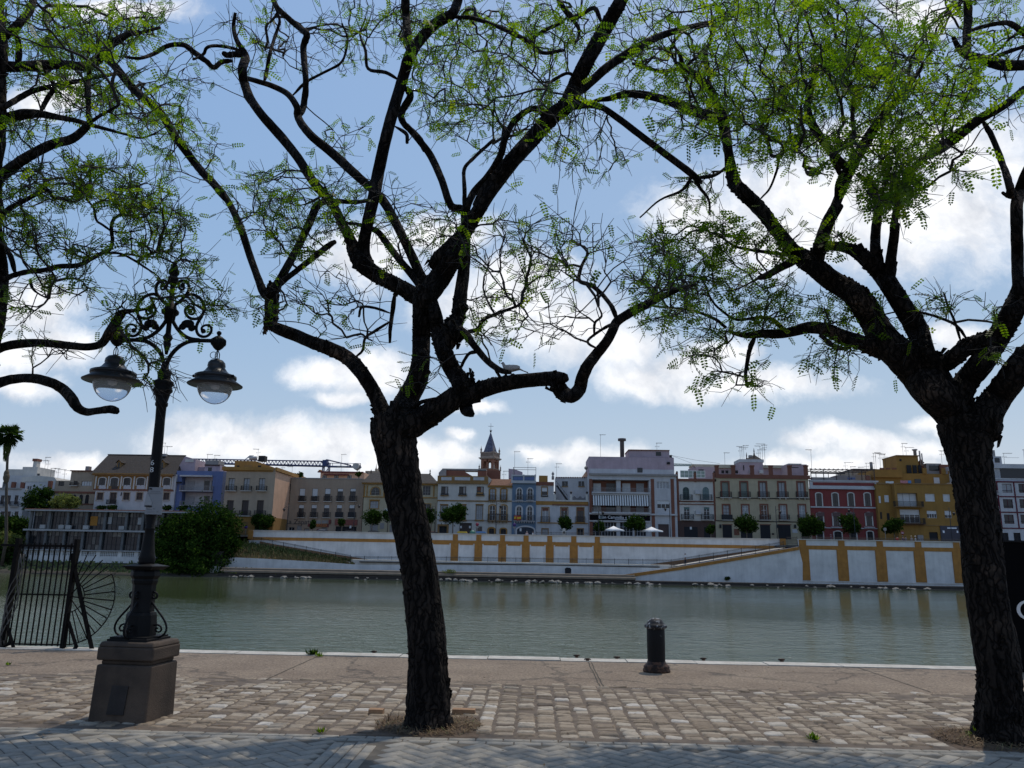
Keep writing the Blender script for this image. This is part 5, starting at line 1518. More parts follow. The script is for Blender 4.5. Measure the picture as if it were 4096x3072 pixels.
h.win(750, 640 - 40, 90, 68, pane=M_BLIND, frame=M_P_GREY, mull=(4, 1)); h.win(655, 600 - 5, 34, 60, frame=M_BRWOOD); h.win(530, 615, 50, 40, frame=M_DWOOD); h.balcony(610, 680, 606, 632); h.block('brick_pier', 412, 440, 590, 660, -.6, .6, M_BRICK)
h.done()

# 2 big tiled house with an arcade
h = House('white and ochre house with a big tiled hip roof and arched gallery', 1, 808, 1498, 530, YB, M_P_WHITE2, 14)
r = h.root
e0 = h.xz(800, 532); e1 = h.xz(1512, 526); r0 = h.xz(935, 381, YB + 7); r1 = h.xz(1603, 374, YB + 7)
ov = .5
mb = MB(); mb.add([(e0[0] - .3, YB - ov, e0[1] - .05), (e1[0] + .2, YB - ov, e0[1] - .05), (r1[0], YB + 7, r1[1]), (r0[0], YB + 7, r1[1]), (e1[0] + .2, YB + 14.5, e0[1]), (e0[0] - .3, YB + 14.5, e0[1])],
                  [(0, 1, 2, 3), (0, 3, 5), (3, 2, 4, 5), (1, 4, 2)])
mb.build('roof', M_TILE, r)
MB().box(r0[0] - .1, r1[0] + .1, YB + 6.85, YB + 7.15, r1[1] - .03, r1[1] + .12).build('ridge', MAT('ridge_tile', (.08, .055, .04), .9, .3, 3, .2), r)
for (dx_, dyp) in ((1035, 0), (1412, 0)):
    Yd = YB + 2.2
    pa_, pb_ = h.xz(dx_ - 30, 490, Yd), h.xz(dx_ + 12, 430, Yd)
    dm = MB(); dm.prism([(pa_[0], pa_[1]), (pb_[0], pa_[1]), (pb_[0], pb_[1]), ((pa_[0] + pb_[0]) / 2, pb_[1] + .45), (pa_[0], pb_[1])], Yd, Yd + 4)
    o = dm.build('dormer', M_P_OCH2, r)
    MB().box(pa_[0] + .25, pb_[0] - .25, Yd - .03, Yd - .004, pa_[1] + .3, pb_[1] - .05).build('pane', M_GLASS, o)
    mm = (pa_[0] + pb_[0]) / 2
    MB().add([(pa_[0] - .25, Yd - .25, pb_[1] - .1), (mm, Yd - .25, pb_[1] + .5), (mm, Yd + 4.2, pb_[1] + .5), (pa_[0] - .25, Yd + 4.2, pb_[1] - .1)], [(0, 1, 2, 3)]).add(
        [(pb_[0] + .25, Yd - .25, pb_[1] - .1), (mm, Yd - .25, pb_[1] + .5), (mm, Yd + 4.2, pb_[1] + .5), (pb_[0] + .25, Yd + 4.2, pb_[1] - .1)], [(3, 2, 1, 0)]).build('roof', M_TILE, o)
h.strip('gallery', 812, 1498, 536, 672, .04, M_P_OCH2); h.strip('eaves', 806, 1502, 528, 548, .35, M_P_OCH)
h.strip('cornice', 808, 1500, 664, 676, .18, M_BRICK)
for x in (829, 938, 1048, 1160, 1272, 1388, 1492): h.strip('pilaster', x - 6, x + 6, 552, 664, .14, M_P_WHITE, .045)
Yold = h.Y; h.Y = Yold - .04
for x, w_ in ((885, 62), (990, 70), (1100, 66), (1218, 72), (1332, 66), (1443, 66)):
    h.arch(x, 600, w_ - 6, 70, sur=M_P_WHITE, sw=.18, frame=M_DWOOD, flat=True)
    if x != 990: h.strip('parapet', x - w_ / 2, x + w_ / 2, 628, 661, .03, M_P_WHITE2, .002)
h.win(990, 648, 56, 34, frame=M_DWOOD, deep=.03) if False else h.strip('door', 962, 1018, 636, 664, .03, M_DWOOD, .002)
h.Y = Yold
for x in (864, 1092, 1205, 1325, 1437): h.win(x, 724, 52, 62, frame=M_BRWOOD, pane=M_DWOOD, sur=M_P_SAND, sw=.16)
h.win(976, 740, 56, 96, frame=M_BRWOOD, pane=M_DWOOD, sur=M_P_SAND, sw=.1, name='door'); h.balcony(925, 1005, 755, 795)
h.strip('wall_lamp', 1045, 1052, 690, 720, .1, M_IRON)
h.poly('side_gable', [(1503, 530), (1600, 378), (1690, 405), (1680, 530)], 3, 8, M_P_PINK); h.block('roof_vent', 1600, 1672, 402, 428, 2.9, .3, M_P_WHITE)
h.block('chimney', 1395, 1432, 356, 378, 6, 1, M_P_GREY); h.block('chimney', 1308, 1330, 358, 380, 6, 1, M_P_GREY)
h.done()

# 3 bright blue house with loggias
h = House('bright blue house with two recessed balcony loggias', 1, 1496, 1904, 505, YB + .5, M_P_BLUE2, 12)
for (cy, hh) in ((612, 130), (745, 120)):
    x0, x1, z0, z1 = h.rect(1702, cy, 270, hh)
    h.holes.append((x0, x1, z0, z1, 1.6))
    h.strip('loggia_wall', 1566, 1838, cy - hh / 2, cy + hh / 2, -1.55, M_P_WHITE2, -1.58)
    o = h.strip('window', 1735, 1780, cy - 30, cy + hh / 2 - 6, -1.46, M_GLASS, -1.54); h.strip('window', 1800, 1828, cy - 30, cy + hh / 2 - 6, -1.46, M_GLASS, -1.54)
    h.strip('window', 1590, 1650, cy - 25, cy + hh / 2 - 6, -1.46, M_CURT, -1.54)
    h.balcony(1556, 1842, cy + 22, cy + hh / 2, .5, M_P_WHITE2, M_P_GREY)
h.strip('awning', 1562, 1840, 543, 556, .5, M_P_WHITE2); h.strip('canopy', 1532, 1572, 600, 610, .5, M_DARK)
h.block('roof_room', 1768, 1900, 455, 508, 2, 6, M_P_PINK); h.block('roof_room', 1590, 1765, 470, 508, 4, 4, M_P_PINK); h.win(1812 - 0, 540 - 0, 1, 1) if False else None
h.block('water_tank', 1775, 1888, 412, 452, 3, 3, M_P_GREY); h.block('roof_edge', 1768, 1898, 449, 460, 1.8, 6.4, M_P_GROUND); h.block('door', 1797, 1830, 474, 507, 1.97, .02, M_GLASS)
h.done()

# 4 big sand and ochre house standing forward
h = House('tall sand coloured house with ochre ground floor and sunlit side wall', 2, -13, 415, 478, 142, M_P_SAND, 21)
h.strip('cornice', -20, 422, 472, 500, .35, M_P_OCH); h.strip('frieze', -13, 415, 500, 510, .12, M_P_OCH)
o = MB().box(h.X1, h.X1 + .3, 142 - .35, 163, h.xz(415, 505)[1], h.xz(415, 474)[1]).build('side_cornice', M_P_OCH, h.root)
h.strip('plinth', -13, 415, 900, 1056, .06, M_P_OCH)
MB().box(h.X1 + .002, h.X1 + .06, 142 - .05, 163, h.Z0, h.xz(415, 905)[1]).build('side_plinth', M_P_OCH, h.root)
MB().box(h.X1 + .003, h.X1 + .03, 142, 162.9, h.xz(415, 905)[1], h.xz(415, 508)[1]).build('side_wall', M_P_PEACH_SUNLIT, h.root)  # peach sheet over the sand wall, with the sun's brightness put into its colour
for x in (56, 186, 318): h.win(x, 622, 52, 108, frame=M_DWOOD, pane=M_CURT, sur=M_P_SAND, sw=.06, name='door', mull=(2, 2)); h.balcony(x - 46, x + 46, 635, 676, .5)
for x in (42, 172, 302): h.win(x, 830, 58, 142, frame=M_DWOOD, pane=M_DWOOD, sur=M_P_SAND, sw=.06, name='door'); h.balcony(x - 50, x + 50, 848, 892, .4)
Yo = h.Y; h.Y = Yo - .06
h.strip('door', 140, 195, 945, 1056, .03, M_P_OCH2, .002); h.strip('door', 255, 330, 985, 1056, .03, M_DARK, .002); h.Y = Yo
mb = MB().box(h.X1 + .031, h.X1 + .08, 151, 152.2, h.xz(415, 640)[1], h.xz(415, 580)[1]); mb.build('window', M_DARK, h.root)
mb = MB().box(h.X1 + .061, h.X1 + .09, 150, 151.1, h.Z0, h.xz(415, 945)[1]); mb.build('side_door', M_P_OCH2, h.root)
h.block('roof_room', 83, 262, 418, 475, 5, 6, M_P_OCH); h.poly('roof_slope', [(262, 430), (262, 475), (382, 475), (382, 460)], 5, 5, M_P_OCH)
h.block('vent', 100, 125, 458, 472, 4.9, .1, M_DARK); h.block('vent', 165, 232, 455, 472, 4.9, .1, M_P_OCH2); h.block('vent', 284, 310, 458, 472, 4.9, .1, M_DARK)
h.block('air_cooler', 288, 343, 373, 420, 6, 1.5, M_DARK)
sh = MB(); pa_ = h.xz(185, 414, 148.5); pb_ = h.xz(275, 378, 148.5)
sh.tube([(pa_[0] + .6, 148.5, pa_[1] + .5), (pb_[0], 148.5, pa_[1] + .5)], .34, 12); sh.add([(pa_[0], 147.2, pa_[1] - .1), (pa_[0] + 1.0, 147.2, pb_[1]), (pb_[0], 147.2, pb_[1]), (pb_[0] - .4, 147.2, pb_[1] - .2)], [(0, 1, 2, 3)]); sh.build('solar_heater', M_P_WHITE2, h.root)
h.done()

# 5 beige house with ten small balconies
h = House('plain beige house with ten narrow balcony doors and shops below', 2, 553, 1188, 571, 151, M_P_BEIGE, 12)
for i, x in enumerate((666, 776, 886, 994, 1104)):
    h.win(x, 712, 48, 112, frame=M_DWOOD, blind=(.55, .6, .42, .22, .22)[i], name='door', mull=(2, 3)); h.balcony(x - 33, x + 36, 722, 768, .35)
for i, x in enumerate((657, 767, 876, 985, 1094)):
    h.win(x, 855, 46, 116, frame=M_DWOOD, blind=.25, name='door', mull=(2, 3)); h.balcony(x - 33, x + 36, 862, 908, .35, solid=i > 2)
h.strip('edge', 545, 1190, 566, 574, .08, M_P_GREY)
h.win(575, 1005, 50, 30, pane=M_DARK, frame=M_P_WHITE2); h.win(642, 1012, 42, 74, pane=M_P_GREY, frame=M_P_GREY, name='door', mull=(1, 1)); h.win(705, 1025, 44, 44, pane=M_P_GREY, frame=M_DARK, mull=(1, 1))
h.win(860, 1020, 50, 50, pane=M_P_GREY, frame=M_P_GREY, name='door', mull=(1, 1)); h.strip('panel', 785, 828, 934, 960, .05, M_P_GREY); h.strip('panel', 838, 890, 932, 958, .05, M_P_GREY)
h.win(1045, 1016, 182, 62, pane=M_DARK, frame=M_DWOOD, mull=(4, 2)); h.strip('awning_board', 950, 1144, 926, 974, .12, MAT('rust_board', (.20, .06, .045), .8, .2, 3, 0))
pn = h.xz(1085, 988); h.strip('notice', 1076, 1092, 976, 1000, .02, M_WHITE2)
M_INKD = MAT('black_letter_paint', (.03, .028, .028), .6, .1, 5, 0); M_YLET = MAT('yellow_letter', (.55, .22, .03), .6, .1, 5, 0); M_SIGNRED = MAT('sign_red', (.13, .018, .014), .6, .15, 5, 0); M_GREYLET = MAT('pale_letter', (.72, .74, .76), .6, .1, 5, 0)
p = h.xz(640, 946); text_mesh('lettering', '"La Zapata"', 1.35, (p[0], 151 - .03, p[1]), M_INKD, h.root)
h.strip('underline', 570, 660, 961, 965, .03, M_INKD); h.strip('underline', 664, 694, 948, 951, .03, M_P_GREY); h.strip('underline', 664, 694, 962, 965, .03, M_INKD)
sg = h.strip('shop_sign', 718, 896, 962, 988, .14, M_SIGNRED)
p = h.xz(822, 973); text_mesh('lettering', 'TABACOS', .62, (p[0], 151 - .16, p[1]), M_YLET, sg)
h.strip('underline', 785, 872, 983, 985, .155, M_YLET, .142, sg)
h.strip('side_sign', 901, 916, 926, 962, .4, M_SIGNRED); p = h.xz(808, 1018); MB().lathe([(.01, 0), (.42, 0)], (0, 0), 16)
MB().ball((p[0], 150.97, p[1]), .42, .05, .3).build('oval_sign', M_SIGNRED, h.root)
h.done()

# 6 cream house under a hipped tile roof, half behind the trunk
h = House('cream house with hipped grey tile roof half hidden by the middle trunk', 2, 1192, 1833, 612, YB + 1, M_P_CREAM, 9)
e0 = h.xz(1182, 608); e1 = h.xz(1838, 604); r0 = h.xz(1262, 532, YB + 5.5); r1 = h.xz(1772, 530, YB + 5.5)
Ye = YB + .4
MB().add([(e0[0], Ye, e0[1]), (e1[0], Ye, e0[1]), (r1[0], YB + 5.5, r1[1]), (r0[0], YB + 5.5, r1[1]), (e1[0], YB + 10.5, e0[1]), (e0[0], YB + 10.5, e0[1])], [(0, 1, 2, 3), (0, 3, 5), (3, 2, 4, 5), (1, 4, 2)]).build('roof', M_TILE3, h.root)
h.strip('eaves', 1186, 1836, 606, 624, .4, M_P_OCH); h.strip('cornice', 1192, 1833, 728, 736, .15, M_P_OCH)
h.arch(1301, 680, 74, 66, sur=M_P_OCH, sw=.18, frame=M_P_GREY, pane=M_GLASS); h.win(1742, 675, 68, 80, frame=M_P_GREY, pane=M_GLASS, mull=(3, 3)); h.arch(1520, 680, 74, 66, sur=M_P_OCH, sw=.18)
for x in (1205, 1228, 1375, 1395, 1660, 1805): h.strip('pilaster', x - 5, x + 5, 630, 726, .08, M_P_OCH)
h.win(1290, 795, 72, 60, frame=M_P_GREY, pane=M_CURT, sur=M_P_OCH, sw=.14, mull=(3, 2), head=True); h.win(1740, 820, 70, 60, frame=M_P_GREY, sur=M_P_OCH)
h.win(1285, 1005, 70, 90, pane=M_P_GREY, frame=M_P_GREY, name='door'); h.strip('panel', 1340, 1375, 955, 1005, .05, M_P_GREY); h.win(1440, 1010, 40, 80, pane=M_P_GREY, frame=M_P_GREY, name='door'); h.strip('panel', 1378, 1420, 832, 853, .1, M_P_WHITE2)
for x in (1262, 1772):
    q = h.xz(x, 520, YB + 5.5); MB().lathe([(.12, q[1] - .35), (.16, q[1] - .1), (.05, q[1] + .1), (.16, q[1] + .3), (.02, q[1] + .65)], (q[0], YB + 5.5), 8).build('finial', M_DARK, h.root)
h.done()

# 7 white house with ochre parapet
h = House('white house with ochre parapet panels and brick ruin of a roof room', 3, 106, 545, 600, YB, M_P_WHITE, 10)
h.block('parapet', 108, 545, 548, 601, 0, .4, M_P_OCH2)
Yo = h.Y
for a, b in ((140, 230), (257, 390), (417, 512)): h.strip('panel', a, b, 559, 586, .04, M_P_WHITE2)
h.strip('cornice', 100, 549, 597, 616, .35, M_P_OCH2); h.strip('stringcourse', 104, 547, 758, 768, .14, M_P_OCH2); h.strip('stringcourse', 104, 547, 925, 932, .1, M_P_GREY)
for i, x in enumerate((170, 325, 477)):
    h.win(x, 676, 54, 66, frame=M_DWOOD, sur=M_DWOOD if i != 9 else None, sw=.07, pane=M_GLASS, blind=.5 if i == 2 else 0, bmat=M_BRICK); h.balcony(x - 36, x + 36, 700, 716, .3, M_P_OCH2, M_IRON)
    h.strip('shutter', x + 6, x + 24, 645, 705, .02, M_P_GREY, -.09)
h.strip('sill_board', 450, 502, 690, 706, .32, M_P_OCH2)
for x in (163, 322, 470): h.win(x, 862, 56, 120, frame=M_P_GREY, pane=M_CURT, sur=M_P_OCH2, sw=.1, head=True, mull=(3, 3)); h.strip('sill', x - 40, x + 40, 926, 938, .2, M_P_OCH2)
h.win(155, 1018, 66, 72, pane=M_DARK, frame=M_DWOOD, sur=M_P_OCH2, sw=.35, name='door'); h.win(350, 1005, 105, 100, pane=M_DWOOD, frame=M_DWOOD, name='door', mull=(2, 1)); h.win(468, 1018, 50, 66, pane=M_GLASS, frame=M_BRWOOD, name='door')
for x in (311, 388): h.strip('notice', x - 7, x + 7, 980, 1000, .03, M_WHITE2, -.14)
h.block('roof_room', 180, 345, 498, 550, 3, .5, M_BRICK); h.block('lintel', 150, 530, 486, 503, 3, 2.5, M_P_GREY); h.block('roof_room', 455, 530, 500, 551, 3, 3, M_BRICK); h.poly('roof_gable', [(150, 486), (118, 520), (118, 552), (182, 552), (182, 490)], 2.5, .4, M_P_GREY); h.poly('roof_slope', [(345, 512), (345, 550), (410, 550)], 3, 2, M_BRICK)
h.block('brick_wall', 528, 650, 500, 575, 6, 2, M_BRICK)
h.done()

# 8 narrow house with tiled roof
h = House('narrow white and ochre house with a small red tiled roof', 3, 546, 752, 632, YB, M_P_WHITE, 8)
e0 = h.xz(542, 632); e1 = h.xz(755, 632); r0 = h.xz(566, 574, YB + 4)
MB().add([(e0[0], YB - .45, e0[1]), (e1[0], YB - .45, e0[1]), (e1[0] + .0, YB + 4, r0[1]), (r0[0], YB + 4, r0[1])], [(0, 1, 2, 3)]).add([(e1[0], YB - .45, e0[1] - .1), (e1[0], YB + 4, r0[1] - .1), (e1[0], YB + 4, e0[1] - .1)], [(0, 1, 2)]).build('roof', M_TILE2, h.root)
h.poly('gable', [(536, 600), (536, 545), (572, 575), (546, 632)], 0.3, 4, M_P_WHITE)
h.strip('eaves', 544, 753, 629, 648, .3, M_P_OCH)
for x in (584, 680): h.arch(x, 706, 46, 92, sur=M_P_OCH, sw=.22, flat=True, frame=M_P_OCH2, pane=M_CURT); h.balcony(x - 32, x + 32, 712, 757, .5, M_P_OCH2, brackets=3)
h.strip('stringcourse', 546, 752, 760, 768, .12, M_P_OCH2)
for x in (582, 678): h.arch(x, 866, 48, 124, sur=M_P_OCH, sw=.24, flat=True, frame=M_WFRAME)
h.balcony(540, 718, 880, 935, .6, M_P_OCH2, brackets=6); h.strip('stringcourse', 718, 752, 938, 946, .12, M_BRICK)
h.arch(575, 1028, 44, 52, sur=M_P_OCH, sw=.3, flat=True, pane=M_DARK, frame=M_DWOOD); h.arch(677, 1030, 46, 48, sur=M_P_OCH, sw=.25, flat=True, pane=M_DARK, frame=M_DWOOD)
h.strip('planter', 560, 700, 876, 884, .68, M_DWOOD, .62)
h.done()

# 9 blue house
h = House('narrow blue house with white arched windows and a garage arch', 3, 751, 957, 608, YB - .2, M_P_BLUE, 10)
h.block('parapet', 751, 957, 545, 609, 0, .4, M_P_BLUE)
h.strip('panel', 768, 846, 557, 582, .05, M_P_BLUE2, .002); h.strip('panel', 862, 942, 557, 582, .05, M_P_BLUE2, .002)
h.strip('cornice', 746, 960, 590, 612, .4, M_P_WHITE2); h.strip('coping', 748, 960, 540, 550, .12, M_P_WHITE2, -.5)
for x in (752, 853, 952): h.strip('post', x - 6, x + 6, 536, 592, .08, M_P_WHITE2, .004)
for x in (815, 908): h.arch(x, 703, 46, 98, sur=M_P_WHITE2, sw=.16, frame=M_WFRAME); h.balcony(x - 34, x + 34, 712, 757, .45, M_P_WHITE2, brackets=4)
h.strip('stringcourse', 751, 957, 764, 772, .1, M_P_WHITE2)
for x in (812, 905): h.arch(x, 872, 46, 122, sur=M_P_WHITE2, sw=.24, frame=M_WFRAME)
h.balcony(765, 950, 887, 936, .6, M_P_WHITE2, brackets=9)
h.arch(868, 1030, 146, 78, sur=M_P_WHITE2, sw=.3, pane=MAT('dark_blue_gate', (.012, .02, .035), .6, .2, 3, 0), frame=M_DARK, flat=True, name='garage_door')
h.strip('notice', 818, 834, 1000, 1026, .03 + .06, M_WHITE2, .055)
mb = MB()
for x in (762, 958):
    q = h.xz(x, 545, YB + .3); t = h.xz(x, 474, YB + .3); mb.box(q[0] - .04, q[0] + .04, YB + .3, YB + .38, q[1], t[1]); mb.box(q[0] - .04, q[0] + .04, YB + 4, YB + 4.08, q[1], t[1]); mb.box(q[0] - .04, q[0] + .04, YB + .3, YB + 4.08, t[1] - .04, t[1] + .04)
q = h.xz(762, 474, YB + .3); t = h.xz(958, 474, YB + .3)
for y in (YB + .3, YB + 4): mb.box(q[0], t[0], y, y + .08, q[1] - .041, q[1] + .041)
mb.build('awning_frame', M_P_GREY, h.root)
h.poly('rear_wall', [(722, 570), (722, 485), (775, 490), (842, 515), (842, 570)], 6, 3, M_P_PINK)
h.done()

# 10 white house with terrace
h = House('white terrace house with an outside stair and ochre band', 3, 957, 1413, 775, YB, M_P_WHITE2, 14)
h.block('upper_storey', 957, 1113, 605, 776, .01, 6, M_P_WHITE2); h.block('roof_edge', 955, 1114, 599, 630, -.15, 6, M_BRICK)
Yo = h.Y
h.strip('window', 1010, 1056, 655, 712, .03, M_GLASS); h.strip('surround', 1004, 1010, 645, 720, .07, M_P_OCH2); h.strip('surround', 1056, 1062, 645, 720, .07, M_P_OCH2); h.strip('surround', 1004, 1062, 638, 647, .08, M_P_OCH2); h.strip('blind', 1011, 1055, 656, 682, .05, M_BLIND, .032); h.strip('sill', 1002, 1064, 718, 728, .14, M_DARK)
h.block('rear_storey', 1128, 1412, 558, 780, 5, 5, M_P_WHITE2)
for k in range(14): h.block('eaves_tooth', 1135 + k * 20, 1143 + k * 20, 556, 566, 4.8, .2, M_BRICK)
for x in (1196, 1222, 1337, 1364): h.block('window', x - 11, x + 11, 594, 636, 4.93, .06, M_GLASS); 
for x in (1209, 1351): h.block('sill', x - 28, x + 28, 637, 643, 4.85, .14, M_P_OCH2)
h.strip('band', 957, 1411, 768, 800, .1, M_P_OCH); h.strip('coping', 1113, 1412, 758, 770, .2, M_P_WHITE, -.3); h.strip('band', 1100, 1411, 794, 804, .14, M_BRICK)
for x in (1122, 1262, 1400):
    h.block('pier', x - 9, x + 9, 706, 768, 0, .5, M_P_WHITE); q = h.xz(x, 706, YB + .25); MB().lathe([(.14, q[1]), (.1, q[1] + .12), (.24, q[1] + .3), (.2, q[1] + .45), (.04, q[1] + .55)], (q[0], YB + .25), 10).build('urn', M_DWOOD, h.root)
st = MB(); a_ = h.xz(1132, 632, YB + 3); b2_ = h.xz(1232, 760, YB + 3)
st.prism([(a_[0], a_[1]), (a_[0] + .3, a_[1] + .05), (b2_[0] + .2, b2_[1]), (b2_[0] - .2, b2_[1])], YB + 2.8, YB + 3.6)
for i in range(9):
    f = i / 8; x = a_[0] + (b2_[0] - a_[0]) * f; z = a_[1] + (b2_[1] - a_[1]) * f; st.box(x - .02, x + .02, YB + 2.8, YB + 2.84, z, z + .9)
st.bar((a_[0], YB + 2.82, a_[1] + .9), (b2_[0], YB + 2.82, b2_[1] + .9), .05); st.build('outside_stair', M_IRON, h.root)
h.block('rooftop_hut', 985, 1060, 545, 600, 9, 3, M_P_OCH); q = h.xz(1105, 545, YB + 3); MB().lathe([(.25, q[1] - .8), (.25, q[1] - .2), (.1, q[1]), (.3, q[1] + .3), (.04, q[1] + .8)], (q[0], YB + 3), 10).build('chimney', M_P_GREY, h.root)
mb = MB()
for i in range(14):
    q = h.xz(1278 + i * 8, 755, YB + .2); mb.box(q[0] - .05, q[0] + .05, YB + .2, YB + .24, q[1], q[1] + .5 + .2 * math.sin(i))
mb.build('terrace_railing', M_IRON, h.root)
for i, x in enumerate((1040, 1203, 1343)): h.win(x, 890 - 4, 56, 124, frame=(M_WFRAME, M_WFRAME, M_DWOOD)[i], pane=(M_CURT, M_GLASS, M_GLASS)[i], sur=M_P_OCH2, sw=.16, name='door', blind=.2, bmat=M_BRICK); h.balcony(x - 46, x + 42, 900, 948, .45, M_P_OCH)
h.strip('stringcourse', 970, 1410, 952, 960, .12, M_P_OCH)
for x in (1037, 1342): h.win(x, 1032, 50, 52, frame=M_P_GREY, pane=M_CURT if x < 1100 else M_DARK, sur=M_P_OCH2, sw=.14, name='door')
h.poly('roof_gable', [(1355, 558), (1390, 508), (1412, 530), (1412, 558)], 7, 3, M_P_PEACH_SUNLIT)
h.done()

# 11 apartment block with restaurant
M_AWN = MAT('awning_stripe', (.10, .10, .10), .9, .1, 3, 0)
h = House('grey white apartment block with striped awning and restaurant sign', 3, 1416, 2178, 540, YB - .4, M_P_WHITE2, 16)
for cy, hh in ((638, 112), (790, 150)):
    x0, x1, z0, z1 = h.rect(1690, cy, 488, hh)
    h.holes.append((x0, x1, z0, z1, 1.7))
    h.strip('loggia_wall', 1447, 1934, cy - hh / 2 + 1, cy + hh / 2 - 1, -1.62, M_BRICK, -1.66)
    for x, w_, p_ in ((1493, 66, M_BLIND), (1610, 76, M_GLASS), (1748, 70, M_BLIND), (1868, 66, M_CURT)): h.strip('window', x - w_ / 2, x + w_ / 2, cy - hh / 2 + 24, cy + hh / 2 - 3, -1.52, p_, -1.61)
h.strip('pier', 1655, 1692, 582, 694, -.2, M_P_WHITE2, -1.5); h.strip('pier', 1655, 1692, 715, 865, -.2, M_P_WHITE2, -1.5)
h.balcony(1440, 1938, 655, 690, .6, M_P_WHITE2, M_P_GREY, .16, th=.25); h.balcony(1440, 1942, 828, 863, .6, M_P_WHITE2, M_P_GREY, .16, th=.25)
h.strip('slab', 1440, 1940, 572, 582, .3, M_P_WHITE2); h.strip('slab', 1440, 1940, 703, 715, .3, M_P_WHITE2)
mb = MB(); mw = MB(); n = 46
for i in range(n):
    a = h.xz(1450 + (1932 - 1450) * i / n, 716); b2_ = h.xz(1450 + (1932 - 1450) * (i + 1) / n, 716); zlo = h.xz(1690, 808)[1]
    (mb if i % 2 else mw).add([(a[0], h.Y - .3, a[1]), (b2_[0], h.Y - .3, a[1]), (b2_[0], h.Y - .95, zlo), (a[0], h.Y - .95, zlo), (a[0], h.Y - .28, a[1]), (b2_[0], h.Y - .28, a[1]), (b2_[0], h.Y - .93, zlo), (a[0], h.Y - .93, zlo)], [(0, 3, 2, 1), (4, 5, 6, 7), (0, 4, 7, 3), (1, 2, 6, 5), (3, 7, 6, 2)])
aw = mw.build('awning', M_WHITE2, h.root); mb.build('stripes', M_AWN, aw)
for x in (1434, 1970, 2142): h.strip('brick_pilaster', x - 14, x + 14, 575, 1078, .1, M_BRICK)
h.strip('slab', 1416, 2178, 872, 886, .35, M_P_WHITE2); h.strip('cornice', 1416, 2178, 530, 546, .4, M_P_GREY)
M_SIGNB = MAT('sign_black', (.006, .005, .006), .9, .1, 3, 0, spec=.1)
sg = h.strip('shop_sign', 1424, 1944, 888, 932, .2, M_SIGNB)
p = h.xz(1700, 908); text_mesh('lettering', 'Don Cammillo e Peppone', .80, (p[0] - .15, h.Y - .22, p[1]), M_GREYLET, sg)
p0 = h.xz(1526, 905); MB().box(p0[0] - .28, p0[0] + .28, h.Y - .225, h.Y - .203, p0[1] - .28, p0[1] + .28).build('emblem', MAT('grey_green_emblem', (.22, .27, .27), .6, .2, 9, 0), sg)
MB().box(p0[0] - .15, p0[0] - .05, h.Y - .235, h.Y - .227, p0[1] - .2, p0[1] + .2).box(p0[0] + .02, p0[0] + .17, h.Y - .235, h.Y - .227, p0[1] - .05, p0[1] + .2).build('emblem', M_SIGNB, sg)
h.strip('underline', 1640, 1790, 923, 926, .222, M_GREYLET, .203, sg)
h.strip('fascia', 1420, 1946, 936, 946, .3, M_P_WHITE2)
for x, w_ in ((1500, 110), (1605, 100), (1740, 110), (1860, 100)): h.win(x, 1008, w_, 118, pane=M_DARK, frame=M_P_WHITE2, mull=(4, 3), name='shop_window')
h.win(2055, 628, 108, 62, pane=M_CURT, frame=M_WFRAME, mull=(4, 1)); h.win(2060, 795, 108, 66, pane=M_GLASS, frame=M_WFRAME, blind=.45, mull=(3, 1)); h.win(2062, 1022, 92, 112, pane=MAT('brown_gate', (.045, .022, .02), .6, .2, 3, 0), frame=M_DWOOD, name='garage_door', mull=(1, 1))
h.block('upper_storey', 1416, 2152, 385, 541, 3, 9, M_P_PINK); h.block('roof_room', 1762, 2112, 326, 386, 3.5, 6, M_P_PINK); h.block('roof_edge', 1758, 2114, 321, 329, 3.3, 6.4, M_BRICK); h.block('lower_band', 1418, 2152, 490, 541, 2.9, .1, M_P_WHITE2)
h.block('window', 1995, 2040, 340, 374, 3.44, .05, M_GLASS); h.block('window', 1835, 1880, 478, 518, 2.83, .06, M_GLASS); h.block('lamp_box', 2092, 2118, 428, 446, 2.7, .3, M_DARK)
q = h.xz(1704, 386, YB + 4); t = h.xz(1704, 226, YB + 4); MB().lathe([(.42, q[1] - .3), (.42, t[1] - .6), (.45, t[1] - .55), (.45, t[1] - .5), (.8, t[1] - .45), (.8, t[1])], (q[0], YB + 4), 16).build('flue', MAT('rusty_flue', (.09, .075, .075), .8, .3, 3, 0), h.root)
h.done()

# 12 white house with two arches
h = House('narrow white house with brick edges and two arched balcony doors', 4, 452, 784, 575, YB, M_P_WHITE, 12)
h.strip('cornice', 448, 786, 574, 596, .2, M_BRICK)
for x in (450, 607, 772): h.block('brick_pier', x - 9, x + 9, 520, 600, -.15, .5, M_BRICK); q = h.xz(x, 520, YB); MB().ball((q[0], YB + .1, q[1] + .12), .2).build('finial', M_DWOOD, h.root)
for x in (458, 776): h.strip('brick_edge', x - 10, x + 10, 596, 936, .08, M_BRICK)
for i, x in enumerate((527, 698)): h.arch(x, 700, 54, 112, pane=MAT('dark_green_shutter', (.015, .03, .028), .6, .2, 4, 0) if i == 0 else MAT('grey_green_shutter', (.10, .14, .14), .6, .2, 4, 0), frame=M_GFRAME); h.balcony(x - 50, x + 54, 710, 758, .5)
h.strip('stringcourse', 460, 776, 764, 774, .12, M_BRICK); h.strip('stringcourse', 460, 776, 790, 797, .12, M_BRICK)
for x in (535, 707): h.win(x, 872, 50, 110, frame=M_WFRAME, pane=M_GLASS, blind=.18, bmat=M_GFRAME, name='door', mull=(2, 3)); h.balcony(x - 50, x + 56, 880, 926, .5)
for x, y in ((625, 688), (630, 864)): h.strip('air_conditioner', x - 22, x + 22, y - 16, y + 16, .4, M_P_WHITE2)
h.strip('ground_cladding', 452, 784, 936, 1090, .05, M_P_GROUND)
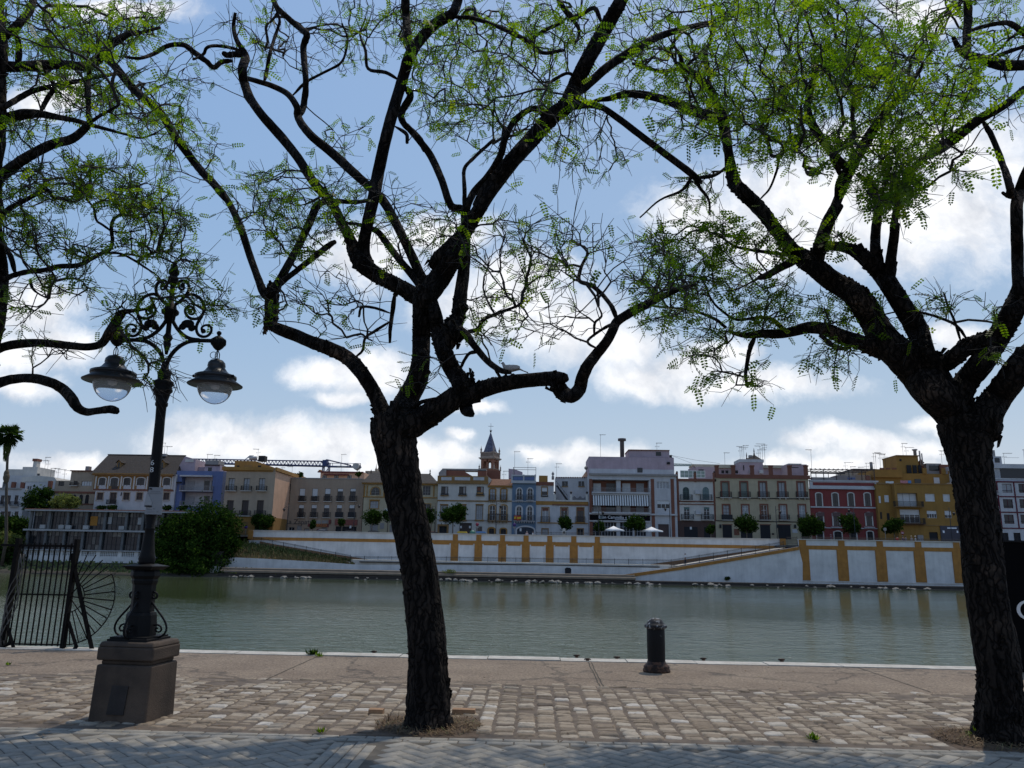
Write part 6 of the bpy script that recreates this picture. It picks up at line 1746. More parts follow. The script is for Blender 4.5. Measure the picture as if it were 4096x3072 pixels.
Yo = h.Y; h.Y = Yo - .05; h.strip('garage_door', 512, 628, 988, 1090, .03, M_DARK, .002); h.strip('door', 684, 740, 990, 1090, .03, M_DARK, .002); h.strip('notice', 560, 577, 988, 1010, .05, M_WHITE2, .032); h.Y = Yo
mb = MB(); q = h.xz(480, 560, YB + 2); t = h.xz(690, 505, YB + 2); z_ = (q[1] + t[1]) / 2
for x in np.linspace(q[0], t[0], 7): mb.box(x - .04, x + .04, YB + 2, YB + 2.08, q[1], t[1])
for z in (q[1], z_, t[1]): mb.box(q[0], t[0], YB + 2.001, YB + 2.081, z - .04, z + .04)
mb.build('roof_glazing', M_WFRAME, h.root); MB().box(q[0], t[0], YB + 2.03, YB + 2.05, q[1], t[1]).build('glass', MAT('greenish_glass', (.20, .26, .22), .3, .1, 3, 0), h.root)
h.block('roof_room', 620, 785, 470, 590, 6, 5, M_P_PINK); h.block('window', 635, 680, 492, 505, 5.96, .03, M_DARK)
h.done()

# 13 cream house with brick parapet
h = House('wide cream house with brick roof posts and ten balconies', 4, 785, 1600, 567, YB - .2, M_P_CREAM, 14)
h.block('parapet', 783, 1600, 538, 569, 0, .4, M_BRICK); h.strip('cornice', 781, 1602, 560, 572, .2, M_BRICK)
for x in (795, 937, 1101, 1263, 1426, 1567): h.block('brick_pier', x - 15, x + 15, 466, 540, -.03, .55, M_BRICK); h.block('pier_cap', x - 18, x + 18, 455, 467, -.12, .75, M_BRICK)
for i, x in enumerate((866, 1028, 1192, 1356, 1522)):
    sh_ = i < 2
    h.win(x, 668, 52, 128, frame=M_GFRAME if sh_ else M_DWOOD, pane=MAT('grey_green_blind', (.17, .19, .155), .8, .1, 3, 0) if sh_ else M_CURT, sur=M_BRICK, sw=.3, name='door', mull=(1, 1) if sh_ else (2, 1)); h.balcony(x - 46, x + 54, 685, 735, .5, brackets=2)
h.strip('stringcourse', 785, 1600, 738, 745, .1, M_DARK); h.strip('stringcourse', 785, 1600, 938, 945, .1, M_DARK)
for i, x in enumerate((875, 1040, 1203, 1367, 1531)):
    h.win(x, 866 - (20 if i < 2 else 0), 52, 130 - (40 if i < 2 else 0), frame=M_BRWOOD if i == 0 else M_WFRAME, pane=M_CURT if i != 2 else M_BRWOOD, sur=M_BRICK, sw=.26, name='door', mull=(2, 3))
    h.balcony(x - 40, x + 52, 884, 928, .5, solid=i == 0)
h.strip('shop_front', 785, 1500, 948, 1094, .03, M_P_CREAM)
Yo = h.Y; h.Y = Yo - .03
for x, w_ in ((884, 80), (1050, 100), (1213, 86), (1378, 108), (1560, 70)): h.strip('door', x - w_ / 2, x + w_ / 2, 972, 1094, .03, M_DARK, .002); h.strip('door_surround', x - w_ / 2 - 5, x + w_ / 2 + 5, 965, 972, .05, M_BRICK, .002)
for x in (823, 1315, 1468): h.strip('wall_lantern', x - 7, x + 7, 968, 998, .3, M_IRON)
h.strip('panel', 942, 988, 1005, 1060, .03, M_BRICK); h.strip('panel', 1446, 1490, 1008, 1040, .03, M_P_WHITE2); h.strip('letter_box', 1268, 1288, 1042, 1058, .1, M_DWOOD); h.Y = Yo
h.block('roof_room', 992, 1194, 425, 545, 5, 4, M_P_PINK); h.block('roof_edge', 988, 1200, 404, 430, 4.9, 4.3, M_P_WHITE2)
q0 = h.xz(1050, 404, YB + 4.8); q1 = h.xz(1182, 404, YB + 4.8); t = h.xz(1116, 364, YB + 6.8)
MB().add([(q0[0], YB + 4.8, q0[1]), (q1[0], YB + 4.8, q0[1]), (q1[0], YB + 8.8, q0[1]), (q0[0], YB + 8.8, q0[1]), (t[0], YB + 6.8, t[1])], [(0, 1, 4), (1, 2, 4), (2, 3, 4), (3, 0, 4)]).build('tower_roof', M_TILE, h.root)
for x, y in ((1052, 404), (1116, 366)): q = h.xz(x, y, YB + 6); MB().lathe([(.08, q[1] - .2), (.18, q[1] + .15), (.08, q[1] + .4), (.12, q[1] + .7), (.02, q[1] + 1.4)], (q[0], YB + 6), 8).build('finial', M_DWOOD, h.root)
h.block('chimney', 1075, 1100, 368, 404, 6, .8, M_P_GREY)
h.block('rear_storey', 597, 990, 465, 560, 9, 6, M_P_PINK); h.poly('corrugated_roof', [(590, 446), (1000, 452), (1000, 482), (610, 474)], 8.6, 5, MAT('corrugated_sheet', (.42, .38, .28), .8, .2, 1, .3)); h.block('rear_storey', 1196, 1400, 478, 560, 9, 6, M_P_PINK); h.block('corrugated_roof', 1196, 1405, 455, 480, 8.6, 5, bpy.data.materials['corrugated_sheet'])
h.block('roof_room', 1410, 1575, 448, 560, 3, 4, M_P_PINK); h.block('roof_edge', 1412, 1525, 441, 450, 2.8, 4.3, M_P_WHITE2); h.block('slit', 1440, 1500, 472, 478, 2.96, .03, M_DARK); h.block('window', 1022, 1030, 455, 500, 4.95, .04, M_DARK)
for x in (845, 880, 905, 965): h.block('washing', x - 12, x + 12, 500, 526, 2, .05, M_DARK if x != 905 else M_P_GREY)
for x in (1095, 1180): h.block('air_conditioner', x - 16, x + 16, 496, 526, 4.5, .4, M_P_WHITE2)
h.done()

# 14 red house
h = House('dark red house with white window surrounds and a roof pergola', 5, 362, 978, 662, YB, M_P_RED, 12)
h.block('parapet', 362, 950, 590, 663, 0, .4, M_P_WHITE2); h.strip('panel', 388, 922, 606, 632, .04, M_P_RED, .002); h.strip('cornice', 356, 960, 648, 664, .35, M_P_WHITE2); h.strip('coping', 358, 952, 586, 597, .12, M_P_WHITE2, -.5)
for x in (440, 580, 716, 858): h.arch(x, 754, 46, 112, sur=M_P_WHITE, sw=.2, flat=True, frame=M_DWOOD)
h.strip('stringcourse', 366, 968, 815, 826, .18, M_P_WHITE2)
for x in (450, 588, 714, 872): h.arch(x, 925, 48, 110, sur=M_P_WHITE, sw=.22, frame=M_DWOOD, flat=True); h.strip('blind', x - 34, x + 34, 862, 895, .24, MAT('brown_blind', (.10, .06, .055), .9, .2, 5, 0), .13); h.strip('balcony', x - 44, x + 44, 988, 996, .45, M_P_WHITE2)
h.strip('stringcourse', 380, 985, 996, 1003, .14, M_P_WHITE2)
for x in (450, 604, 738, 882): h.arch(x, 1068, 62 if x == 604 else 48, 78, sur=M_P_WHITE, sw=.2, frame=M_DWOOD, pane=M_DARK, flat=True, name='door')
mb = MB(); z1 = h.xz(620, 496, YB + 1)[1]; z0 = h.xz(620, 588, YB + 1)[1]; xa, xb = h.xz(372, 540, YB + 1)[0], h.xz(920, 540, YB + 1)[0]
for x in np.linspace(xa, xb, 6): 
    mb.box(x - .06, x + .06, YB + 1, YB + 1.12, z0, z1); mb.box(x - .05, x + .05, YB + 5, YB + 5.1, z0, z1)
mb.box(xa - .2, xb + .2, YB + .95, YB + 1.17, z1, z1 + .12); mb.box(xa - .2, xb + .2, YB + 4.95, YB + 5.17, z1, z1 + .12)
for x in np.linspace(xa, xb, 15): mb.box(x - .04, x + .04, YB + .6, YB + 5.4, z1 + .121, z1 + .2)
mb.box(xa, xa + 6.5, YB + 1.001, YB + 1.1, z1 - .8, z1 - .5)
mb.build('pergola', M_DWOOD, h.root)
h.block('terrace_screen', 378, 590, 560, 590, 1.3, .1, M_P_GREY); h.block('roof_room', 590, 760, 545, 592, 2.5, 3, M_P_GREY); h.block('roof_room', 750, 930, 540, 592, 6, 3, M_P_SAND)
for x in (705, 735): h.block('washing', x - 18, x + 18, 562, 578, 1.6, .05, M_P_BLUE2)
h.block('planter', 850, 880, 545, 588, .8, .5, M_BRICK)
h.done()

# 15 yellow corner building
h = House('mustard yellow corner block with stepped roof terraces and a tower room', 5, 1110, 1690, 618, YB - 2, M_P_YEL, 16)
h.block('wing', 950, 1111, 620, 1112, 1.2, 12, M_P_YEL)
h.block('upper_storey', 925, 1612, 528, 700, 6.5, 10, M_P_YEL); h.block('upper_storey', 922, 1160, 490, 560, 6.0, 8, M_P_YEL)
h.block('roof_room', 1112, 1302, 374, 530, 7.2, 6, M_P_YEL); h.block('roof_edge', 1108, 1306, 368, 377, 7.0, 6.4, M_P_OCH2)
h.block('window', 1138, 1154, 402, 420, 7.1, .06, M_DARK)
for x, w_ in ((1220, 36), (1270, 32), (1315, 28)): h.block('door', x - w_ / 2, x + w_ / 2, 455, 524, 6.9, .2, M_DARK)
for x in (985, 1035, 1090): h.block('parapet_slot', x - 20, x + 20, 478, 492, 5.95, .03, M_BRICK)
h.block('roof_room', 1370, 1500, 440, 530, 8.5, 4, M_P_GREY); h.block('glazing', 1395, 1478, 458, 502, 8.4, .08, M_GLASS); h.block('roof_room', 1490, 1570, 450, 530, 8, 4, M_BRICK)
for x in (1355, 1520, 1580): h.block('parapet_pier', x - 16, x + 16, 480, 530, 6.3, .4, M_P_YEL)
h.strip('coping', 1106, 1640, 612, 622, .12, M_P_OCH2, -.4); h.block('coping', 948, 1112, 606, 622, 1.1, .6, M_P_OCH2)
h.win(1400, 735, 82, 66, pane=M_BLIND, frame=M_WFRAME, mull=(1, 1)); h.win(1543, 737, 60, 64, pane=M_BLIND, frame=M_WFRAME, mull=(1, 1)); h.win(1416, 880, 84, 62, pane=M_GLASS, frame=M_WFRAME, blind=.45, mull=(4, 1)); h.win(1557, 880, 58, 62, pane=M_GLASS, frame=M_WFRAME, blind=.6)
h.win(1208, 755, 170, 118, pane=M_BLIND, frame=M_P_GREY, deep=.6, mull=(3, 1)); h.balcony(1082, 1330, 770, 815, .9, M_P_OCH2)
h.win(1228, 895, 170, 114, pane=M_GLASS, frame=M_WFRAME, deep=.3, mull=(4, 2), blind=.4); h.balcony(1092, 1345, 915, 960, .9, M_P_GROUND)
for x, y, w_ in ((1025, 745, 36), (966, 752, 16), (1040, 900, 22), (978, 890, 14)): h.block('window', x - w_ / 2, x + w_ / 2, y - 30, y + 30, 1.12, .07, M_BLIND if y < 800 else M_DARK)
h.block('window', 1434, 1482, 562, 612, 6.4, .08, M_BLIND); h.block('window', 1268, 1322, 575, 612, 6.4, .08, M_GLASS)
h.win(1432, 1070, 74, 72, pane=M_DARK, frame=M_DWOOD, name='door', mull=(1, 1)); h.strip('shop_front', 1490, 1690, 980, 1112, .15, MAT('dark_blue_shopfront', (.008, .011, .028), .4, .3, 2, 0))
h.strip('lettering_board', 1545, 1625, 994, 1004, .18, M_GREYLET, .152); h.strip('notice', 1506, 1522, 1020, 1040, .17, M_GREYLET, .152); h.strip('notice', 1626, 1640, 1022, 1040, .17, M_GREYLET, .152); h.strip('stringcourse', 1110, 1490, 970, 978, .1, M_P_OCH2); h.strip('cabinet', 1286, 1332, 1060, 1112, .5, M_P_GREY)
q = h.xz(1272, 374, YB + 6); t = h.xz(1272, 318, YB + 6); MB().lathe([(.3, q[1]), (.3, t[1] - .3), (.5, t[1] - .2), (.5, t[1])], (q[0], YB + 6), 12).tube([(q[0] + .9, YB + 6, q[1] - 2), (q[0] + .9, YB + 6, q[1] + 1.0)], .15, 8).tube([(q[0] + 1.3, YB + 6, q[1] - 2), (q[0] + 1.3, YB + 6, q[1] + .5)], .12, 8).build('flue', M_P_GREY, h.root)
q = h.xz(1320, 440, YB + 7); MB().lathe([(.5, q[1] - 1), (.5, q[1]), (.7, q[1] + .1), (.25, q[1] + .6), (.1, q[1] + .9)], (q[0], YB + 7), 10).build('chimney', M_BRICK, h.root)
h.done()

# 16 white and maroon apartments at the right edge
h = House('white apartment block with maroon bands right of the right hand trunk', 5, 1700, 2560, 595, YB - 3, M_P_WHITE2, 14)
h.block('upper_storey', 1700, 2560, 478, 597, 2, 10, M_P_WHITE2); h.block('roof_room', 1880, 2022, 378, 480, 3, 5, M_P_WHITE2); h.block('chimney', 1920, 1962, 325, 378, 4, 1.5, M_P_GREY); h.block('window', 1962, 2002, 392, 432, 2.9, .1, M_GLASS); h.block('roof_edge', 1700, 2560, 445, 482, 1.6, 10.6, M_P_WHITE2); h.block('glazing', 2010, 2400, 478, 568, 1.9, .1, M_GLASS); h.block('window', 1942, 1995, 505, 570, 1.85, .12, M_CURT); h.block('pipe_frame', 2040, 2170, 389, 391, 3, .05, M_P_GREY)
h.strip('band', 1700, 2560, 594, 606, .1, M_MAROON); h.strip('coping', 1690, 2570, 572, 582, .3, M_P_WHITE2, -.4)
for x in (1998, 2145, 2292, 2440): h.strip('band', x - 5, x + 5, 600, 1003, .09, M_MAROON)
for y in (730, 865, 1003): h.strip('band', 1990, 2560, y - 5, y + 5, .085, M_MAROON)
for j, y in enumerate((655, 788, 922)):
    for i, x in enumerate((2066, 2208, 2355, 2500)):
        h.win(x + j * 9, y, 82, 78, pane=(M_CURT if j == 0 and i == 0 else M_GLASS), frame=M_MAROON, mull=(2, 1)); h.strip('window_grille', x + j * 9 - 42, x + j * 9 + 42, y + 18, y + 22, .06, M_IRON)
    h.win(1965 + j * 10, y, 40, 90, pane=M_GLASS, frame=M_MAROON, mull=(1, 1)); h.balcony(1900, 1990, y + 20, y + 50, .4, M_P_WHITE2, M_P_WHITE2)
for x in (2050, 2155, 2260, 2365): h.win(x, 1080, 60, 80, pane=M_DARK, frame=M_DWOOD, name='door')
h.done()

# behind: red fronted penthouse, rear blocks
h = House('rooftop flat with a red striped awning behind the beige house', 2, 806, 1190, 515, 170, M_P_PEACH_SUNLIT, 8, name='rooftop_flat', ybot=640)
h.strip('roof_edge', 803, 1198, 510, 522, .3, M_SIGNRED); h.strip('awning', 858, 1070, 533, 543, .7, M_SIGNRED)
for x in (860, 962, 1075): h.win(x, 556, 40, 30, mull=(3, 1))
h.block('chimney', 808, 828, 495, 515, 2, 1, M_P_OCH); h.done()
h = House('cream rear block with spired finials left of the middle trunk', 2, 1196, 1420, 505, 185, M_P_SAND, 8, name='rear_block', ybot=640)
for x in (1305, 1325, 1345): q = h.xz(x, 505, 186); MB().lathe([(.2, q[1] - .2), (.3, q[1] + .3), (.1, q[1] + .8), (.02, q[1] + 1.8)], (q[0], 186), 8).build('finial', M_P_SAND, h.root)
h.win(1222, 530, 20, 30); h.done()
h = House('low pale rear house with a water tank behind the red house', 5, 740, 925, 500, 172, M_P_SAND, 8, name='rear_house', ybot=640)
h.block('roof_edge', 735, 930, 486, 502, -.3, 8.4, M_DWOOD); q = h.xz(895, 490, 173); t = h.xz(895, 428, 173); MB().lathe([(.32, q[1]), (.32, t[1])], (q[0], 173), 10).build('flue', M_P_GREY, h.root); h.done()
# ------------------------------------------------------------------ church tower, cranes, planting and street life on the far bank
def at(c, x, y, Y):
    p = W(c, x, y, Y); return p.x, p.z


M_STONE = MAT('pale_tower_stone', (.36, .27, .20), .9, .25, 1.5, .1)
M_TBRICK = MAT('tower_brick', (.30, .13, .075), .9, .25, 1.5, .1)
M_SLATE = tinted('x_unused', [(0, g(.1)), (1, g(.2))], .8) if False else MAT('glazed_spire_tile', (.085, .085, .12), .5, .8, 1.6, .1)
YT = 262.0
cx, _ = at('tw', 298, 700, YT)
tz = lambda y: W('tw', 300, y, YT).z
k_ = mpp(*px('tw', 300, 500), YT) * .26247
hs = 110 * k_
cy = YT + hs
root = empty('church_tower', (cx, cy, ZST), 'brick church bell tower with a pointed dark tiled spire and cross', 'church tower')
ANG = rad(-21)
R_ = lambda mb: mb.rot(ANG, (cx, cy))
b = MB().box(cx - hs * .97, cx + hs * .97, cy - hs * .97, cy + hs * .97, ZST, tz(742))
R_(b).build('shaft', M_TBRICK, root)
b = MB()
for sx in (-1, 1):
    for sy in (-1, 1): b.box(cx + sx * hs * .96 - sx * hs * .36, cx + sx * hs * .96, cy + sy * hs * .96 - sy * hs * .36, cy + sy * hs * .96, tz(742), tz(588))
for q in (0, 1, 2, 3):                                           # middle piers and arch heads of the belfry
    mb = MB()
    mb.box(cx - hs * .13, cx + hs * .13, cy - hs * .95, cy - hs * .62, tz(742), tz(640))
    for sx in (-1, 1):
        xc = cx + sx * hs * .37; r = hs * .24
        out = [(xc + r * math.cos(a), tz(650) + r * math.sin(a)) for a in np.linspace(0, PI, 9)]
        mb.prism(out[::1] + [(xc - r, tz(590)), (xc + r, tz(590))] if False else [(xc + r, tz(590))] + [(xc - r, tz(590))] + out[::-1], cy - hs * .94, cy - hs * .62)
        mb.box(xc - r - .12, xc - r, cy - hs * 1.0, cy - hs * .95, tz(742), tz(645)); mb.box(xc + r, xc + r + .12, cy - hs * 1.0, cy - hs * .95, tz(742), tz(645))
    mb.rot(q * PI / 2, (cx, cy)); n0 = len(b.v); b.add(mb.v, mb.f)
b.box(cx - hs * .5, cx + hs * .5, cy - hs * .5, cy + hs * .5, tz(742), tz(738))
R_(b).build('belfry', M_TBRICK, root)
b = MB().box(cx - hs * 1.05, cx + hs * 1.05, cy - hs * 1.05, cy + hs * 1.05, tz(742), tz(735))
b.box(cx - hs * 1.22, cx + hs * 1.22, cy - hs * 1.22, cy + hs * 1.22, tz(582), tz(568)).box(cx - hs * 1.1, cx + hs * 1.1, cy - hs * 1.1, cy + hs * 1.1, tz(596), tz(582))
R_(b).build('cornice', M_STONE, root)
b = MB()
for q in range(4):
    mb = MB().box(cx - hs * 1.02, cx + hs * 1.02, cy - hs * 1.02, cy - hs * .9, tz(500), tz(486)).box(cx - hs * 1.02, cx + hs * 1.02, cy - hs * 1.02, cy - hs * .9, tz(568), tz(548))
    for i in range(13):
        x = cx - hs + 2 * hs * i / 12; mb.box(x - .1, x + .1, cy - hs * 1.0, cy - hs * .92, tz(548), tz(500))
    mb.rot(q * PI / 2, (cx, cy)); b.add(mb.v, mb.f)
R_(b).build('balustrade', M_STONE, root)
for sx in (-1, 1):
    for sy in (-1, 1):
        for (yb, yt, f, s_) in ((490, 385, .96, 1), (742, 660, 1.12, .8)):
            q = Vector((sx * hs * f, sy * hs * f, 0)); q.rotate(Matrix.Rotation(ANG, 3, 'Z'))
            z0, z1 = tz(yb), tz(yt); d = z1 - z0
            MB().lathe([(.34 * s_, z0 - .3), (.34 * s_, z0 + d * .1), (.2 * s_, z0 + d * .2), (.38 * s_, z0 + d * .4), (.16 * s_, z0 + d * .6), (.1 * s_, z0 + d * .7), (.02, z1)], (cx + q.x, cy + q.y), 8).build('pinnacle', M_STONE, root)
b = MB().box(cx - hs * .85, cx + hs * .85, cy - hs * .85, cy + hs * .85, tz(568), tz(478))
R_(b).build('drum', M_TBRICK, root)
b = MB().lathe([(hs * 1.06, tz(482)), (hs * .98, tz(470)), (.06, tz(165))], (cx, cy), 8, smooth=False)
R_(b).build('spire', M_SLATE, root)
b = MB().ball((cx, cy, tz(158)), .34); b.box(cx - .05, cx + .05, cy - .05, cy + .05, tz(150), tz(32)); b.box(cx - .9, cx + .9, cy - .05, cy + .05, tz(80), tz(75)); b.box(cx - .45, cx + .5, cy - .04, cy + .04, tz(142), tz(134))
b.build('cross', M_IRON, root)

# cranes
M_CRANE = MAT('blue_crane_steel', (.02, .035, .11), .6, .2, 2, 0)
YC = 300.0
P2 = lambda c, x, y, Y=YC: W(c, x, y, Y)
t0 = P2(2, 866, 510)
root = empty('tower_crane', (t0.x, YC, ZST), 'dark blue tower crane with a long lattice jib reaching left behind the houses', 'crane')
jb = MB()
A0, A1 = P2(2, -480, 398), P2(2, 850, 422); B0, B1 = P2(2, -480, 430), P2(2, 850, 462)
jb.bar(A0, A1, .35); jb.bar(B0, B1, .42); jb.bar(B0 + Vector((0, 1.6, 0)), B1 + Vector((0, 1.6, 0)), .42)
n = 44
for i in range(n):
    a = B0.lerp(B1, i / n); m_ = A0.lerp(A1, (i + .5) / n); c_ = B0.lerp(B1, (i + 1) / n)
    jb.bar(a, m_, .2); jb.bar(m_, c_, .2)
jb.build('jib', M_CRANE, root)
mb = MB()
for dx in (-1.1, 1.1):
    for dy in (0, 2.2):
        mb.box(t0.x + dx - .2, t0.x + dx + .2, YC + dy - .2, YC + dy + .2, ZST, P2(2, 866, 430).z)
for i in range(14):
    z0 = ZST + i * 2.3; mb.bar((t0.x - 1.1, YC, z0), (t0.x + 1.1, YC, z0 + 2.3), .2)
mb.build('tower', M_CRANE, root)
a = P2(2, 845, 465); b2_ = P2(2, 885, 412); MB().box(a.x, b2_.x, YC - 1, YC + 2, a.z, b2_.z).build('cab', M_CRANE, root)
mb = MB(); a = P2(2, 885, 458); b2_ = P2(2, 1172, 476); mb.box(a.x, b2_.x, YC - .5, YC + 1.5, b2_.z, P2(2, 1000, 462).z); mb.bar(P2(2, 880, 408), P2(2, 1090, 458), .35); mb.bar(P2(2, 880, 408), P2(2, 850, 425), .4); mb.bar(P2(2, 900, 438), P2(2, 1172, 440), .15)
for x in (930, 1000, 1060, 1115, 1172): mb.bar(P2(2, x, 440), P2(2, x, 465), .15)
mb.build('counter_jib', M_CRANE, root)
mb = MB()
for i, x in enumerate((1112, 1122, 1132, 1142, 1152)):
    a = P2(2, x, 440 + abs(i - 2) * 4); q = P2(2, x + 8, 497 - abs(i - 2) * 7); mb.box(a.x, q.x, YC - 1.5, YC + 2.5, q.z, a.z)
mb.build('counterweight', M_CONC, root)
a = P2(2, 968, 474); q = P2(2, 1050, 464); MB().box(a.x, q.x, YC - .56, YC - .51, a.z, q.z).build('name_board', M_P_GREY, root)
a = P2(4, 405, 460, 320)
root = empty('tower_crane', (a.x, 320, ZST), 'small pale green far crane jib beside the apartment block flue', 'crane')
mb = MB(); A0, A1, B0, B1 = P2(4, 415, 442, 320), P2(4, 590, 448, 320), P2(4, 415, 460, 320), P2(4, 590, 460, 320)
mb.bar(A0, A1, .2); mb.bar(B0, B1, .25)
for i in range(14): mb.bar(B0.lerp(B1, i / 14), A0.lerp(A1, (i + .5) / 14), .14); mb.bar(A0.lerp(A1, (i + .5) / 14), B0.lerp(B1, (i + 1) / 14), .14)
mb.build('jib', MAT('pale_green_steel', (.12, .22, .20), .6, .2, 2, 0), root)
mb = MB(); mb.bar(P2(4, 408, 600, 320), P2(4, 408, 455, 320), 1.0); mb.bar(P2(4, 410, 455, 320), P2(4, 392, 368, 320), .8); mb.build('mast', M_IRON, root)
mb = MB(); mb.bar(P2(4, 394, 369, 320), P2(4, 590, 408, 320), .07); mb.bar(P2(4, 590, 408, 320), P2(4, 820, 442, 320), .07); mb.bar(P2(4, 394, 369, 320), P2(4, 580, 440, 320), .07); mb.build('cables', M_IRON, root)

# ---- foliage
M_LEAF2 = m_leaf('street_tree_leaf', [(0, (.006, .014, .004)), (.5, (.014, .030, .006)), (.85, (.038, .068, .012)), (1, (.07, .10, .02))], .2)
M_LEAF3 = m_leaf('olive_leaf', [(0, (.05, .065, .02)), (.5, (.10, .12, .035)), (1, (.17, .18, .06))], .3)
M_TRUNK2 = MAT('pale_trunk', (.15, .12, .09), .9, .3, 4, 0)


def crown(name, parent, ells, n, size, mat, loc=None, **kw):
    ws = np.array([(e[1] * e[2] * e[3]) ** (2 / 3) for e in ells]); ws = ws / ws.sum()
    idx = rng.choice(len(ells), n, p=ws)
    C = np.array([tuple(e[0]) for e in ells])[idx]; Rr = np.array([e[1:4] for e in ells])[idx]
    d = rng.normal(0, 1, (n, 3)); d /= np.linalg.norm(d, axis=1, keepdims=True)
    # leafy lumps: the shell is pushed in and out
    lump = 1 + .24 * np.sin(d[:, 0] * 7 + idx) * np.sin(d[:, 1] * 6 + 2 * idx) + .16 * np.sin(d[:, 2] * 9 + d[:, 0] * 5)
    q = (rng.random(n) ** .33 * .35 + .65 * rng.random(n) ** .25) * lump * np.where(rng.random(n) < .07, rng.uniform(1, 1.3, n), 1)
    p = C + d * Rr * q[:, None]
    nrm = d + rng.normal(0, .7, (n, 3)); nrm /= np.linalg.norm(nrm, axis=1, keepdims=True)
    ref = np.where(np.abs(nrm[:, 2:3]) > .8, np.array([[1.0, 0, 0]]), np.array([[0, 0, 1.0]]))
    u = np.cross(nrm, ref); u /= np.linalg.norm(u, axis=1, keepdims=True); w = np.cross(nrm, u)
    a = rng.uniform(0, 2 * PI, n)[:, None]; u, w = u * np.cos(a) + w * np.sin(a), w * np.cos(a) - u * np.sin(a)
    s = (size * rng.uniform(.55, 1.2, n))[:, None]
    V = np.stack([p - u * s, p + w * s * .5, p + u * s, p - w * s * .5], 1).reshape(-1, 3)
    t = np.clip(np.repeat(rng.normal(.5, .22, n), 4), 0, 1)
    return np_mesh(name, V, np.arange(4 * n).reshape(-1, 4), mat, parent, loc, col=t, **kw)


YST = YW + 4.5
def street_tree(c, x, y, rx, ry, label, mat=M_LEAF2, Y=None, n=1500):
    Y = Y or YST
    p = W(c, x, y, Y); k = mpp(*px(c, x, y), Y) * CROP[c][2]
    rx, rz = rx * k * 1.12, ry * k * 1.12
    root = empty('street_tree', (p.x, Y, ZST), label, 'tree', 'small trees along the far street')
    els = [(p, rx * .8, rx * .8, rz * .8)]
    for i in range(5):
        a = random.uniform(0, 2 * PI)
        els.append((p + Vector((math.cos(a) * rx * .5, math.sin(a) * rx * .5, random.uniform(-.4, .5) * rz)), rx * .5, rx * .5, rz * .45))
    crown('crown', root, els, int(n * 1.9 * max(.35, rx * rz / 3)), .19, mat)
    mb = MB(); mb.tube([(p.x, Y, ZST), (p.x + .05, Y, p.z - rz * .6), (p.x, Y, p.z)], [.11, .09, .05], 8)
    for i in range(4):
        a = i * 1.6; mb.tube([(p.x, Y, p.z - rz * .6), (p.x + math.cos(a) * rx * .5, Y + math.sin(a) * rx * .5, p.z + rz * .2)], [.05, .02], 5)
    mb.build('trunk', M_TRUNK2, root)


for a in ((2, 325, 952, 98, 82, 'round dark tree before the tall sand coloured house'), (2, 758, 968, 24, 44, 'slim young sapling before the tobacconist shop'), (2, 1012, 950, 34, 36, 'young tree before the rust coloured shop board'),
          (2, 1272, 905, 98, 74, 'broad round tree before the cream hipped roof house'), (2, 1408, 900, 42, 60, 'tree close left of the middle trunk before the cream house'), (2, 1782, 890, 52, 80, 'tree just right of the middle trunk at street level'),
          (3, 242, 885, 114, 92, 'large spreading tree before the white house with ochre parapet'), (3, 1212, 955, 60, 74, 'egg shaped tree before the white terrace house'), (3, 1508, 982, 48, 50, 'small tree left of the first white parasol'),
          (3, 1812, 950, 86, 78, 'dense round tree between the two white parasols'), (4, 738, 1008, 38, 46, 'small sapling before the brown tiled ground floor'), (4, 1046, 962, 94, 92, 'dense round tree before the wide cream house'),
          (5, 350, 985, 88, 108, 'dark tall tree where the cream house meets the red house'), (5, 422, 998, 70, 66, 'lighter green small tree at the left end of the red house'), (5, 702, 970, 86, 92, 'dark tree before the middle of the red house'), (5, 1084, 982, 84, 72, 'round bright tree before the yellow corner block')):
    street_tree(*a, mat=M_LEAF2)

# left bank: slope, glass fronted building, bushes, palm
YG = 133.0
xbl, xbr = -150.0, xe + 4
zgb = W(1, 700, 1292, YG).z
mb = MB(); vs = []
nn = 40
for i in range(nn + 1):
    x = xbl + (xbr - xbl) * i / nn
    for (y, z) in ((125.6, ZW - .1), (126.2, ZW + .35), (129, ZW + .8 + random.uniform(-.15, .2)), (132.6, zgb - .05), (143, zgb), (146.5, 3.6), (151, ZST + .005)): vs.append((x, y + random.uniform(-.2, .2) * (y < 132), z))
mb.add(vs, [(7 * i + j, 7 * i + 7 + j, 7 * i + 8 + j, 7 * i + 1 + j) for i in range(nn) for j in range(6)])
mb.build('riverbank', MAT('dark_bank_earth', (.045, .038, .025), .95, .5, .8, .5), kind='structure')
V = []; T = []
for _ in range(3500):
    x = random.uniform(xbl, xbr); q = random.random(); y = 126.3 + q * 6; z = ZW + .3 + q * (zgb - ZW - .3)
    h_ = random.uniform(.1, .45); w = random.uniform(.06, .2); V += [(x - w, y, z), (x + w, y, z), (x + w * .3 + random.gauss(0, .2), y + .1, z + h_), (x - w * .3 + random.gauss(0, .2), y + .1, z + h_)]; T += [random.uniform(0, .55)] * 4
tag(np_mesh('bank_weeds', np.array(V), np.arange(len(V)).reshape(-1, 4), M_GRASS, col=np.array(T), kind='stuff'), 'dark weeds on the left river bank', 'weeds')

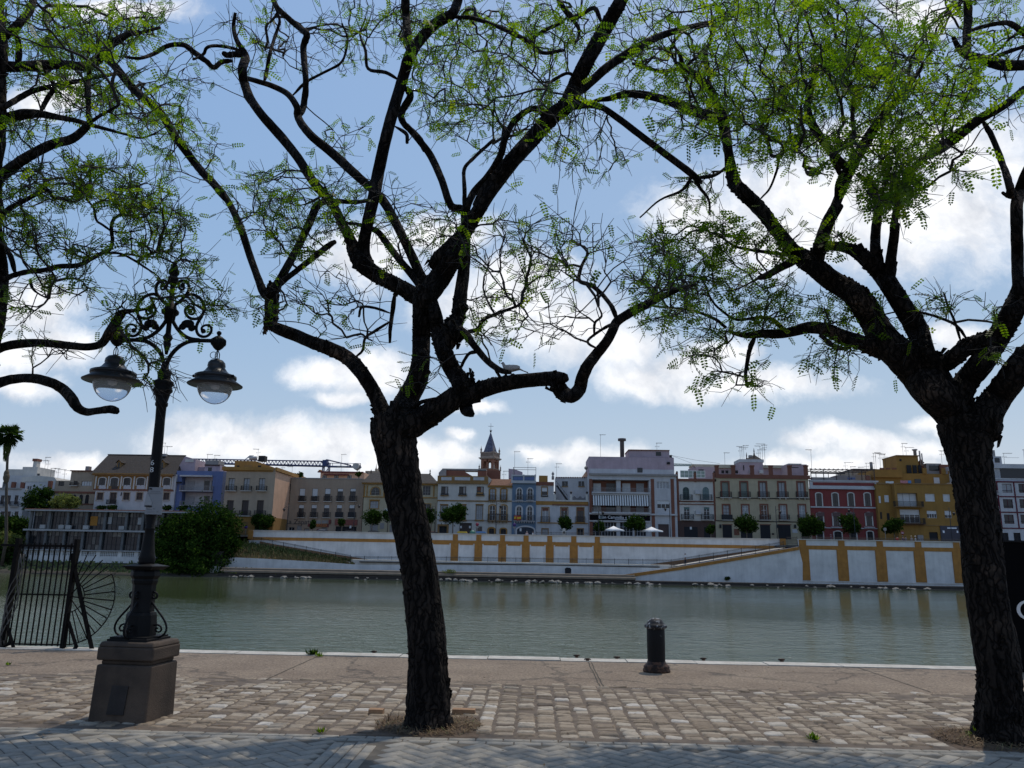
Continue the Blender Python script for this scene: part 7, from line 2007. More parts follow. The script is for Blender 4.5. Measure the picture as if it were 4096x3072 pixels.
root = empty('glass_building', (X(1, 700, YG), YG, zgb), 'low two storey glass fronted riverside building at left', 'building')
GX = lambda x, y=1050: W(1, x, y, YG).x
GZ = lambda y: W(1, 700, y, YG).z
x0, x1 = GX(232), GX(1640)
M_COLM = MAT('dark_column', (.12, .12, .12), .9, .3, 1, 0)
M_SLAB = MAT('grey_white_slab', (.30, .30, .30), .9, .2, 1, 0)
M_GW = tinted('old_window_glass', [(0, (.012, .014, .017)), (.55, (.03, .035, .04)), (.8, (.075, .075, .07)), (1, (.16, .155, .14))], .15, 4, 0, .5)
MB().box(x0 - .4, x1 + .4, YG - 1.0, YG + 9, GZ(858), GZ(846)).build('roof', M_SLAB, root)
MB().box(x0 - .4, x1 + .4, YG - 1.0, YG + 9, GZ(846) + .003, GZ(838)).build('roof_edge', MAT('red_roof_edge', (.28, .12, .08), .9, .2, 2, 0), root)
MB().box(x0 - .3, x1, YG - .8, YG + .3, GZ(1028), GZ(1013)).build('floor_slab', M_SLAB, root)
MB().box(x0 - .3, x1, YG - .5, YG + .3, GZ(1196), GZ(1186)).build('floor_slab', M_SLAB, root)
MB().box(x0 - .3, x1, YG - .3, YG + .2, zgb - .6, GZ(1242)).build('base_wall', M_WHITE, root)
MB().box(x0 + .2, x1 - .2, YG + 6, YG + 8.8, zgb, GZ(860)).build('rear_wall', M_P_GREY, root)
MB().box(x0 + .2, x1 - .2, YG + .35, YG + 6, GZ(1240), GZ(1196) - .05).build('podium', M_P_GREY, root)
cols = (262, 420, 580, 742, 902, 1088, 1230, 1400, 1560)
for i, xc in enumerate(cols):
    x = GX(xc); x2 = GX(xc - 22, 1110)
    MB().box(x - .2, x + .2, YG - .5, YG - .1, GZ(1013), GZ(858)).build('column', M_COLM, root)
    MB().box(x2 - .2, x2 + .2, YG - .45, YG - .05, GZ(1186), GZ(1028)).build('column', M_COLM, root)
for lvl, (yt, yb) in enumerate(((860, 1011), (1030, 1184))):
    for i in range(len(cols) - 1):
        xa, xb = GX(cols[i] - 22 * lvl) + .3, GX(cols[i + 1] - 22 * lvl) - .3
        mb = MB()
        for k in range(5): x = xa + (xb - xa) * k / 4; mb.box(x - .04, x + .04, YG, YG + .08, GZ(yb), GZ(yt))
        for z in (GZ(yb) + .9, GZ(yt) - .8): mb.box(xa, xb, YG + .001, YG + .07, z - .03, z + .03)
        o = mb.build('window', M_IRON, root)
        V = []; T = []
        for k in range(4):
            for (za_, zb_) in ((GZ(yb), GZ(yb) + .9), (GZ(yb) + .9, GZ(yt) - .8), (GZ(yt) - .8, GZ(yt))):
                a = xa + (xb - xa) * k / 4; b2_ = xa + (xb - xa) * (k + 1) / 4
                V += [(a, YG + .04, za_), (b2_, YG + .04, za_), (b2_, YG + .04, zb_), (a, YG + .04, zb_)]; T += [max(0, min(1, random.gauss(.4, .33)))] * 4
        np_mesh('panes', np.array(V), np.arange(len(V)).reshape(-1, 4), M_GW, o, col=np.array(T))
        mb = MB()
        if lvl == 0:
            pass
for i in range(len(cols) - 1):
    xa, xb = GX(cols[i] - 26) + .35, GX(cols[i + 1] - 26) - .35
    mb = MB()
    for r in range(4):
        z = GZ(1240) + (GZ(1196) - GZ(1240)) * r / 3.2
        mb.box(xa, xb, YG - .2, YG - .1, z, z + .07)
    k = int((xb - xa) / .28)
    for j in range(k + 1): x = xa + (xb - xa) * j / k; mb.box(x - .05, x + .05, YG - .199, YG - .101, GZ(1242), GZ(1196))
    mb.build('lattice_parapet', M_WHITE2, root)
    MB().box(xa - .7, xa, YG - .28, YG - .05, GZ(1242) + .002, GZ(1196) - .002).build('parapet_pier', M_WHITE, root)
for x, y in ((378, 993), (540, 993), (600, 993), (752, 993), (1060, 995)):
    MB().box(GX(x) - .45, GX(x) + .45, YG - .75, YG - .3, GZ(1008), GZ(976)).build('air_conditioner', M_SLAB, root)
MB().box(GX(765), GX(828), YG - .03, YG + .0, GZ(975), GZ(895)).build('blind', MAT('orange_blind', (.30, .13, .015), .8, .2, 3, 0), root)
for (x, w_) in ((935, 16), (1200, 22)): MB().box(GX(x - w_), GX(x + w_), YG - .03, YG, GZ(960), GZ(900)).build('blind', M_CURT, root)

E = lambda c, x, y, Y, rx, ry: (W(c, x, y, Y), rx * .0217, rx * .0217, ry * .0217)


def bush(name, label, cat, c, parts, Y, n, size, mat, group=None):
    p = W(c, parts[0][0], parts[0][1], Y)
    r = empty(name, (p.x, Y, zgb), label, cat, group)
    crown('foliage', r, [E(c, x, y, Y + dy, rx, ry) for (x, y, rx, ry, dy) in parts], n, size, mat)
    MB().tube([(p.x, Y, zgb - .5), (p.x + .2, Y, p.z)], [.25, .12], 8).build('stem', M_TRUNK2, r)


bush('big_bush', 'huge dark green bush overhanging the water right of the glass building', 'bush', 1,
     [(1800, 960, 190, 170, 0), (1930, 1050, 140, 190, -1), (1640, 1040, 180, 150, -1), (1500, 1000, 130, 110, .5), (1560, 1180, 170, 120, -2), (1780, 1200, 220, 150, -1.5), (1960, 1180, 90, 110, -1), (1420, 1120, 90, 130, -.5), (1700, 1330, 260, 90, -2.5), (1450, 1290, 120, 100, -2)], 131.5, 30000, .27, M_LEAF2)
bush('garden_tree', 'dark broadleaf tree above the left end of the glass building', 'tree', 1, [(330, 740, 110, 95, 0), (260, 790, 70, 60, 0), (400, 700, 70, 55, .5), (380, 800, 80, 50, -.5)], 146, 2600, .3, M_LEAF2)
bush('garden_tree', 'light olive green tree beside the dark one above the glass building', 'tree', 1, [(560, 770, 110, 65, 0), (500, 790, 60, 50, 0), (640, 780, 60, 55, 0)], 145, 2200, .26, M_LEAF3)
bush('bank_hedge', 'dark overgrown hedge at the left edge below the palm', 'hedge', 1, [(60, 1010, 150, 100, 0), (120, 960, 110, 60, 1), (30, 1180, 160, 130, -1), (150, 1130, 70, 150, 0), (90, 1290, 130, 90, -2), (-100, 1100, 150, 200, 0)], 134, 14000, .3, M_LEAF2)
bush('bank_shrub', 'olive shrub leaning over the left edge of the bank', 'shrub', 1, [(90, 1110, 100, 60, 0), (20, 1080, 70, 60, 0)], 131.5, 1400, .28, M_LEAF3)
for x, lab in ((870, 'left of the pair of green roof plants over the glass building'), (965, 'middle green plant over the glass building roof'), (1440, 'green plant over the glass building roof right of the lamp post'), (1580, 'leafy shrub at the right end of the glass building roof')):
    bush('garden_shrub', lab, 'shrub', 1, [(x, 826, 42, 22, 0), (x + 20, 818, 25, 18, 0)], 146, 260, .25, M_LEAF2)
for (c, x, y, lab, m_) in ((2, 600, 548, 'dark roof plant at the left end of the beige house roof', M_LEAF2), (2, 650, 540, 'tall roof plant next to the dark one on the beige house', M_LEAF2), (2, 1150, 535, 'bushy plant on the penthouse terrace above the beige house', M_LEAF2)):
    bush('roof_plant', lab, 'plant', c, [(x, y, 28, 24, 0), (x + 8, y - 8, 18, 18, 0)], 156, 200, .25, m_)

# palm
Yp = 128.5
pt = W(1, 82, 190, Yp); pb = W(1, 52, 1090, Yp)
root = empty('palm_tree', (pb.x, Yp, zgb), 'tall thin palm with a shaggy head at the left edge', 'palm tree')
tr_ = [Vector((pb.x, Yp, ZW + 1)), Vector((pb.x + .05, Yp, pb.z)), W(1, 55, 700, Yp), W(1, 62, 450, Yp), W(1, 70, 300, Yp), pt]
MB().tube([tuple(p) for p in tr_], [.26, .25, .22, .2, .2, .22], 10).build('trunk', MAT('palm_trunk', (.07, .055, .04), .95, .4, 5, .3), root)
mb = MB()
for z in (530, 580): q = W(1, 55, z, Yp); mb.ball(q, .42, .42, .75, 9, 6)
q = W(1, 55, 560, Yp); mb.ball(q, .5, .5, .8, 10, 7); mb.build('ivy', M_LEAF2, root) if False else mb.build('dead_skirt', MAT('dry_frond', (.10, .075, .045), .95, .4, 6, 0), root)
V = []; T = []; V2 = []
for i in range(120):
    a = random.uniform(0, 2 * PI); el = random.uniform(-1.2, 1.3); L = random.uniform(1.4, 2.2)
    d = Vector((math.cos(a) * math.cos(el), math.sin(a) * math.cos(el), math.sin(el)))
    s_ = d.cross(Vector((0, 0, 1))).normalized(); up = s_.cross(d)
    hub = pt + d * L * .6 - Vector((0, 0, .15))
    tv = random.random() * (.5 if el < 0 else 1)
    for k in range(11):
        b_a = (k - 5) / 5 * 1.35
        dd = (d * math.cos(b_a) + s_ * math.sin(b_a)).normalized(); tip = hub + dd * L * .62 - Vector((0, 0, .35 * random.random() * L))
        w = dd.cross(up).normalized() * .04
        V += [hub - w * .5, hub + w * .5, hub + dd * L * .33 + w, tip]; T += [tv] * 4
    w = s_ * .03; V += [pt - w, pt + w, hub + w, hub - w]; T += [tv] * 4
np_mesh('fronds', np.array([tuple(v) for v in V]), np.arange(len(V)).reshape(-1, 4), M_LEAF2, root, col=np.array(T))
V = []; T = []
for i in range(420):
    a = random.uniform(0, 2 * PI); z = random.uniform(0, 3.6); r = .25 + .55 * (1 - z / 4.2) * random.uniform(.6, 1.1)
    p = pt + Vector((math.cos(a) * r, math.sin(a) * r, -.3 - z)); w = Vector((-math.sin(a), math.cos(a), 0)) * .06; V += [p - w, p + w, p + w * .3 + Vector((0, 0, -.9)), p - w * .3 + Vector((0, 0, -.9))]; T += [random.random() * .25] * 4
np_mesh('dry_skirt', np.array([tuple(v) for v in V]), np.arange(len(V)).reshape(-1, 4), M_LEAF3, root, col=np.array(T))

# pale concrete block and dark boarded wall where the bush ends
p = W(1, 1852, 1368, 127.5); MB().box(p.x - .75, p.x + .75, 127.2, 128, p.z - .75, p.z + .75).build('concrete_block', M_WHITE, loc=(p.x, 127.6, p.z - .75), label='white block at the water line below the huge bush', cat='block')
p = W(1, 1872, 1280, 128.6); MB().box(p.x - .9, p.x + .9, 128.4, 130.3, Z_LOW - .6, p.z + 1.5).build('boarded_wall', MAT('dark_boards', (.05, .04, .035), .9, .4, 2, .2), loc=(p.x, 129, Z_LOW), label='dark boarded wall end between the bush and the white river wall', cat='wall')
for c, x, y, w_, lab in ((2, 60, 1396, 30, 'bright green weed tuft on the landing near the huge bush'), (2, 430, 1420, 75, 'long bright weed patch over the rocks below the low wall'), (3, 210, 1375, 60, 'dry weeds at the foot of the low wall right of the middle trunk'), (4, 880, 1435, 18, 'small dark weed at the foot of the white ramp wall')):
    yw = 126.4 if c != 4 else YP - .75
    p = W(c, x, y, yw); r = empty('weed', (p.x, yw, p.z - .2), lab, 'weed'); crown('foliage', r, [(p, w_ * .0205, .4, .28), (p + Vector((.3, 0, .1)), w_ * .012, .3, .3)], 260, .13, {2: M_LEAF, 3: M_LEAF3, 4: M_LEAF2}[c])

# ---- far street lamps
def far_lamp(c, x, ytop, side, label, Y=YW + 1.2):
    p = W(c, x, ytop, Y); r = empty('street_lamp', (p.x, Y, ZST), label, 'street lamp', 'thin lamp posts along the far street')
    MB().tube([(p.x, Y, ZST), (p.x, Y, ZST + 1.2), (p.x, Y, p.z)], [.10, .07, .05], 8).build('post', M_IRON, r)
    mb = MB().tube([(p.x, Y, p.z - .8), (p.x + side * .35, Y, p.z - .55), (p.x + side * .75, Y, p.z - .75)], .03, 6); mb.build('arm', M_IRON, r)
    MB().lathe([(.06, p.z - .78), (.28, p.z - 1.0), (.30, p.z - 1.05), (.16, p.z - 1.06), (.14, p.z - 1.3), (.03, p.z - 1.38)], (p.x + side * .75, Y), 10).build('lantern', M_IRON, r)


for a in ((2, 551, 788, -1, 'lamp post at the left corner of the beige ten balcony house'), (2, 1126, 758, 1, 'lamp post at the right end of the beige ten balcony house'), (2, 1822, 782, -1, 'lamp post between the cream hipped house and the white ochre house'), (3, 618, 760, 1, 'lamp post before the narrow tiled roof house'),
          (3, 1500, 815, 1, 'lamp post before the restaurant left bay'), (3, 2112, 784, -1, 'lamp post before the garage of the apartment block'), (4, 1300, 808, 1, 'lamp post before the wide cream house doors'), (5, 733, 795, -1, 'lamp post before the dark red house'), (5, 1562, 820, 1, 'lamp post before the yellow block near the right trunk')):
    far_lamp(*a)

# ---- signs, bins, cars, parasols, plinth
M_SR = MAT('sign_red_face', (.22, .015, .04), .6, .1, 4, 0); M_SB = MAT('sign_purple_face', (.05, .02, .13), .6, .1, 4, 0)
for c, x, y, m_, lab, bar in ((2, 183, 990, M_SB, 'round dark blue road sign before the sand house ground floor', 0), (3, 452, 967, M_SR, 'round red road sign on a pole before the white ochre house', 1), (3, 773, 970, M_SB, 'round purple road sign beside the blue garage arch', 1), (5, 1160, 1042, M_SR, 'no entry road sign at the corner of the yellow block', 2)):
    Y = YW + 2.4; p = W(c, x, y, Y); r = empty('road_sign', (p.x, Y, ZST), lab, 'road sign')
    MB().tube([(p.x, Y, ZST), (p.x, Y, p.z + .2)], .035, 6).build('post', M_P_GREY, r)
    mb = MB().lathe([(.30, 0), (.30, .03)], (0, 0), 16); mb.v = [(p.x + v[0], Y - .05 - v[2], p.z + v[1]) for v in mb.v]; mb.build('disc', m_, r)
    if bar == 2: MB().box(p.x - .2, p.x + .2, Y - .09, Y - .081, p.z - .05, p.z + .05).build('bar', M_WHITE2, r)
    if bar == 1: MB().box(p.x - .28, p.x + .28, Y - .07, Y - .045, p.z - .62, p.z - .40).build('plate', M_P_GREY, r)
p = W(5, 1012, 1035, YW + 2.4)
r = empty('road_sign', (p.x, YW + 2.4, ZST), 'grey back of a tall road sign left of the yellow block tree', 'road sign'); MB().tube([(p.x, YW + 2.4, ZST), (p.x, YW + 2.4, p.z + .5)], .035, 6).build('post', M_P_GREY, r); MB().ball((p.x, YW + 2.36, p.z + .5), .3, .02, .3).build('disc', M_P_GREY, r)
for c, x, w_, m_, lab in ((3, 319, 84, MAT('bin_yellow', (.55, .36, .03), .5, .1, 3, 0), 'recycling container with a yellow lid'), (3, 408, 52, MAT('bin_green', (.05, .16, .11), .5, .1, 3, 0), 'dome topped green glass recycling container'), (3, 482, 82, MAT('bin_blue', (.10, .22, .42), .5, .1, 3, 0), 'recycling container with a pale blue lid')):
    Y = YW + 2; p = W(c, x, 1040, Y); w = w_ * .021 / 2; r = empty('recycling_container', (p.x, Y, ZST), lab, 'bin')
    zt_ = W(c, x, 1027 if w_ > 60 else 1017, Y).z
    if w_ > 60:
        MB().prism([(p.x - w * .9, ZST), (p.x + w * .9, ZST), (p.x + w, zt_ - .28), (p.x - w, zt_ - .28)], Y, Y + 1.2).build('body', M_P_GREY, r)
        MB().prism([(p.x - w * 1.03, zt_ - .278), (p.x + w * 1.03, zt_ - .278), (p.x + w * .85, zt_), (p.x - w * .85, zt_)], Y - .05, Y + 1.25).build('lid', m_, r)
    else: MB().lathe([(w, ZST), (w, zt_ - .6), (w * .92, zt_ - .3), (w * .6, zt_ - .08), (.1, zt_)], (p.x, Y + .6), 16).build('body', m_, r); MB().box(p.x - .25, p.x + .25, Y + .6 - w - .02, Y + .6 - w + .1, zt_ - .9, zt_ - .7).build('slot', M_DARK, r)


def car(c, x, ytop, w_, mat, label, Y=YW + 2.3):
    p = W(c, x, ytop, Y); L = 4.1; r = empty('parked_car', (p.x, Y + .9, ZST), label, 'car', 'cars parked on the far street'); H = p.z - ZST
    s = 1.0
    bd = [(-2.05, .25), (2.05, .25), (2.1, .6), (1.95, .85), (1.2, .93), (-1.4, .95), (-2.0, .85), (-2.1, .55)]
    ch_ = [(-1.45, .94), (1.25, .92), (.55, 1.40), (.1, 1.45), (-.6, 1.45), (-1.1, 1.36)]
    pr = lambda pts: [(p.x + a * s, ZST + b * s) for a, b in pts]
    MB().prism(pr(bd), Y, Y + 1.7).build('body', mat, r); MB().prism(pr(ch_), Y + .15, Y + 1.55).build('cabin', M_GLASS, r)
    MB().prism(pr([(.62, 1.37), (.1, 1.455), (-.6, 1.455), (-1.15, 1.36), (-.6, 1.40), (.1, 1.40)]), Y + .12, Y + 1.58).build('roof', mat, r)
    for a in (-1.3, 1.3):
        for y in (Y - .01, Y + 1.5):
            mb = MB().lathe([(.31, 0), (.31, .2)], (0, 0), 14); mb.v = [(p.x + a * s + v[0], y + v[2], ZST + .31 + v[1]) for v in mb.v]; mb.build('wheel', M_DARK, r)


M_CARW = MAT('car_white', (.62, .62, .62), .3, .05, 2, 0); M_CARD = MAT('car_dark', (.02, .022, .026), .3, .05, 2, 0); M_CARR = MAT('car_red', (.30, .02, .015), .3, .05, 2, 0)
car(2, 842, 1037, 110, M_CARW, 'white car roof showing over the wall before the tobacconist shop'); car(2, 1088, 1034, 110, M_CARD, 'dark car before the rust coloured shop board'); car(2, 1290, 1031, 100, M_CARD, 'dark car with a bright windscreen before the cream hipped house'); car(2, 1800, 1034, 100, M_CARR, 'red car right of the middle trunk before the white ochre house')

M_CANV = MAT('white_canvas', (.78, .77, .74), .8, .04, 2, 0)
for (c, xt, yt, xa, xb, ye, lab) in ((3, 1622, 977, 1552, 1722, 1012, 'open white square parasol left of the dense round tree'), (3, 1968, 984, 1880, 2058, 1020, 'open white square parasol right of the dense round tree')):
    Y = YW + 2.6; t = W(c, xt, yt, Y); a, b2_ = W(c, xa, ye, Y), W(c, xb, ye, Y)
    r = empty('parasol', (t.x, Y, ZST), lab, 'parasol', 'white parasols of the restaurant terrace')
    hw = (b2_.x - a.x) / 2 / 1.25; ze = (a.z + b2_.z) / 2; cxp = (a.x + b2_.x) / 2
    mb = MB(); k = 20; ring = []
    for i in range(4):
        for j in range(5):
            q = j / 5; cs = [(-1, -1), (1, -1), (1, 1), (-1, 1)]; A_, B_ = cs[i], cs[(i + 1) % 4]
            x_, y_ = A_[0] + (B_[0] - A_[0]) * q, A_[1] + (B_[1] - A_[1]) * q
            ca, sa = math.cos(.45), math.sin(.45)
            ring.append((cxp + hw * (x_ * ca - y_ * sa), Y + 1.5 + hw * (x_ * sa + y_ * ca), ze + .06 * math.sin(q * PI)))
    top_ = (cxp, Y + 1.5, t.z)
    mid = [tuple((r_[i] * .5 + top_[i] * .5) - (.10 if i == 2 else 0) for i in range(3)) for r_ in ring]
    val = [(v[0], v[1], v[2] - .22) for v in ring]
    mb.add(ring + mid + [top_] + val, [(i, (i + 1) % 20, 20 + (i + 1) % 20, 20 + i) for i in range(20)] + [(20 + i, 20 + (i + 1) % 20, 40) for i in range(20)] + [(41 + i, 41 + (i + 1) % 20, (i + 1) % 20, i) for i in range(20)], True)
    mb.build('canopy', M_CANV, r)
    mb = MB().tube([(cxp, Y + 1.5, ZST), (cxp, Y + 1.5, t.z - .1)], .04, 8)
    for i in range(0, 20, 5): mb.bar((cxp, Y + 1.5, ze + .05), Vector(ring[i]) - Vector((0, 0, .02)), .03)
    mb.build('pole', M_WHITE2, r)
p = W(3, 1201, 1000, YW + 2)
r = empty('stone_plinth', (p.x, YW + 2, ZST), 'white stone plinth with a rounded top and dark niche', 'monument')
hw = .34; zt_ = p.z; MB().prism([(p.x - hw, ZST), (p.x + hw, ZST), (p.x + hw, zt_ - .5), (p.x + hw * .75, zt_ - .45), (p.x + hw * .75, zt_ - .1), (p.x + .1, zt_), (p.x - .1, zt_), (p.x - hw * .75, zt_ - .1), (p.x - hw * .75, zt_ - .45), (p.x - hw, zt_ - .5)], YW + 1.8, YW + 2.4).build('body', M_P_WHITE, r)
MB().prism([(p.x + .17 * math.cos(a), zt_ - .75 + .24 * math.sin(a)) for a in np.linspace(0, 2 * PI, 12, endpoint=False)], YW + 1.77, YW + 1.797).build('niche', M_DARK, r)

# flag and washing
p = W(3, 800, 911, 147.15); hw, hh = .66, .42
r = empty('flag', (p.x, 147.15, p.z - hh), 'red and yellow striped flag hung on the blue house balcony', 'flag')
def wavy(x0, x1, z0, z1, y):
    n = 9; vs = []
    for i in range(n):
        x = x0 + (x1 - x0) * i / (n - 1); dy = .05 * math.sin(i * 1.3); vs += [(x, y + dy, z0 + .03 * math.sin(i)), (x, y + dy, z1 + .02 * math.sin(i + 1)), (x, y + dy + .012, z0 + .03 * math.sin(i)), (x, y + dy + .012, z1 + .02 * math.sin(i + 1))]
    fs = []
    for i in range(n - 1): a = 4 * i; fs += [(a, a + 4, a + 5, a + 1), (a + 2, a + 3, a + 7, a + 6), (a, a + 2, a + 6, a + 4), (a + 1, a + 5, a + 7, a + 3)]
    return MB().add(vs, fs)
M_FR = MAT('flag_red', (.34, .015, .02), .9, .1, 4, 0); M_FY = MAT('flag_yellow', (.55, .36, .03), .9, .1, 4, 0)
wavy(p.x - hw, p.x + hw, p.z - hh * .5, p.z + hh * .5, 147.0).build('yellow_stripe', M_FY, r); wavy(p.x - hw, p.x + hw, p.z + hh * .5, p.z + hh, 147.0).build('red_stripe', M_FR, r); wavy(p.x - hw, p.x + hw, p.z - hh, p.z - hh * .5, 147.0).build('red_stripe', M_FR, r)
MB().prism([(p.x - .2 + .13 * math.cos(a), p.z + .15 * math.sin(a)) for a in np.linspace(0, 2 * PI, 10, endpoint=False)], 146.92, 146.935).build('emblem', M_FR, r)
for c, x, y, w_, h_, m_, lab in ((5, 1050, 603, 70, 18, M_WHITE2, 'white washing hung on the yellow block terrace'), (5, 1174, 599, 66, 24, MAT('pink_cloth', (.45, .19, .19), .9, .1, 3, 0), 'pink cloth drying on the yellow block terrace'), (5, 1222, 600, 28, 24, MAT('blue_cloth', (.10, .24, .45), .9, .1, 3, 0), 'small blue cloth drying beside the pink one')):
    p = W(c, x, y, 145.7); k = .0205 / 2; wavy(p.x - w_ * k, p.x + w_ * k, p.z - h_ * k, p.z + h_ * k, 145.65).build('washing', m_, loc=(p.x, 145.7, p.z), label=lab, cat='washing')
p = W(3, 1391, 482, 152); mb = MB(); mb.lathe([(.02, 0), (.28, .05), (.36, .14)], (0, 0), 14); mb.v = [(p.x + v[0], 152 - v[2] * .8, p.z + v[1] + v[2] * .3) for v in mb.v]; mb.bar((p.x, 152, p.z), (p.x + .1, 152.3, p.z - 1.2), .06); mb.build('satellite_dish', M_P_GREY, loc=(p.x, 152, p.z - 1.2), label='satellite dish on the roof edge left of the pink apartment block', cat='satellite dish')

# ---- television aerials
def aerial(c, x, yt, yb, where, kind=0, Y=153):
    a, b2_ = W(c, x, yt, Y), W(c, x, yb, Y); b2_ = Vector((a.x + (b2_.x - a.x) * .3, Y, b2_.z - .5))
    mb = MB().tube([b2_, a], .028, 5); L = 1.1 if kind != 2 else 1.7; d = 1 if (x * 7) % 3 else -1
    z = a.z - .06
    mb.bar((a.x - .2 * d, Y, z), (a.x + L * d, Y, z + .04), .035)
    for i in range(7): q = a.x + d * (-.1 + (L + .1) * i / 7); mb.bar((q, Y - .28, z), (q, Y + .28, z), .02); mb.bar((q, Y, z - .13), (q, Y, z + .13), .02)
    if kind >= 1: mb.bar((a.x - .4, Y, z - .7), (a.x + .5, Y, z - .66), .03); mb.bar((a.x - .3, Y, z - .9), (a.x - .3, Y, z - .5), .02); mb.bar((a.x + .4, Y, z - .9), (a.x + .4, Y, z - .45), .02)
    o = mb.build('aerial', M_IRON, loc=tuple(b2_)); tag(o, 'thin television aerial standing on ' + where, 'aerial', 'aerials on ' + where)


for where, c, Y, lst in (('the white houses at far left', 1, 158, ((398, 385, 470), (420, 415, 470), (445, 480, 555), (478, 482, 555), (508, 490, 565))), ('the flat roofed pinkish beige house', 1, 152, ((562, 500, 560),)), ('the ridge of the big tiled house', 1, 156, ((1428, 262, 360), (1447, 292, 360))), ('the water tank of the bright blue house', 1, 153, ((1795, 360, 415), (1858, 368, 415))),
                         ('the roof room of the sand coloured house', 2, 149, ((288, 315, 375),)), ('the sand coloured house eaves', 2, 155, ((502, 446, 490), (582, 466, 505))), ('the rooftop flat with the red awning', 2, 172, ((1010, 360, 512),)), ('the blue house awning frame', 3, 151, ((776, 336, 545), (890, 396, 545))), ('the wall right of the brick roof room', 3, 156, ((682, 505, 570),)),
                         ('the white terrace house roof', 3, 154, ((1138, 440, 560),)), ('the left end of the pink roof storey', 3, 153, ((1516, 190, 386),)), ('the top roof room of the apartment block', 3, 153, ((2003, 262, 326),)), ('the rear roof behind the two arch house', 4, 158, ((860, 346, 446),)), ('the lilac roof room of the cream house', 4, 155, ((992, 300, 425), (1008, 292, 425), (1024, 284, 425), (1150, 320, 400), (1164, 288, 400), (1184, 280, 400), (1203, 270, 450))),
                         ('the parapet between cream and red house', 4, 150, ((1605, 320, 492),)), ('the red house pergola roof', 5, 158, ((665, 430, 500), (715, 466, 500), (785, 470, 500), (848, 436, 490))), ('the left roof terrace of the yellow block', 5, 156, ((910, 350, 485), (926, 345, 485), (965, 362, 480), (1008, 355, 470), (1078, 380, 455))), ('the tower room of the yellow block', 5, 156, ((1160, 265, 374), (1190, 300, 374))),
                         ('the grey roof rooms near the right trunk', 5, 156, ((1495, 330, 440), (1545, 330, 440))), ('the right edge apartment roof', 5, 151, ((2035, 350, 450), (2206, 320, 450)))):
    for i, (x, yt, yb) in enumerate(lst): aerial(c, x, yt, yb, where, (i + len(where)) % 3, Y)

# ---- people on the far bank
M_SKIN = MAT('skin', (.36, .22, .16), .7, .1, 5, 0); M_HAIR = MAT('dark_hair', (.03, .02, .015), .8, .2, 5, 0); M_HAIRG = MAT('grey_hair', (.35, .33, .31), .8, .2, 5, 0); M_TROU = MAT('dark_trousers', (.025, .027, .035), .9, .2, 5, 0)


def skin_mesh(name, chains, mat, parent, sub=1):
    bm = bmesh.new(); vs = {}; radii = []
    me = bpy.data.meshes.new(name); V = []; Ed = []; Rr = []
    for ch_ in chains:
        prev = None
        for (x, y, z, r_) in ch_:
            key = (round(x, 3), round(y, 3), round(z, 3))
            if key not in vs: vs[key] = len(V); V.append((x, y, z)); Rr.append(r_)
            i = vs[key]
            if prev is not None and prev != i: Ed.append((prev, i))
            prev = i
    bm.free(); me.from_pydata(V, Ed, []); me.update()
    o = bpy.data.objects.new(name, me); COL.objects.link(o)
    m = o.modifiers.new('skin', 'SKIN'); m.use_smooth_shade = True
    s2 = o.modifiers.new('sub', 'SUBSURF'); s2.levels = sub; s2.render_levels = sub
    for d, r_ in zip(me.skin_vertices[0].data, Rr): d.radius = (r_, r_)
    me.skin_vertices[0].data[0].use_root = True
    me.materials.append(mat); o['org'] = tuple(org(parent)); o.parent = parent
    return o


def person(p, label, shirt, hair=M_HAIR, face=0, stride=.12, hat=None, hold=False):
    "p: where the feet stand; face: heading in radians, 0 looks towards the river"
    r = empty('person', (0, 0, 0), label, 'person'); s = 1.0
    hip, sh = .92, 1.42
    arm = lambda q: [(0, 0, sh - .02, .12), (q * .17, 0, sh, .065), (q * .23, .02, sh - .28, .045), (q * .2, -.10 if not hold else -.3, sh - .5 if not hold else sh - .25, .036)]
    leg = lambda q: [(0, 0, hip, .13), (q * .09, 0, hip - .06, .09), (q * .1, -q * stride * .5 - .02, .48, .062), (q * .1, q * stride * .5, .08, .045), (q * .1, q * stride * .5 - .13, .04, .035)]
    hand = [[(q * .2, -.10 if not hold else -.3, sh - .5 if not hold else sh - .25, .036), (q * .2, -.13 if not hold else -.38, sh - .6 if not hold else sh - .22, .03)] for q in (-1, 1)]
    skin_mesh('body', [[(0, 0, hip, .13), (0, .01, 1.12, .12), (0, 0, sh - .02, .12), (0, 0, 1.5, .05), (0, -.01, 1.58, .075), (0, -.015, 1.67, .092), (0, -.005, 1.74, .06)], arm(1), arm(-1), leg(1), leg(-1)] + hand, M_SKIN, r)
    k = lambda ch_, f: [(x, y, z, q * f + .012) for x, y, z, q in ch_]
    skin_mesh('shirt', [k([(0, 0, hip - .02, .13), (0, .01, 1.12, .125), (0, 0, sh - .02, .125)], 1), k(arm(1)[:3], 1), k(arm(-1)[:3], 1)], shirt, r)
    skin_mesh('trousers', [k([(0, 0, hip + .02, .125), (0, 0, hip, .13)], 1), k(leg(1)[:4], 1), k(leg(-1)[:4], 1)], M_TROU, r)
    mb = MB().ball((0, .012, 1.70), .1, .108, .095, 12, 8); mb.v = [v for v in mb.v]; mb.build('hair', hair, r)
    mb = MB().ball((0, -.112, 1.655), .012, .02, .02, 6, 4); mb.build('nose', M_SKIN, r)
    if hat: MB().lathe([(.2, 1.755), (.2, 1.765), (.1, 1.77), (.09, 1.84), (.02, 1.86)], (0, 0), 14).build('hat', hat, r)
    r.location = p; r.rotation_euler = (0, 0, face)
    return r


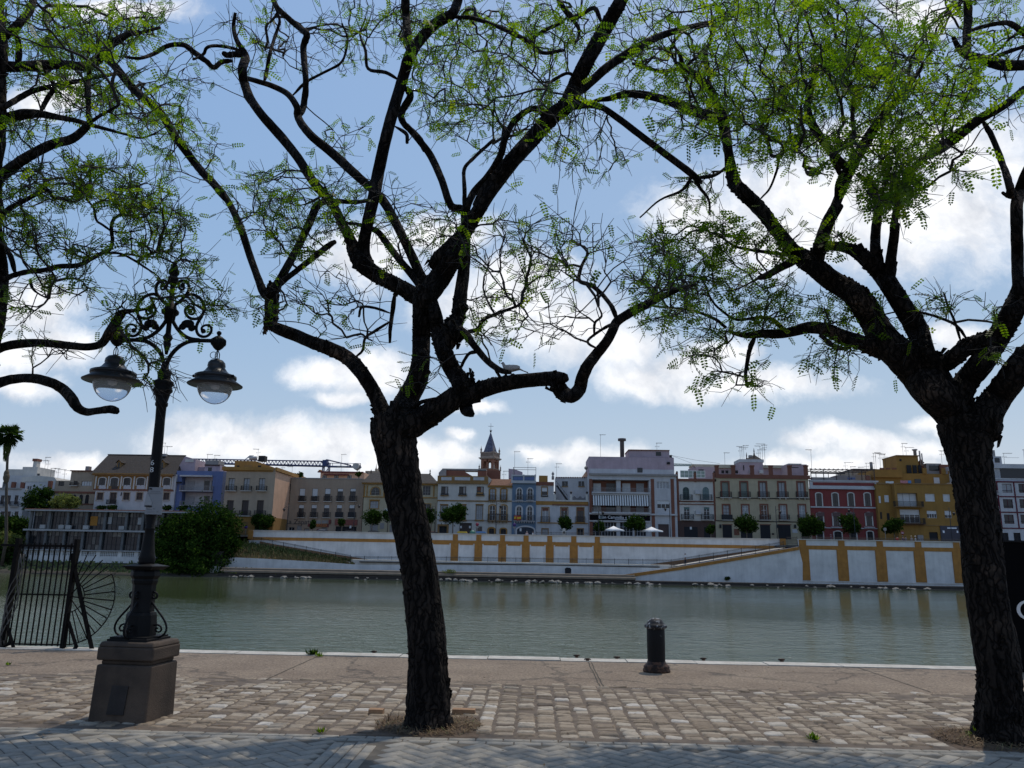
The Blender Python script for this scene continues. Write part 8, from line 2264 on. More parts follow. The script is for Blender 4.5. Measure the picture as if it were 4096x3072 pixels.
C_ = lambda n, c: MAT(n, c, .9, .1, 4, 0)
for c, x, lab, sh_, hr, fc, hd, Y in ((3, 880, 'person with fair hair in a pale pink top before the blue garage arch', C_('pale_pink_cloth', (.5, .36, .34)), M_HAIRG, 0, False, YW + 1.4), (3, 932, 'person in white shirt looking down before the right jamb of the blue arch', C_('white_cloth', (.62, .62, .6)), M_HAIR, 1.4, True, YW + 1.4)):
    p = W(c, x, 1050, Y); person((p.x, Y, ZST), lab, sh_, hr, fc, .1, None, hd)
for x, lab, sh_, hr, fc, hat in ((1118, 'person in a bright red shirt at the parapet below the yellow block tree', C_('red_cloth', (.42, .02, .015)), M_HAIR, 2.8, None), (1166, 'person in a purple top behind the parapet right of the red shirt', C_('purple_cloth', (.10, .05, .09)), M_HAIR, .5, None), (1190, 'person in a grey patterned top beside the purple one', C_('grey_cloth', (.22, .18, .2)), M_HAIR, 1.8, None), (1240, 'person in a straw hat and pale checked shirt at the parapet', C_('check_cloth', (.40, .33, .28)), M_HAIR, -1.2, C_('straw', (.45, .36, .22))), (1274, 'person in a white shirt and cap right of the straw hat', C_('bright_white_cloth', (.7, .7, .7)), M_HAIR, 1.3, C_('pale_cap', (.5, .48, .45))), (545, 'person in a dark violet top walking before the red house', C_('violet_cloth', (.07, .035, .09)), M_HAIR, 1.57, C_('violet_hat', (.14, .10, .14)))):
    Y = YR + 1.2; p = W(5, x, 1090, Y); person((p.x, Y, ZST - .005), lab, sh_, hr, fc, .1, hat)
p = W(4, 522, 1312, YP + 1.2); person((p.x, YP + 1.2, p.z - .02), 'person in a white top walking up the right ramp', C_('ramp_white_cloth', (.6, .6, .6)), M_HAIR, -1.57, .3)
# ------------------------------------------------------------------ things on the near quay
# --- the big street lamp on its stone pedestal
M_LAMP = MAT('black_cast_iron', (.006, .006, .0065), .6, .3, 5, .25, 40, spec=.16)
M_LSH = MAT('lantern_enamel', (.022, .024, .028), .42, .2, 4, 0, spec=.35)
M_GRAN = MAT('brown_granite', (.075, .050, .033), .85, .55, 2.2, .5, 60, streak=.35)
fl, fr, br_ = GR('pd', 685, 1305), GR('pd', 1130, 1325), GR('pd', 1310, 1266)
wd = (fr - fl).length; ang = math.atan2(fr.y - fl.y, fr.x - fl.x)
dp = max(wd * .85, min(wd * 1.1, (br_ - fr).length))
ux = Vector((math.cos(ang), math.sin(ang), 0)); uy = Vector((-ux.y, ux.x, 0))
LC = fl + ux * wd / 2 + uy * dp / 2
YL = LC.y
root_l = empty('street_lamp', (LC.x, LC.y, 0), 'ornate black iron two lantern street lamp on a stone pedestal', 'street lamp')
lz = lambda c, x, y: W(c, x, y, YL).z
lm = lambda c, x, y: mpp(*px(c, x, y), YL) * CROP[c][2]
Yf = fl.y * .5 + fr.y * .5
zf = lambda y: W('pd', 900, y, Yf).z
h1, h2, h3 = zf(878), zf(845), zf(700)
mb = MB()


def frustum(mb, c, w0, d0, z0, w1, d1, z1, ch=.0):
    vs = [(c.x + sx * w0 / 2, c.y + sy * d0 / 2, z0) for sx, sy in ((-1, -1), (1, -1), (1, 1), (-1, 1))] + [(c.x + sx * w1 / 2, c.y + sy * d1 / 2, z1) for sx, sy in ((-1, -1), (1, -1), (1, 1), (-1, 1))]
    mb.add(vs, [(0, 3, 2, 1), (4, 5, 6, 7), (0, 1, 5, 4), (1, 2, 6, 5), (2, 3, 7, 6), (3, 0, 4, 7)])


wt = wd * .955
frustum(mb, LC, wd, dp, -.05, wt, dp * .955, h1)
frustum(mb, LC, wt * .9, dp * .86, h1 - .001, wt * .9, dp * .86, h2 + .001)
wc = wt * 1.03
frustum(mb, LC, wc, dp * .985, h2, wc, dp * .985, h3 - .05); frustum(mb, LC, wc, dp * .985, h3 - .0501, wc * .93, dp * .90, h3)
mb.rot(ang, (LC.x, LC.y))
ped = mb.build('pedestal', M_GRAN, root_l)
bv = ped.modifiers.new('bevel', 'BEVEL'); bv.width = .018; bv.segments = 3; bv.limit_method = 'ANGLE'
pdm = []
ax = lambda x: (x - 905) * lm('pd', 900, 1100)
zc0, zc1 = zf(1255), zf(1035)
mb = MB(); fy = -dp / 2
tilt = lambda z: (dp - dp * .955) / 2 * (z / h1)
pnl = [(ax(822), fy + tilt(zc0) - .012, zc0), (ax(955), fy + tilt(zc0) - .012, zc0), (ax(968), fy + tilt(zc1) - .012, zc1), (ax(840), fy + tilt(zc1) - .012, zc1)]
pnl += [(x, y + .02, z) for x, y, z in pnl]
mb.add([(LC.x + x, LC.y + y, z) for x, y, z in pnl], [(0, 1, 2, 3), (4, 7, 6, 5), (0, 4, 5, 1), (1, 5, 6, 2), (2, 6, 7, 3), (3, 7, 4, 0)]); mb.rot(ang, (LC.x, LC.y))
mb.build('access_door', MAT('rusted_plate', (.025, .019, .016), .8, .4, 8, .4), ped)
# cast iron foot: plate, block, shaft with cornice
k = lm('lb', 410, 1300)
mb = MB(); z0 = h3
mb.lathe([(wd * .50, z0), (wd * .50, z0 + .02), (wd * .46, z0 + .024), (wd * .46, z0 + .04)], (LC.x, LC.y), 4, False, sq=True)
mb.rot(ang, (LC.x, LC.y)); mb.build('foot_plate', M_LAMP, root_l)
q = lambda y: lz('lb', 410, y)
prof = [(185 * k, z0 + .035), (185 * k, q(1500)), (178 * k, q(1280)), (165 * k, q(1245)), (142 * k, q(1235)), (136 * k, q(1130)), (138 * k, q(900)), (150 * k, q(880)), (156 * k, q(850)), (150 * k, q(830)), (176 * k, q(790)), (170 * k, q(740)), (150 * k, q(715))]
mb = MB().lathe(prof, (LC.x, LC.y), 8, False, sq=True); mb.rot(ang, (LC.x, LC.y)); mb.build('base', M_LAMP, root_l)
mb = MB(); frustum(mb, LC, 400 * k, 400 * k, q(676), 400 * k, 400 * k, q(668)); frustum(mb, LC, 300 * k, 300 * k, q(716), 380 * k, 380 * k, q(677)); frustum(mb, LC, 400 * k, 400 * k, q(668) + .0005, 190 * k, 190 * k, q(640)); mb.rot(ang, (LC.x, LC.y)); mb.build('base_cap', M_LAMP, root_l)
k2 = lm(1, 1350, 600)
s = lambda c, x, y: lz(c, x, y)
kl = lm('la', 960, 900)
zl = lambda y: lz('la', 950, y)
prof = [(100 * k, q(650)), (96 * k, q(610)), (104 * k, q(580)), (92 * k, q(530)), (80 * k, q(470)), (74 * k, q(400)), (62 * k, q(300)), (56 * k, q(215)), (62 * k, q(205)), (60 * k, q(190)), (52 * k, q(180)), (47 * k2, s(1, 1315, 880)), (45 * k2, s(1, 1350, 400)), (41 * k2, s(1, 1390, 60)),
        (48 * kl, zl(1530)), (60 * kl, zl(1515)), (60 * kl, zl(1490)), (52 * kl, zl(1480)), (64 * kl, zl(1430)), (74 * kl, zl(1390)), (92 * kl, zl(1370)), (90 * kl, zl(1350)), (78 * kl, zl(1330)), (98 * kl, zl(1300)), (95 * kl, zl(1275)), (60 * kl, zl(1255)), (62 * kl, zl(1215)), (68 * kl, zl(1190)), (50 * kl, zl(1165)), (36 * kl, zl(1140)), (34 * kl, zl(1080))]
MB().lathe(prof, (LC.x, LC.y), 20).build('post', M_LAMP, root_l)
# numbers on the post, following its curve
M_NUM = MAT('white_number', (.62, .62, .60), .8, .15, 20, 0)
for ch_, y_ in (('6', 320), ('8', 487)):
    cz = W('nt', 462, y_, YL); ksz = lm('nt', 462, y_)
    o = text_mesh('number', ch_, 175 * ksz, (0, 0, 0), M_NUM, None, .002)
    r_ = 46 * k2 + .0035; th0 = -PI / 2 - .18
    for v in o.data.vertices:
        x_, y2, z_ = v.co; th = th0 + x_ * 1.25 / r_
        v.co = (LC.x + (r_ - y2) * math.cos(th), LC.y + (r_ - y2) * math.sin(th), cz.z + z_)
        v.co -= Vector((LC.x, LC.y, 0))
    o.parent = root_l; o['org'] = tuple(org(root_l))

# brackets and scrolls, drawn once and mirrored
xa_ = lambda y: 990 - (y - 300) * .094


def arm_pt(dx, y, dy=0.0):
    return Vector((LC.x + dx * kl, LC.y + dy, zl(y)))


R_PTS = {
    'scroll_top': ([(1012, 500), (1060, 470), (1105, 425), (1140, 385), (1157, 340), (1152, 295), (1128, 263), (1090, 256), (1060, 275), (1050, 312), (1066, 342), (1098, 346), (1108, 322), (1092, 305)], 17),
    'scroll_middle': ([(1120, 412), (1165, 395), (1215, 402), (1268, 430), (1304, 482), (1313, 545), (1292, 602), (1248, 635), (1190, 640), (1142, 615), (1118, 568), (1130, 528), (1168, 515), (1204, 532), (1214, 568), (1196, 594), (1166, 592), (1156, 572), (1168, 560)], 17),
    'scroll_side': ([(1290, 612), (1258, 660), (1236, 705), (1232, 750), (1250, 795), (1290, 818), (1340, 812), (1376, 780), (1386, 738), (1364, 706), (1322, 704), (1290, 724), (1284, 750), (1302, 762)], 16),
    'bracket': ([(985, 640), (1005, 690), (1040, 745), (1090, 795), (1140, 828), (1200, 845), (1260, 850)], 19),
    'arm': ([(922, 1115), (945, 1060), (975, 1005), (1020, 952), (1080, 905), (1150, 872), (1230, 860), (1320, 858), (1408, 860)], 21)}
for nm, (pts, r_) in R_PTS.items():
    for sgn in (1, -1):
        pp = [arm_pt(sgn * (x - xa_(y)), y) for x, y in pts]
        cm = catmull([tuple(p) for p in pp], 4)
        n_ = len(cm); taper = [r_ * kl * (1 if nm in ('arm', 'bracket') else 1 - .45 * (i / n_) ** 2) for i in range(n_)]
        mb = MB().tube([tuple(c) for c in cm], taper, 8)
        if nm.startswith('scroll'): e = cm[-1]; mb.ball((e[0], e[1], e[2]), 26 * kl, 20 * kl, 26 * kl, 10, 6)
        mb.build(nm, M_LAMP, root_l)
for sgn in (1, -1):
    mb = MB(); mb.ball(arm_pt(sgn * 190, 690), 70 * kl, 22 * kl, 45 * kl, 10, 6); mb.ball(arm_pt(sgn * 235, 730), 40 * kl, 20 * kl, 40 * kl, 8, 6); mb.ball(arm_pt(sgn * 140, 720), 40 * kl, 20 * kl, 36 * kl, 8, 6); mb.build('leaf_ornament', M_LAMP, root_l)
# central rod
zr_ = zl
prof = [(14 * kl, zr_(1000)), (20 * kl, zr_(960)), (38 * kl, zr_(900)), (30 * kl, zr_(870)), (48 * kl, zr_(835)), (44 * kl, zr_(820)), (26 * kl, zr_(790)), (24 * kl, zr_(660)), (52 * kl, zr_(650)), (56 * kl, zr_(610)), (82 * kl, zr_(590)), (86 * kl, zr_(565)), (60 * kl, zr_(540)), (52 * kl, zr_(500)), (26 * kl, zr_(480)), (24 * kl, zr_(310)), (42 * kl, zr_(290)), (52 * kl, zr_(245)), (48 * kl, zr_(225)), (36 * kl, zr_(212)), (52 * kl, zr_(190)), (54 * kl, zr_(165)), (36 * kl, zr_(130)), (32 * kl, zr_(105)), (22 * kl, zr_(95)), (24 * kl, zr_(82)), (14 * kl, zr_(66)), (2 * kl, zr_(62))]
MB().lathe(prof, (LC.x, LC.y), 16).build('finial_rod', M_LAMP, root_l)
M_GLOBE, nt_, b_ = nodes_of('clear_globe')
b_.inputs['Base Color'].default_value = (.88, .9, .93, 1); b_.inputs['Roughness'].default_value = .12; b_.inputs['Transmission Weight'].default_value = .82; b_.inputs['IOR'].default_value = 1.12
M_REFL = MAT('lamp_reflector', (.42, .42, .40), .6, .1, 4, 0)
for sgn in (1, -1):
    cx_ = LC.x + sgn * 500 * kl; cyl = LC.y + (-.03 if sgn < 0 else .05)
    f = 1.03 if sgn < 0 else .97
    dz_ = 0
    z_ = lambda y: zl(y + (6 if sgn > 0 else -6))
    lan = MB()
    lan.lathe([(20 * kl, z_(935)), (44 * kl, z_(915)), (66 * kl, z_(885)), (72 * kl, z_(850)), (60 * kl, z_(820)), (34 * kl, z_(800)), (16 * kl, z_(792)), (14 * kl, z_(785)), (24 * kl, z_(770)), (24 * kl, z_(755)), (10 * kl, z_(742))], (cx_, cyl), 14)
    for i in range(8):
        a = 2 * PI * i / 8; lan.ball((cx_ + 62 * kl * math.cos(a), cyl + 62 * kl * math.sin(a), z_(855)), 20 * kl, 20 * kl, 34 * kl, 8, 5)
    lan.build('arm_boss', M_LAMP, root_l)
    lan = MB()
    for rr, dx in ((3.5 * kl, -22), (3.5 * kl, 22), (3.5 * kl, 0)):
        lan.tube([(cx_ + dx * kl * .9, cyl, z_(1030)), (cx_ + dx * kl, cyl, z_(980)), (cx_ + dx * kl * .5, cyl, z_(952)), (cx_, cyl, z_(938))], 5 * kl, 6)
    if sgn > 0: lan.tube([(cx_ - 40 * kl + 34 * kl * math.cos(a), cyl, z_(985) + 34 * kl * math.sin(a)) for a in np.linspace(0, 2 * PI, 14)], 3.5 * kl, 5)
    L = MB().lathe([(270 * kl * f, z_(1292)), (272 * kl * f, z_(1286)), (200 * kl * f, z_(1240)), (190 * kl * f, z_(1225)), (206 * kl * f, z_(1222)), (206 * kl * f, z_(1196)), (190 * kl * f, z_(1188)), (150 * kl * f, z_(1180)), (112 * kl * f, z_(1150)), (84 * kl * f, z_(1110)), (90 * kl * f, z_(1100)), (84 * kl * f, z_(1065)), (62 * kl * f, z_(1040)), (30 * kl * f, z_(1030)), (22 * kl, z_(1022))], (cx_, cyl), 36).build('lantern', M_LSH, root_l)
    lan.build('hook', M_LAMP, L)
    for a in (2.9, .3): MB().ball((cx_ + 208 * kl * math.cos(a), cyl - abs(208 * kl * math.sin(a)), z_(1208)), 14 * kl, 14 * kl, 16 * kl, 8, 5).build('clip', M_LAMP, L)
    mb = MB()
    n0 = [(174 * kl * f, z_(1285))] + [(172 * kl * f * math.cos(t), z_(1300) - 172 * kl * f * 1.08 * math.sin(t)) for t in np.linspace(0, PI / 2 - .02, 12)]
    mb.lathe(n0[::-1], (cx_, cyl), 32); mb.build('globe', M_GLOBE, L)
    MB().lathe([(168 * kl * f, z_(1284)), (60 * kl, z_(1262)), (20 * kl, z_(1262))], (cx_, cyl), 28).build('reflector', M_REFL, L)
    MB().lathe([(8 * kl, z_(1330)), (34 * kl, z_(1320)), (40 * kl, z_(1290)), (26 * kl, z_(1264))], (cx_, cyl), 14).build('bulb', M_WHITE2, L)
# scroll brackets on the foot, left and right, front and back
for a4 in range(4):
    base = [(295, 1545), (250, 1560), (160, 1555), (95, 1520), (66, 1455), (80, 1385), (130, 1305), (200, 1225), (262, 1150), (300, 1105)]
    low = [(235, 1405), (190, 1400), (148, 1420), (132, 1455), (150, 1485), (185, 1485), (208, 1462), (200, 1440), (182, 1445)]
    upx = [(310, 990), (270, 992), (235, 1010), (226, 1045), (250, 1070), (285, 1060), (295, 1035), (278, 1025)]
    mb = MB()
    for pts, r_ in ((base, 13), (low, 12), (upx, 13)):
        cm = catmull([(x, y, 0) for x, y in pts], 4)
        mb.tube([Vector((LC.x + (x - 410) * k * 1.0, LC.y, q(y))) for x, y, _ in cm], r_ * k, 7)
    mb.rot(ang + a4 * PI / 2, (LC.x, LC.y)); mb.build('foot_scroll', M_LAMP, root_l)

# the post stands a little left of the pedestal's middle and out of true, as in the photograph
sx0 = W('lb', 410, 1500, YL).x - LC.x; ztop = zl(62); sx1 = (W('la', 1004, 80, YL).x - LC.x - sx0) / (ztop - h3)
for o in list(root_l.children_recursive):
    up_ = o not in (ped,) and o.parent is not ped
    for v in o.data.vertices: v.co.x += (sx0 + sx1 * (v.co.z - h3)) if up_ else -.03

# paper notice tied round the post
r_n = empty('notice_sheet', tuple(W('nt', 440, 1510, YL - .1)), 'curling grey paper notice taped to the lamp post below the number', 'notice')
Yn = YL - .085
def sheetpoly(pts, y0, th, name, mat, par):
    mb = MB(); P_ = [W('nt', x, y, y0) for x, y in pts]; mb.prism([(p.x, p.z) for p in P_], y0, y0 + th); return mb.build(name, mat, par)
M_PAPER = MAT('grey_paper', (.25, .25, .255), .8, .1, 6, .1); M_PAPER2 = MAT('faded_paper', (.31, .31, .315), .8, .1, 6, .1)
sheetpoly([(335, 880), (672, 884), (630, 1527), (222, 1516), (262, 1345), (212, 1302), (275, 1040), (330, 945)], Yn, .004, 'sheet', M_PAPER, r_n)
sheetpoly([(318, 1040), (402, 1250), (390, 1312), (212, 1305), (276, 1050)], Yn - .006, .003, 'loose_flap', M_PAPER2, r_n)
sheetpoly([(340, 898), (404, 908), (402, 938), (338, 934)], Yn - .004, .003, 'tape', M_DARK, r_n); sheetpoly([(222, 1314), (396, 1320), (394, 1348), (220, 1344)], Yn - .010, .003, 'tape', M_DARK, r_n)
M_PRINT = MAT('grey_print', (.20, .20, .21), .8, .1, 6, 0)
for a, b2_, y in ((372, 596, 982), (300, 636, 1024), (280, 388, 1404), (420, 476, 1394), (280, 470, 1466), (505, 560, 1462)):
    n_ = 6
    for i in range(n_):
        xa2, xb2 = a + (b2_ - a) * i / n_, a + (b2_ - a) * (i + .75) / n_
        sheetpoly([(xa2, y - 7), (xb2, y - 7), (xb2, y + 7), (xa2, y + 7)], Yn - .0025, .002, 'print', M_PRINT, r_n)
sheetpoly([(222, 1518), (630, 1528), (630, 1520), (226, 1509)], Yn - .003, .0025, 'lower_edge', M_PAPER2, r_n)

# --- iron gate at the quay edge, with its fan of spikes over the water
M_GATE = MAT('rusty_black_iron', (.008, .007, .0065), .8, .4, 8, .2, spec=.1)
YG2 = Y_EDGE - .12
gx = lambda x, y=800: W('ga', x, y, YG2).x
gz = lambda y, x=800: W('ga', x, y, YG2).z
gp = lambda x, y, dy=0: W('ga', x, y, YG2 + dy)
root_g = empty('iron_gate', (gx(900, 1560), YG2, 0), 'black iron bar gate with a spiked half wheel at the water edge', 'gate')
zb_, zt_ = .06, gz(120)
kx = mpp(*px('ga', 500, 800), YG2) * .2834
x_of = lambda x, y: gx(x, y)
for xb, r_ in ((885, 22), (35, 28)):
    p = gp(xb, 1560); MB().box(p.x - r_ * kx, p.x + r_ * kx, YG2 - .05, YG2 + .05, -.02, zt_ + .12).build('post', M_GATE, root_g)
xl_, xr_ = gp(35, 1560).x, gp(885, 1560).x
for i in range(1, 11):
    x = xl_ + (xr_ - xl_) * i / 11.0; MB().box(x - .009, x + .009, YG2 - .009, YG2 + .009, zb_ - .02, zt_ + .05).build('bar', M_GATE, root_g)
for z in (zb_, gz(808)): MB().box(xl_, xr_, YG2 - .01, YG2 + .01, z - .012, z + .012).build('rail', M_GATE, root_g)
MB().box(xl_ - .3, xr_, YG2 - .016, YG2 + .016, zt_ - .02, zt_ + .02).build('rail', M_GATE, root_g)
hub = gp(975, 832); R0, R1 = 215 * kx, 652 * kx
for i in range(17):
    a = rad(84 - i * 11.0); d = Vector((math.cos(a), 0, math.sin(a)))
    r0 = .0 if i in (3, 8, 12) else R0
    MB().bar(hub + d * r0, hub + d * R1, .020, 6).build('spoke', M_GATE, root_g)
arc = lambda r_, a0, a1: [tuple(hub + Vector((math.cos(t), 0, math.sin(t))) * r_) for t in np.linspace(rad(a0), rad(a1), 30)]
MB().tube(arc(R0, 88, -95), .009, 6).build('inner_ring', M_GATE, root_g); MB().tube(arc(R1, 28, -94), .010, 6).build('outer_ring', M_GATE, root_g)
MB().bar(gp(1008, 230), gp(1300, 1592), 46 * kx).build('brace', M_GATE, root_g)
for (ax_, ay_, bx_, by_) in ((965, 1060, 890, 1572), (970, 1190, 1082, 1560), (105, 1075, 40, 1450), (100, 1230, 192, 1562), (1040, 1590, 1085, 1520), (30, 1540, 160, 1485)):
    MB().bar(gp(ax_, ay_, -.08), gp(bx_, by_, -.08), 36 * kx).build('prop', M_GATE, root_g)
mb = MB()                                                    # tangled barbed wire round the wheel
for i in range(26):
    t = rad(random.uniform(-92, 40)); c0 = hub + Vector((math.cos(t), 0, math.sin(t))) * (R1 * random.uniform(.9, 1.06)); r_ = random.uniform(.03, .09)
    ph = random.uniform(0, 6); mb.tube([c0 + Vector((r_ * math.cos(ph + s_ * .9), random.uniform(-.05, .05), r_ * math.sin(ph + s_ * .9) * random.uniform(.6, 1))) for s_ in range(7)], .0025, 4)
mb.build('barbed_wire', M_GATE, root_g, kind='stuff')
p = gp(70, 700, -.3)
w_ = empty('dry_creeper', (p.x - .1, YG2 - .1, 0), 'dead grey creeper stem climbing the gate post at the left edge', 'creeper')
mb = MB()
for i in range(5):
    x0_ = gp(20 + 14 * i, 1550).x; mb.tube([(x0_ + .06 * math.sin(j * .9 + i) + j * .018, YG2 - .09 + .03 * math.sin(j + i), j * .17) for j in range(10)], [.011] * 6 + [.008] * 4, 6)
mb.build('stem', MAT('dead_stem', (.10, .095, .085), .95, .4, 6, .3), w_)

# --- mooring bollard
bb = GR('bo', 1155, 528)
kb = mpp(*px('bo', 1150, 400), bb.y) * .5425
bz = lambda y: W('bo', 1150, y, bb.y).z
r_b = empty('mooring_bollard', (bb.x, bb.y, 0), 'short black iron bollard with a worn white speckled dome on the quay', 'bollard')


def m_worn(name, lo, hi, t0, t1, sc=9, pos=.55):
    m, nt, b = nodes_of(name); c = coords(nt)
    f = noise(nt, c, sc, 8, .7); f2 = noise(nt, c, sc * 5, 4, .7)
    cc = ramp(nt, f, [(pos, lo), (pos + .04, hi)]); cc = mul(nt, cc, ramp(nt, f2, [(.3, g(.7)), (.7, g(1.15))]))
    nt.links.new(cc, b.inputs['Base Color']); b.inputs['Roughness'].default_value = .6; b.inputs['Specular IOR Level'].default_value = .2; bump(nt, b, f2, .35, .006)
    return m


M_BOL = m_worn('bollard_paint', (.007, .0065, .007), (.17, .17, .16), 0, 1, 22, .64); M_DOME = m_worn('worn_dome_paint', (.02, .02, .022), (.30, .31, .32), 0, 1, 20, .53); M_RUST = m_worn('rusty_foot', (.03, .017, .012), (.10, .05, .03), 0, 1, 12, .5)
MB().lathe([(66 * kb, bz(512)), (64 * kb, bz(480)), (66 * kb, bz(350)), (66 * kb, bz(210)), (62 * kb, bz(200))], (bb.x, bb.y), 28).build('body', M_BOL, r_b)
MB().lathe([(100 * kb, -.01), (100 * kb, .03), (92 * kb, .05), (96 * kb, .07), (86 * kb, .095), (70 * kb, .12), (67 * kb, .15)], (bb.x, bb.y), 28).build('foot', M_RUST, r_b)
MB().lathe([(66 * kb, bz(212)), (80 * kb, bz(204)), (84 * kb, bz(192)), (80 * kb, bz(180)), (66 * kb, bz(174)), (62 * kb, bz(166)), (52 * kb, bz(150)), (36 * kb, bz(138)), (16 * kb, bz(132)), (2 * kb, bz(131))], (bb.x, bb.y), 28).build('dome', M_DOME, r_b)

# --- mooring hooks on the kerb
for c, x, y, lab in (('bo', 565, 425, 'dark mooring cleat on the white kerb, directly behind the rusty stub in the asphalt'), ('bo', 645, 452, 'rusty iron stub in the asphalt beside the joint'), ('bo', 862, 437, 'rusty mooring hook on the kerb close left of the bollard'), ('bo', 1500, 447, 'rusty mooring hook on the kerb close right of the bollard'), ('bo', 2078, 455, 'grey mooring hook on the kerb far right of the bollard'), ('q3', 1282, 212, 'dark mooring hook on the kerb left of the middle trunk'), ('q3', 1545, 225, 'dark mooring hook on the kerb touching the middle trunk'), ('q5', 40, 1000, 'dark mooring hook on the kerb before the ochre pilasters')):
    p = GR(c, x, y); r = empty('mooring_hook', (p.x, p.y, 0), lab, 'mooring hook')
    MB().box(p.x - .025, p.x + .025, p.y - .025, p.y + .025, 0, .03).build('stem', M_RUST, r)
    MB().tube([(p.x - .055, p.y, .03), (p.x - .025, p.y, .036), (p.x + .025, p.y, .036), (p.x + .055, p.y, .03)], [.008, .012, .012, .008], 8).build('bar', M_RUST, r)


def weed_plant(c, x, y, s_, lab, mat, n=60):
    p = GR(c, x, y); r = empty('weed', (p.x, p.y, 0), lab, 'weed')
    V = []; T = []
    for i in range(n):
        a = random.uniform(0, 2 * PI); el = random.uniform(.2, 1.4); L = s_ * random.uniform(.4, 1); d = Vector((math.cos(a) * math.cos(el), math.sin(a) * math.cos(el), math.sin(el))); w = d.cross(Vector((0, 0, 1))).normalized() * L * .12
        b0 = p + Vector((random.gauss(0, s_ * .25), random.gauss(0, s_ * .12), .005)); V += [b0, b0 + d * L * .5 + w, b0 + d * L, b0 + d * L * .5 - w]; T += [random.random()] * 4
    np_mesh('leaves', np.array([tuple(v) for v in V]), np.arange(len(V)).reshape(-1, 4), mat, r, col=np.array(T))


weed_plant('q3', 830, 222, .13, 'dark green weed growing over the kerb between lamp and middle tree', M_LEAF2, 90)
weed_plant('q3', 880, 236, .09, 'flat yellow green weed at the asphalt joint below the kerb weed', M_LEAF, 60)
weed_plant('q3', 890, 800, .07, 'low green weed in the paving border left of the middle tree', M_LEAF, 50)
weed_plant('q5', 240, 1490, .09, 'green weed between cobbles left of the right tree', M_LEAF, 50)
weed_plant('q5', 1290, 1480, .14, 'grass tuft at the foot of the right tree', M_LEAF, 90)
weed_plant('pd', 60, 880, .06, 'mossy weed strip on the asphalt at the left edge', M_LEAF, 40)

# --- black hoarding behind the right trunk, with part of a white ring
YH = Y_EDGE - .5
a, b2_ = P(3985, 2168, YH), P(4560, 2660, YH)
r_h = empty('hoarding', (a.x, YH, 0), 'large black hoarding board behind the right trunk with a white ring mark', 'hoarding')
MB().box(a.x, b2_.x, YH, YH + .08, 0, a.z).build('board', MAT('black_board', (.003, .003, .0035), .8, .2, 2, 0, spec=.05), r_h)
MB().box(a.x - .01, b2_.x + .01, YH - .02, YH + .10, a.z + .002, a.z + .03).build('top_rail', M_LAMP, r_h)
c0 = P(4112, 2441, YH); kk = mpp(4112, 2441, YH)
mb = MB(); n = 26; inn = [(c0.x + 31 * kk * math.cos(t), c0.z + 30 * kk * math.sin(t)) for t in np.linspace(rad(55), rad(305), n)]; out = [(c0.x + 45 * kk * math.cos(t), c0.z + 38 * kk * math.sin(t)) for t in np.linspace(rad(55), rad(305), n)]
mb.ring(inn, out, YH - .006, YH - .001); mb.build('ring_mark', M_NUM, r_h)
for x in (a.x + .15, b2_.x - .2): MB().box(x - .05, x + .05, YH + .081, YH + .16, 0, a.z - .05).build('post', M_LAMP, r_h)

# --- two birds in the trees
M_DOVE = MAT('dove_grey', (.40, .37, .34), .9, .15, 20, 0); M_DOVEH = MAT('dove_head', (.20, .18, .20), .9, .15, 20, 0); M_PIG = MAT('pigeon_dark', (.085, .075, .065), .9, .3, 16, 0); M_LEGS = MAT('bird_leg', (.05, .03, .03), .8, .2, 9, 0)


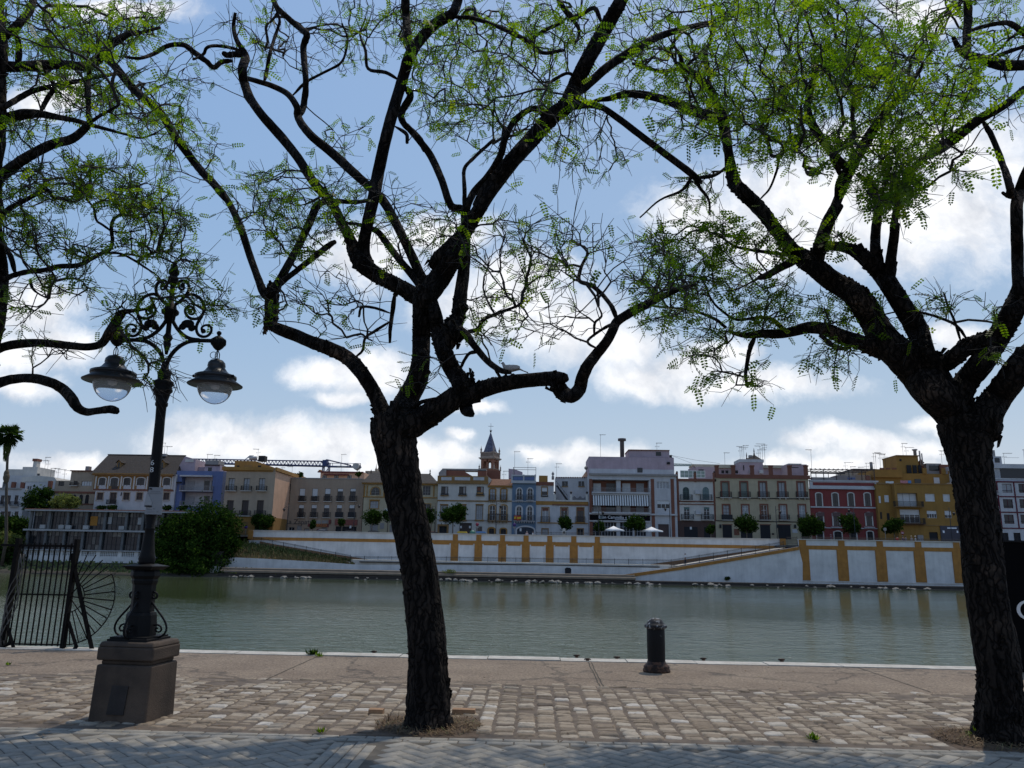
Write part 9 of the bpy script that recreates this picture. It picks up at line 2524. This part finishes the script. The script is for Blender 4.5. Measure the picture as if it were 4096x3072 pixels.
def bird(px_, py_, Y, length, label, mb_, mh, face, pitch):
    p = P(px_, py_, Y); r = empty('pigeon', (0, 0, 0), label, 'bird'); L = length
    prof = [(-.50, -.06, .006), (-.36, -.02, .045), (-.22, .0, .095), (-.05, .01, .155), (.12, .02, .165), (.24, .05, .13), (.31, .11, .085), (.345, .175, .062), (.365, .225, .064), (.385, .25, .05), (.41, .255, .022)]
    MB().tube([(x * L, 0, z * L) for x, z, _ in prof], [q_ * L for _, _, q_ in prof], 14).build('body', mb_, r)
    MB().ball((.375 * L, 0, .235 * L), .068 * L, .062 * L, .062 * L, 10, 7).build('head', mh, r)
    MB().tube([(.42 * L, 0, .235 * L), (.49 * L, 0, .215 * L)], [.018 * L, .004 * L], 6).build('beak', M_LEGS, r)
    MB().add([(-.30 * L, -.06 * L, .0), (-.30 * L, .06 * L, .0), (-.72 * L, .08 * L, -.16 * L), (-.72 * L, -.08 * L, -.16 * L), (-.30 * L, -.06 * L, -.02 * L), (-.30 * L, .06 * L, -.02 * L), (-.72 * L, .08 * L, -.175 * L), (-.72 * L, -.08 * L, -.175 * L)], [(0, 1, 2, 3), (7, 6, 5, 4), (0, 3, 7, 4), (1, 5, 6, 2), (2, 6, 7, 3)]).build('tail', mb_, r)
    for sy in (-1, 1):
        MB().ball((-.08 * L, sy * .135 * L, .04 * L), .30 * L, .035 * L, .11 * L, 12, 6).build('wing', mb_, r)
        mb = MB().tube([(.02 * L, sy * .06 * L, -.12 * L), (.0, sy * .06 * L, -.22 * L), (.03 * L, sy * .06 * L, -.33 * L)], [.03 * L, .016 * L, .013 * L], 6)
        for t in (-.5, 0, .5): mb.tube([(.03 * L, sy * .06 * L, -.325 * L), (.11 * L, sy * .06 * L + t * .06 * L, -.33 * L)], .009 * L, 5)
        mb.build('leg', M_LEGS, r)
    r.location = p; r.rotation_euler = (0, pitch, face)
    return r


def depth_near(tree, x, y):
    "distance of the limb that passes this point of the picture"
    m = [o for o in tree.children if o.name.startswith('trunk')][0].data; o0 = np.array(tree['org'])
    co_ = np.zeros(len(m.vertices) * 3, dtype=np.float32); m.vertices.foreach_get('co', co_); co_ = co_.reshape(-1, 3) + o0
    Rm = np.array(RW).T; cm = (co_ - np.array(CAM)) @ Rm.T
    X_ = 2048 + F * cm[:, 0] / -cm[:, 2]; Y_ = 1536 - F * cm[:, 1] / -cm[:, 2]
    d = np.hypot(X_ - x, Y_ - y); j = np.argsort(d)[:8]
    return float(co_[j, 1].mean())


yd = depth_near(T1, 2050, 1518)
bird(2046, 1475, yd - .03, .235, 'pale grey dove standing on the long right limb of the middle tree', M_DOVE, M_DOVEH, PI, 0)
yd = depth_near(T2, 3290, 670)
bird(3252, 694, yd, .22, 'dark pigeon among the twigs of the right tree seen from below', M_PIG, M_PIG, PI - .5, -.15)
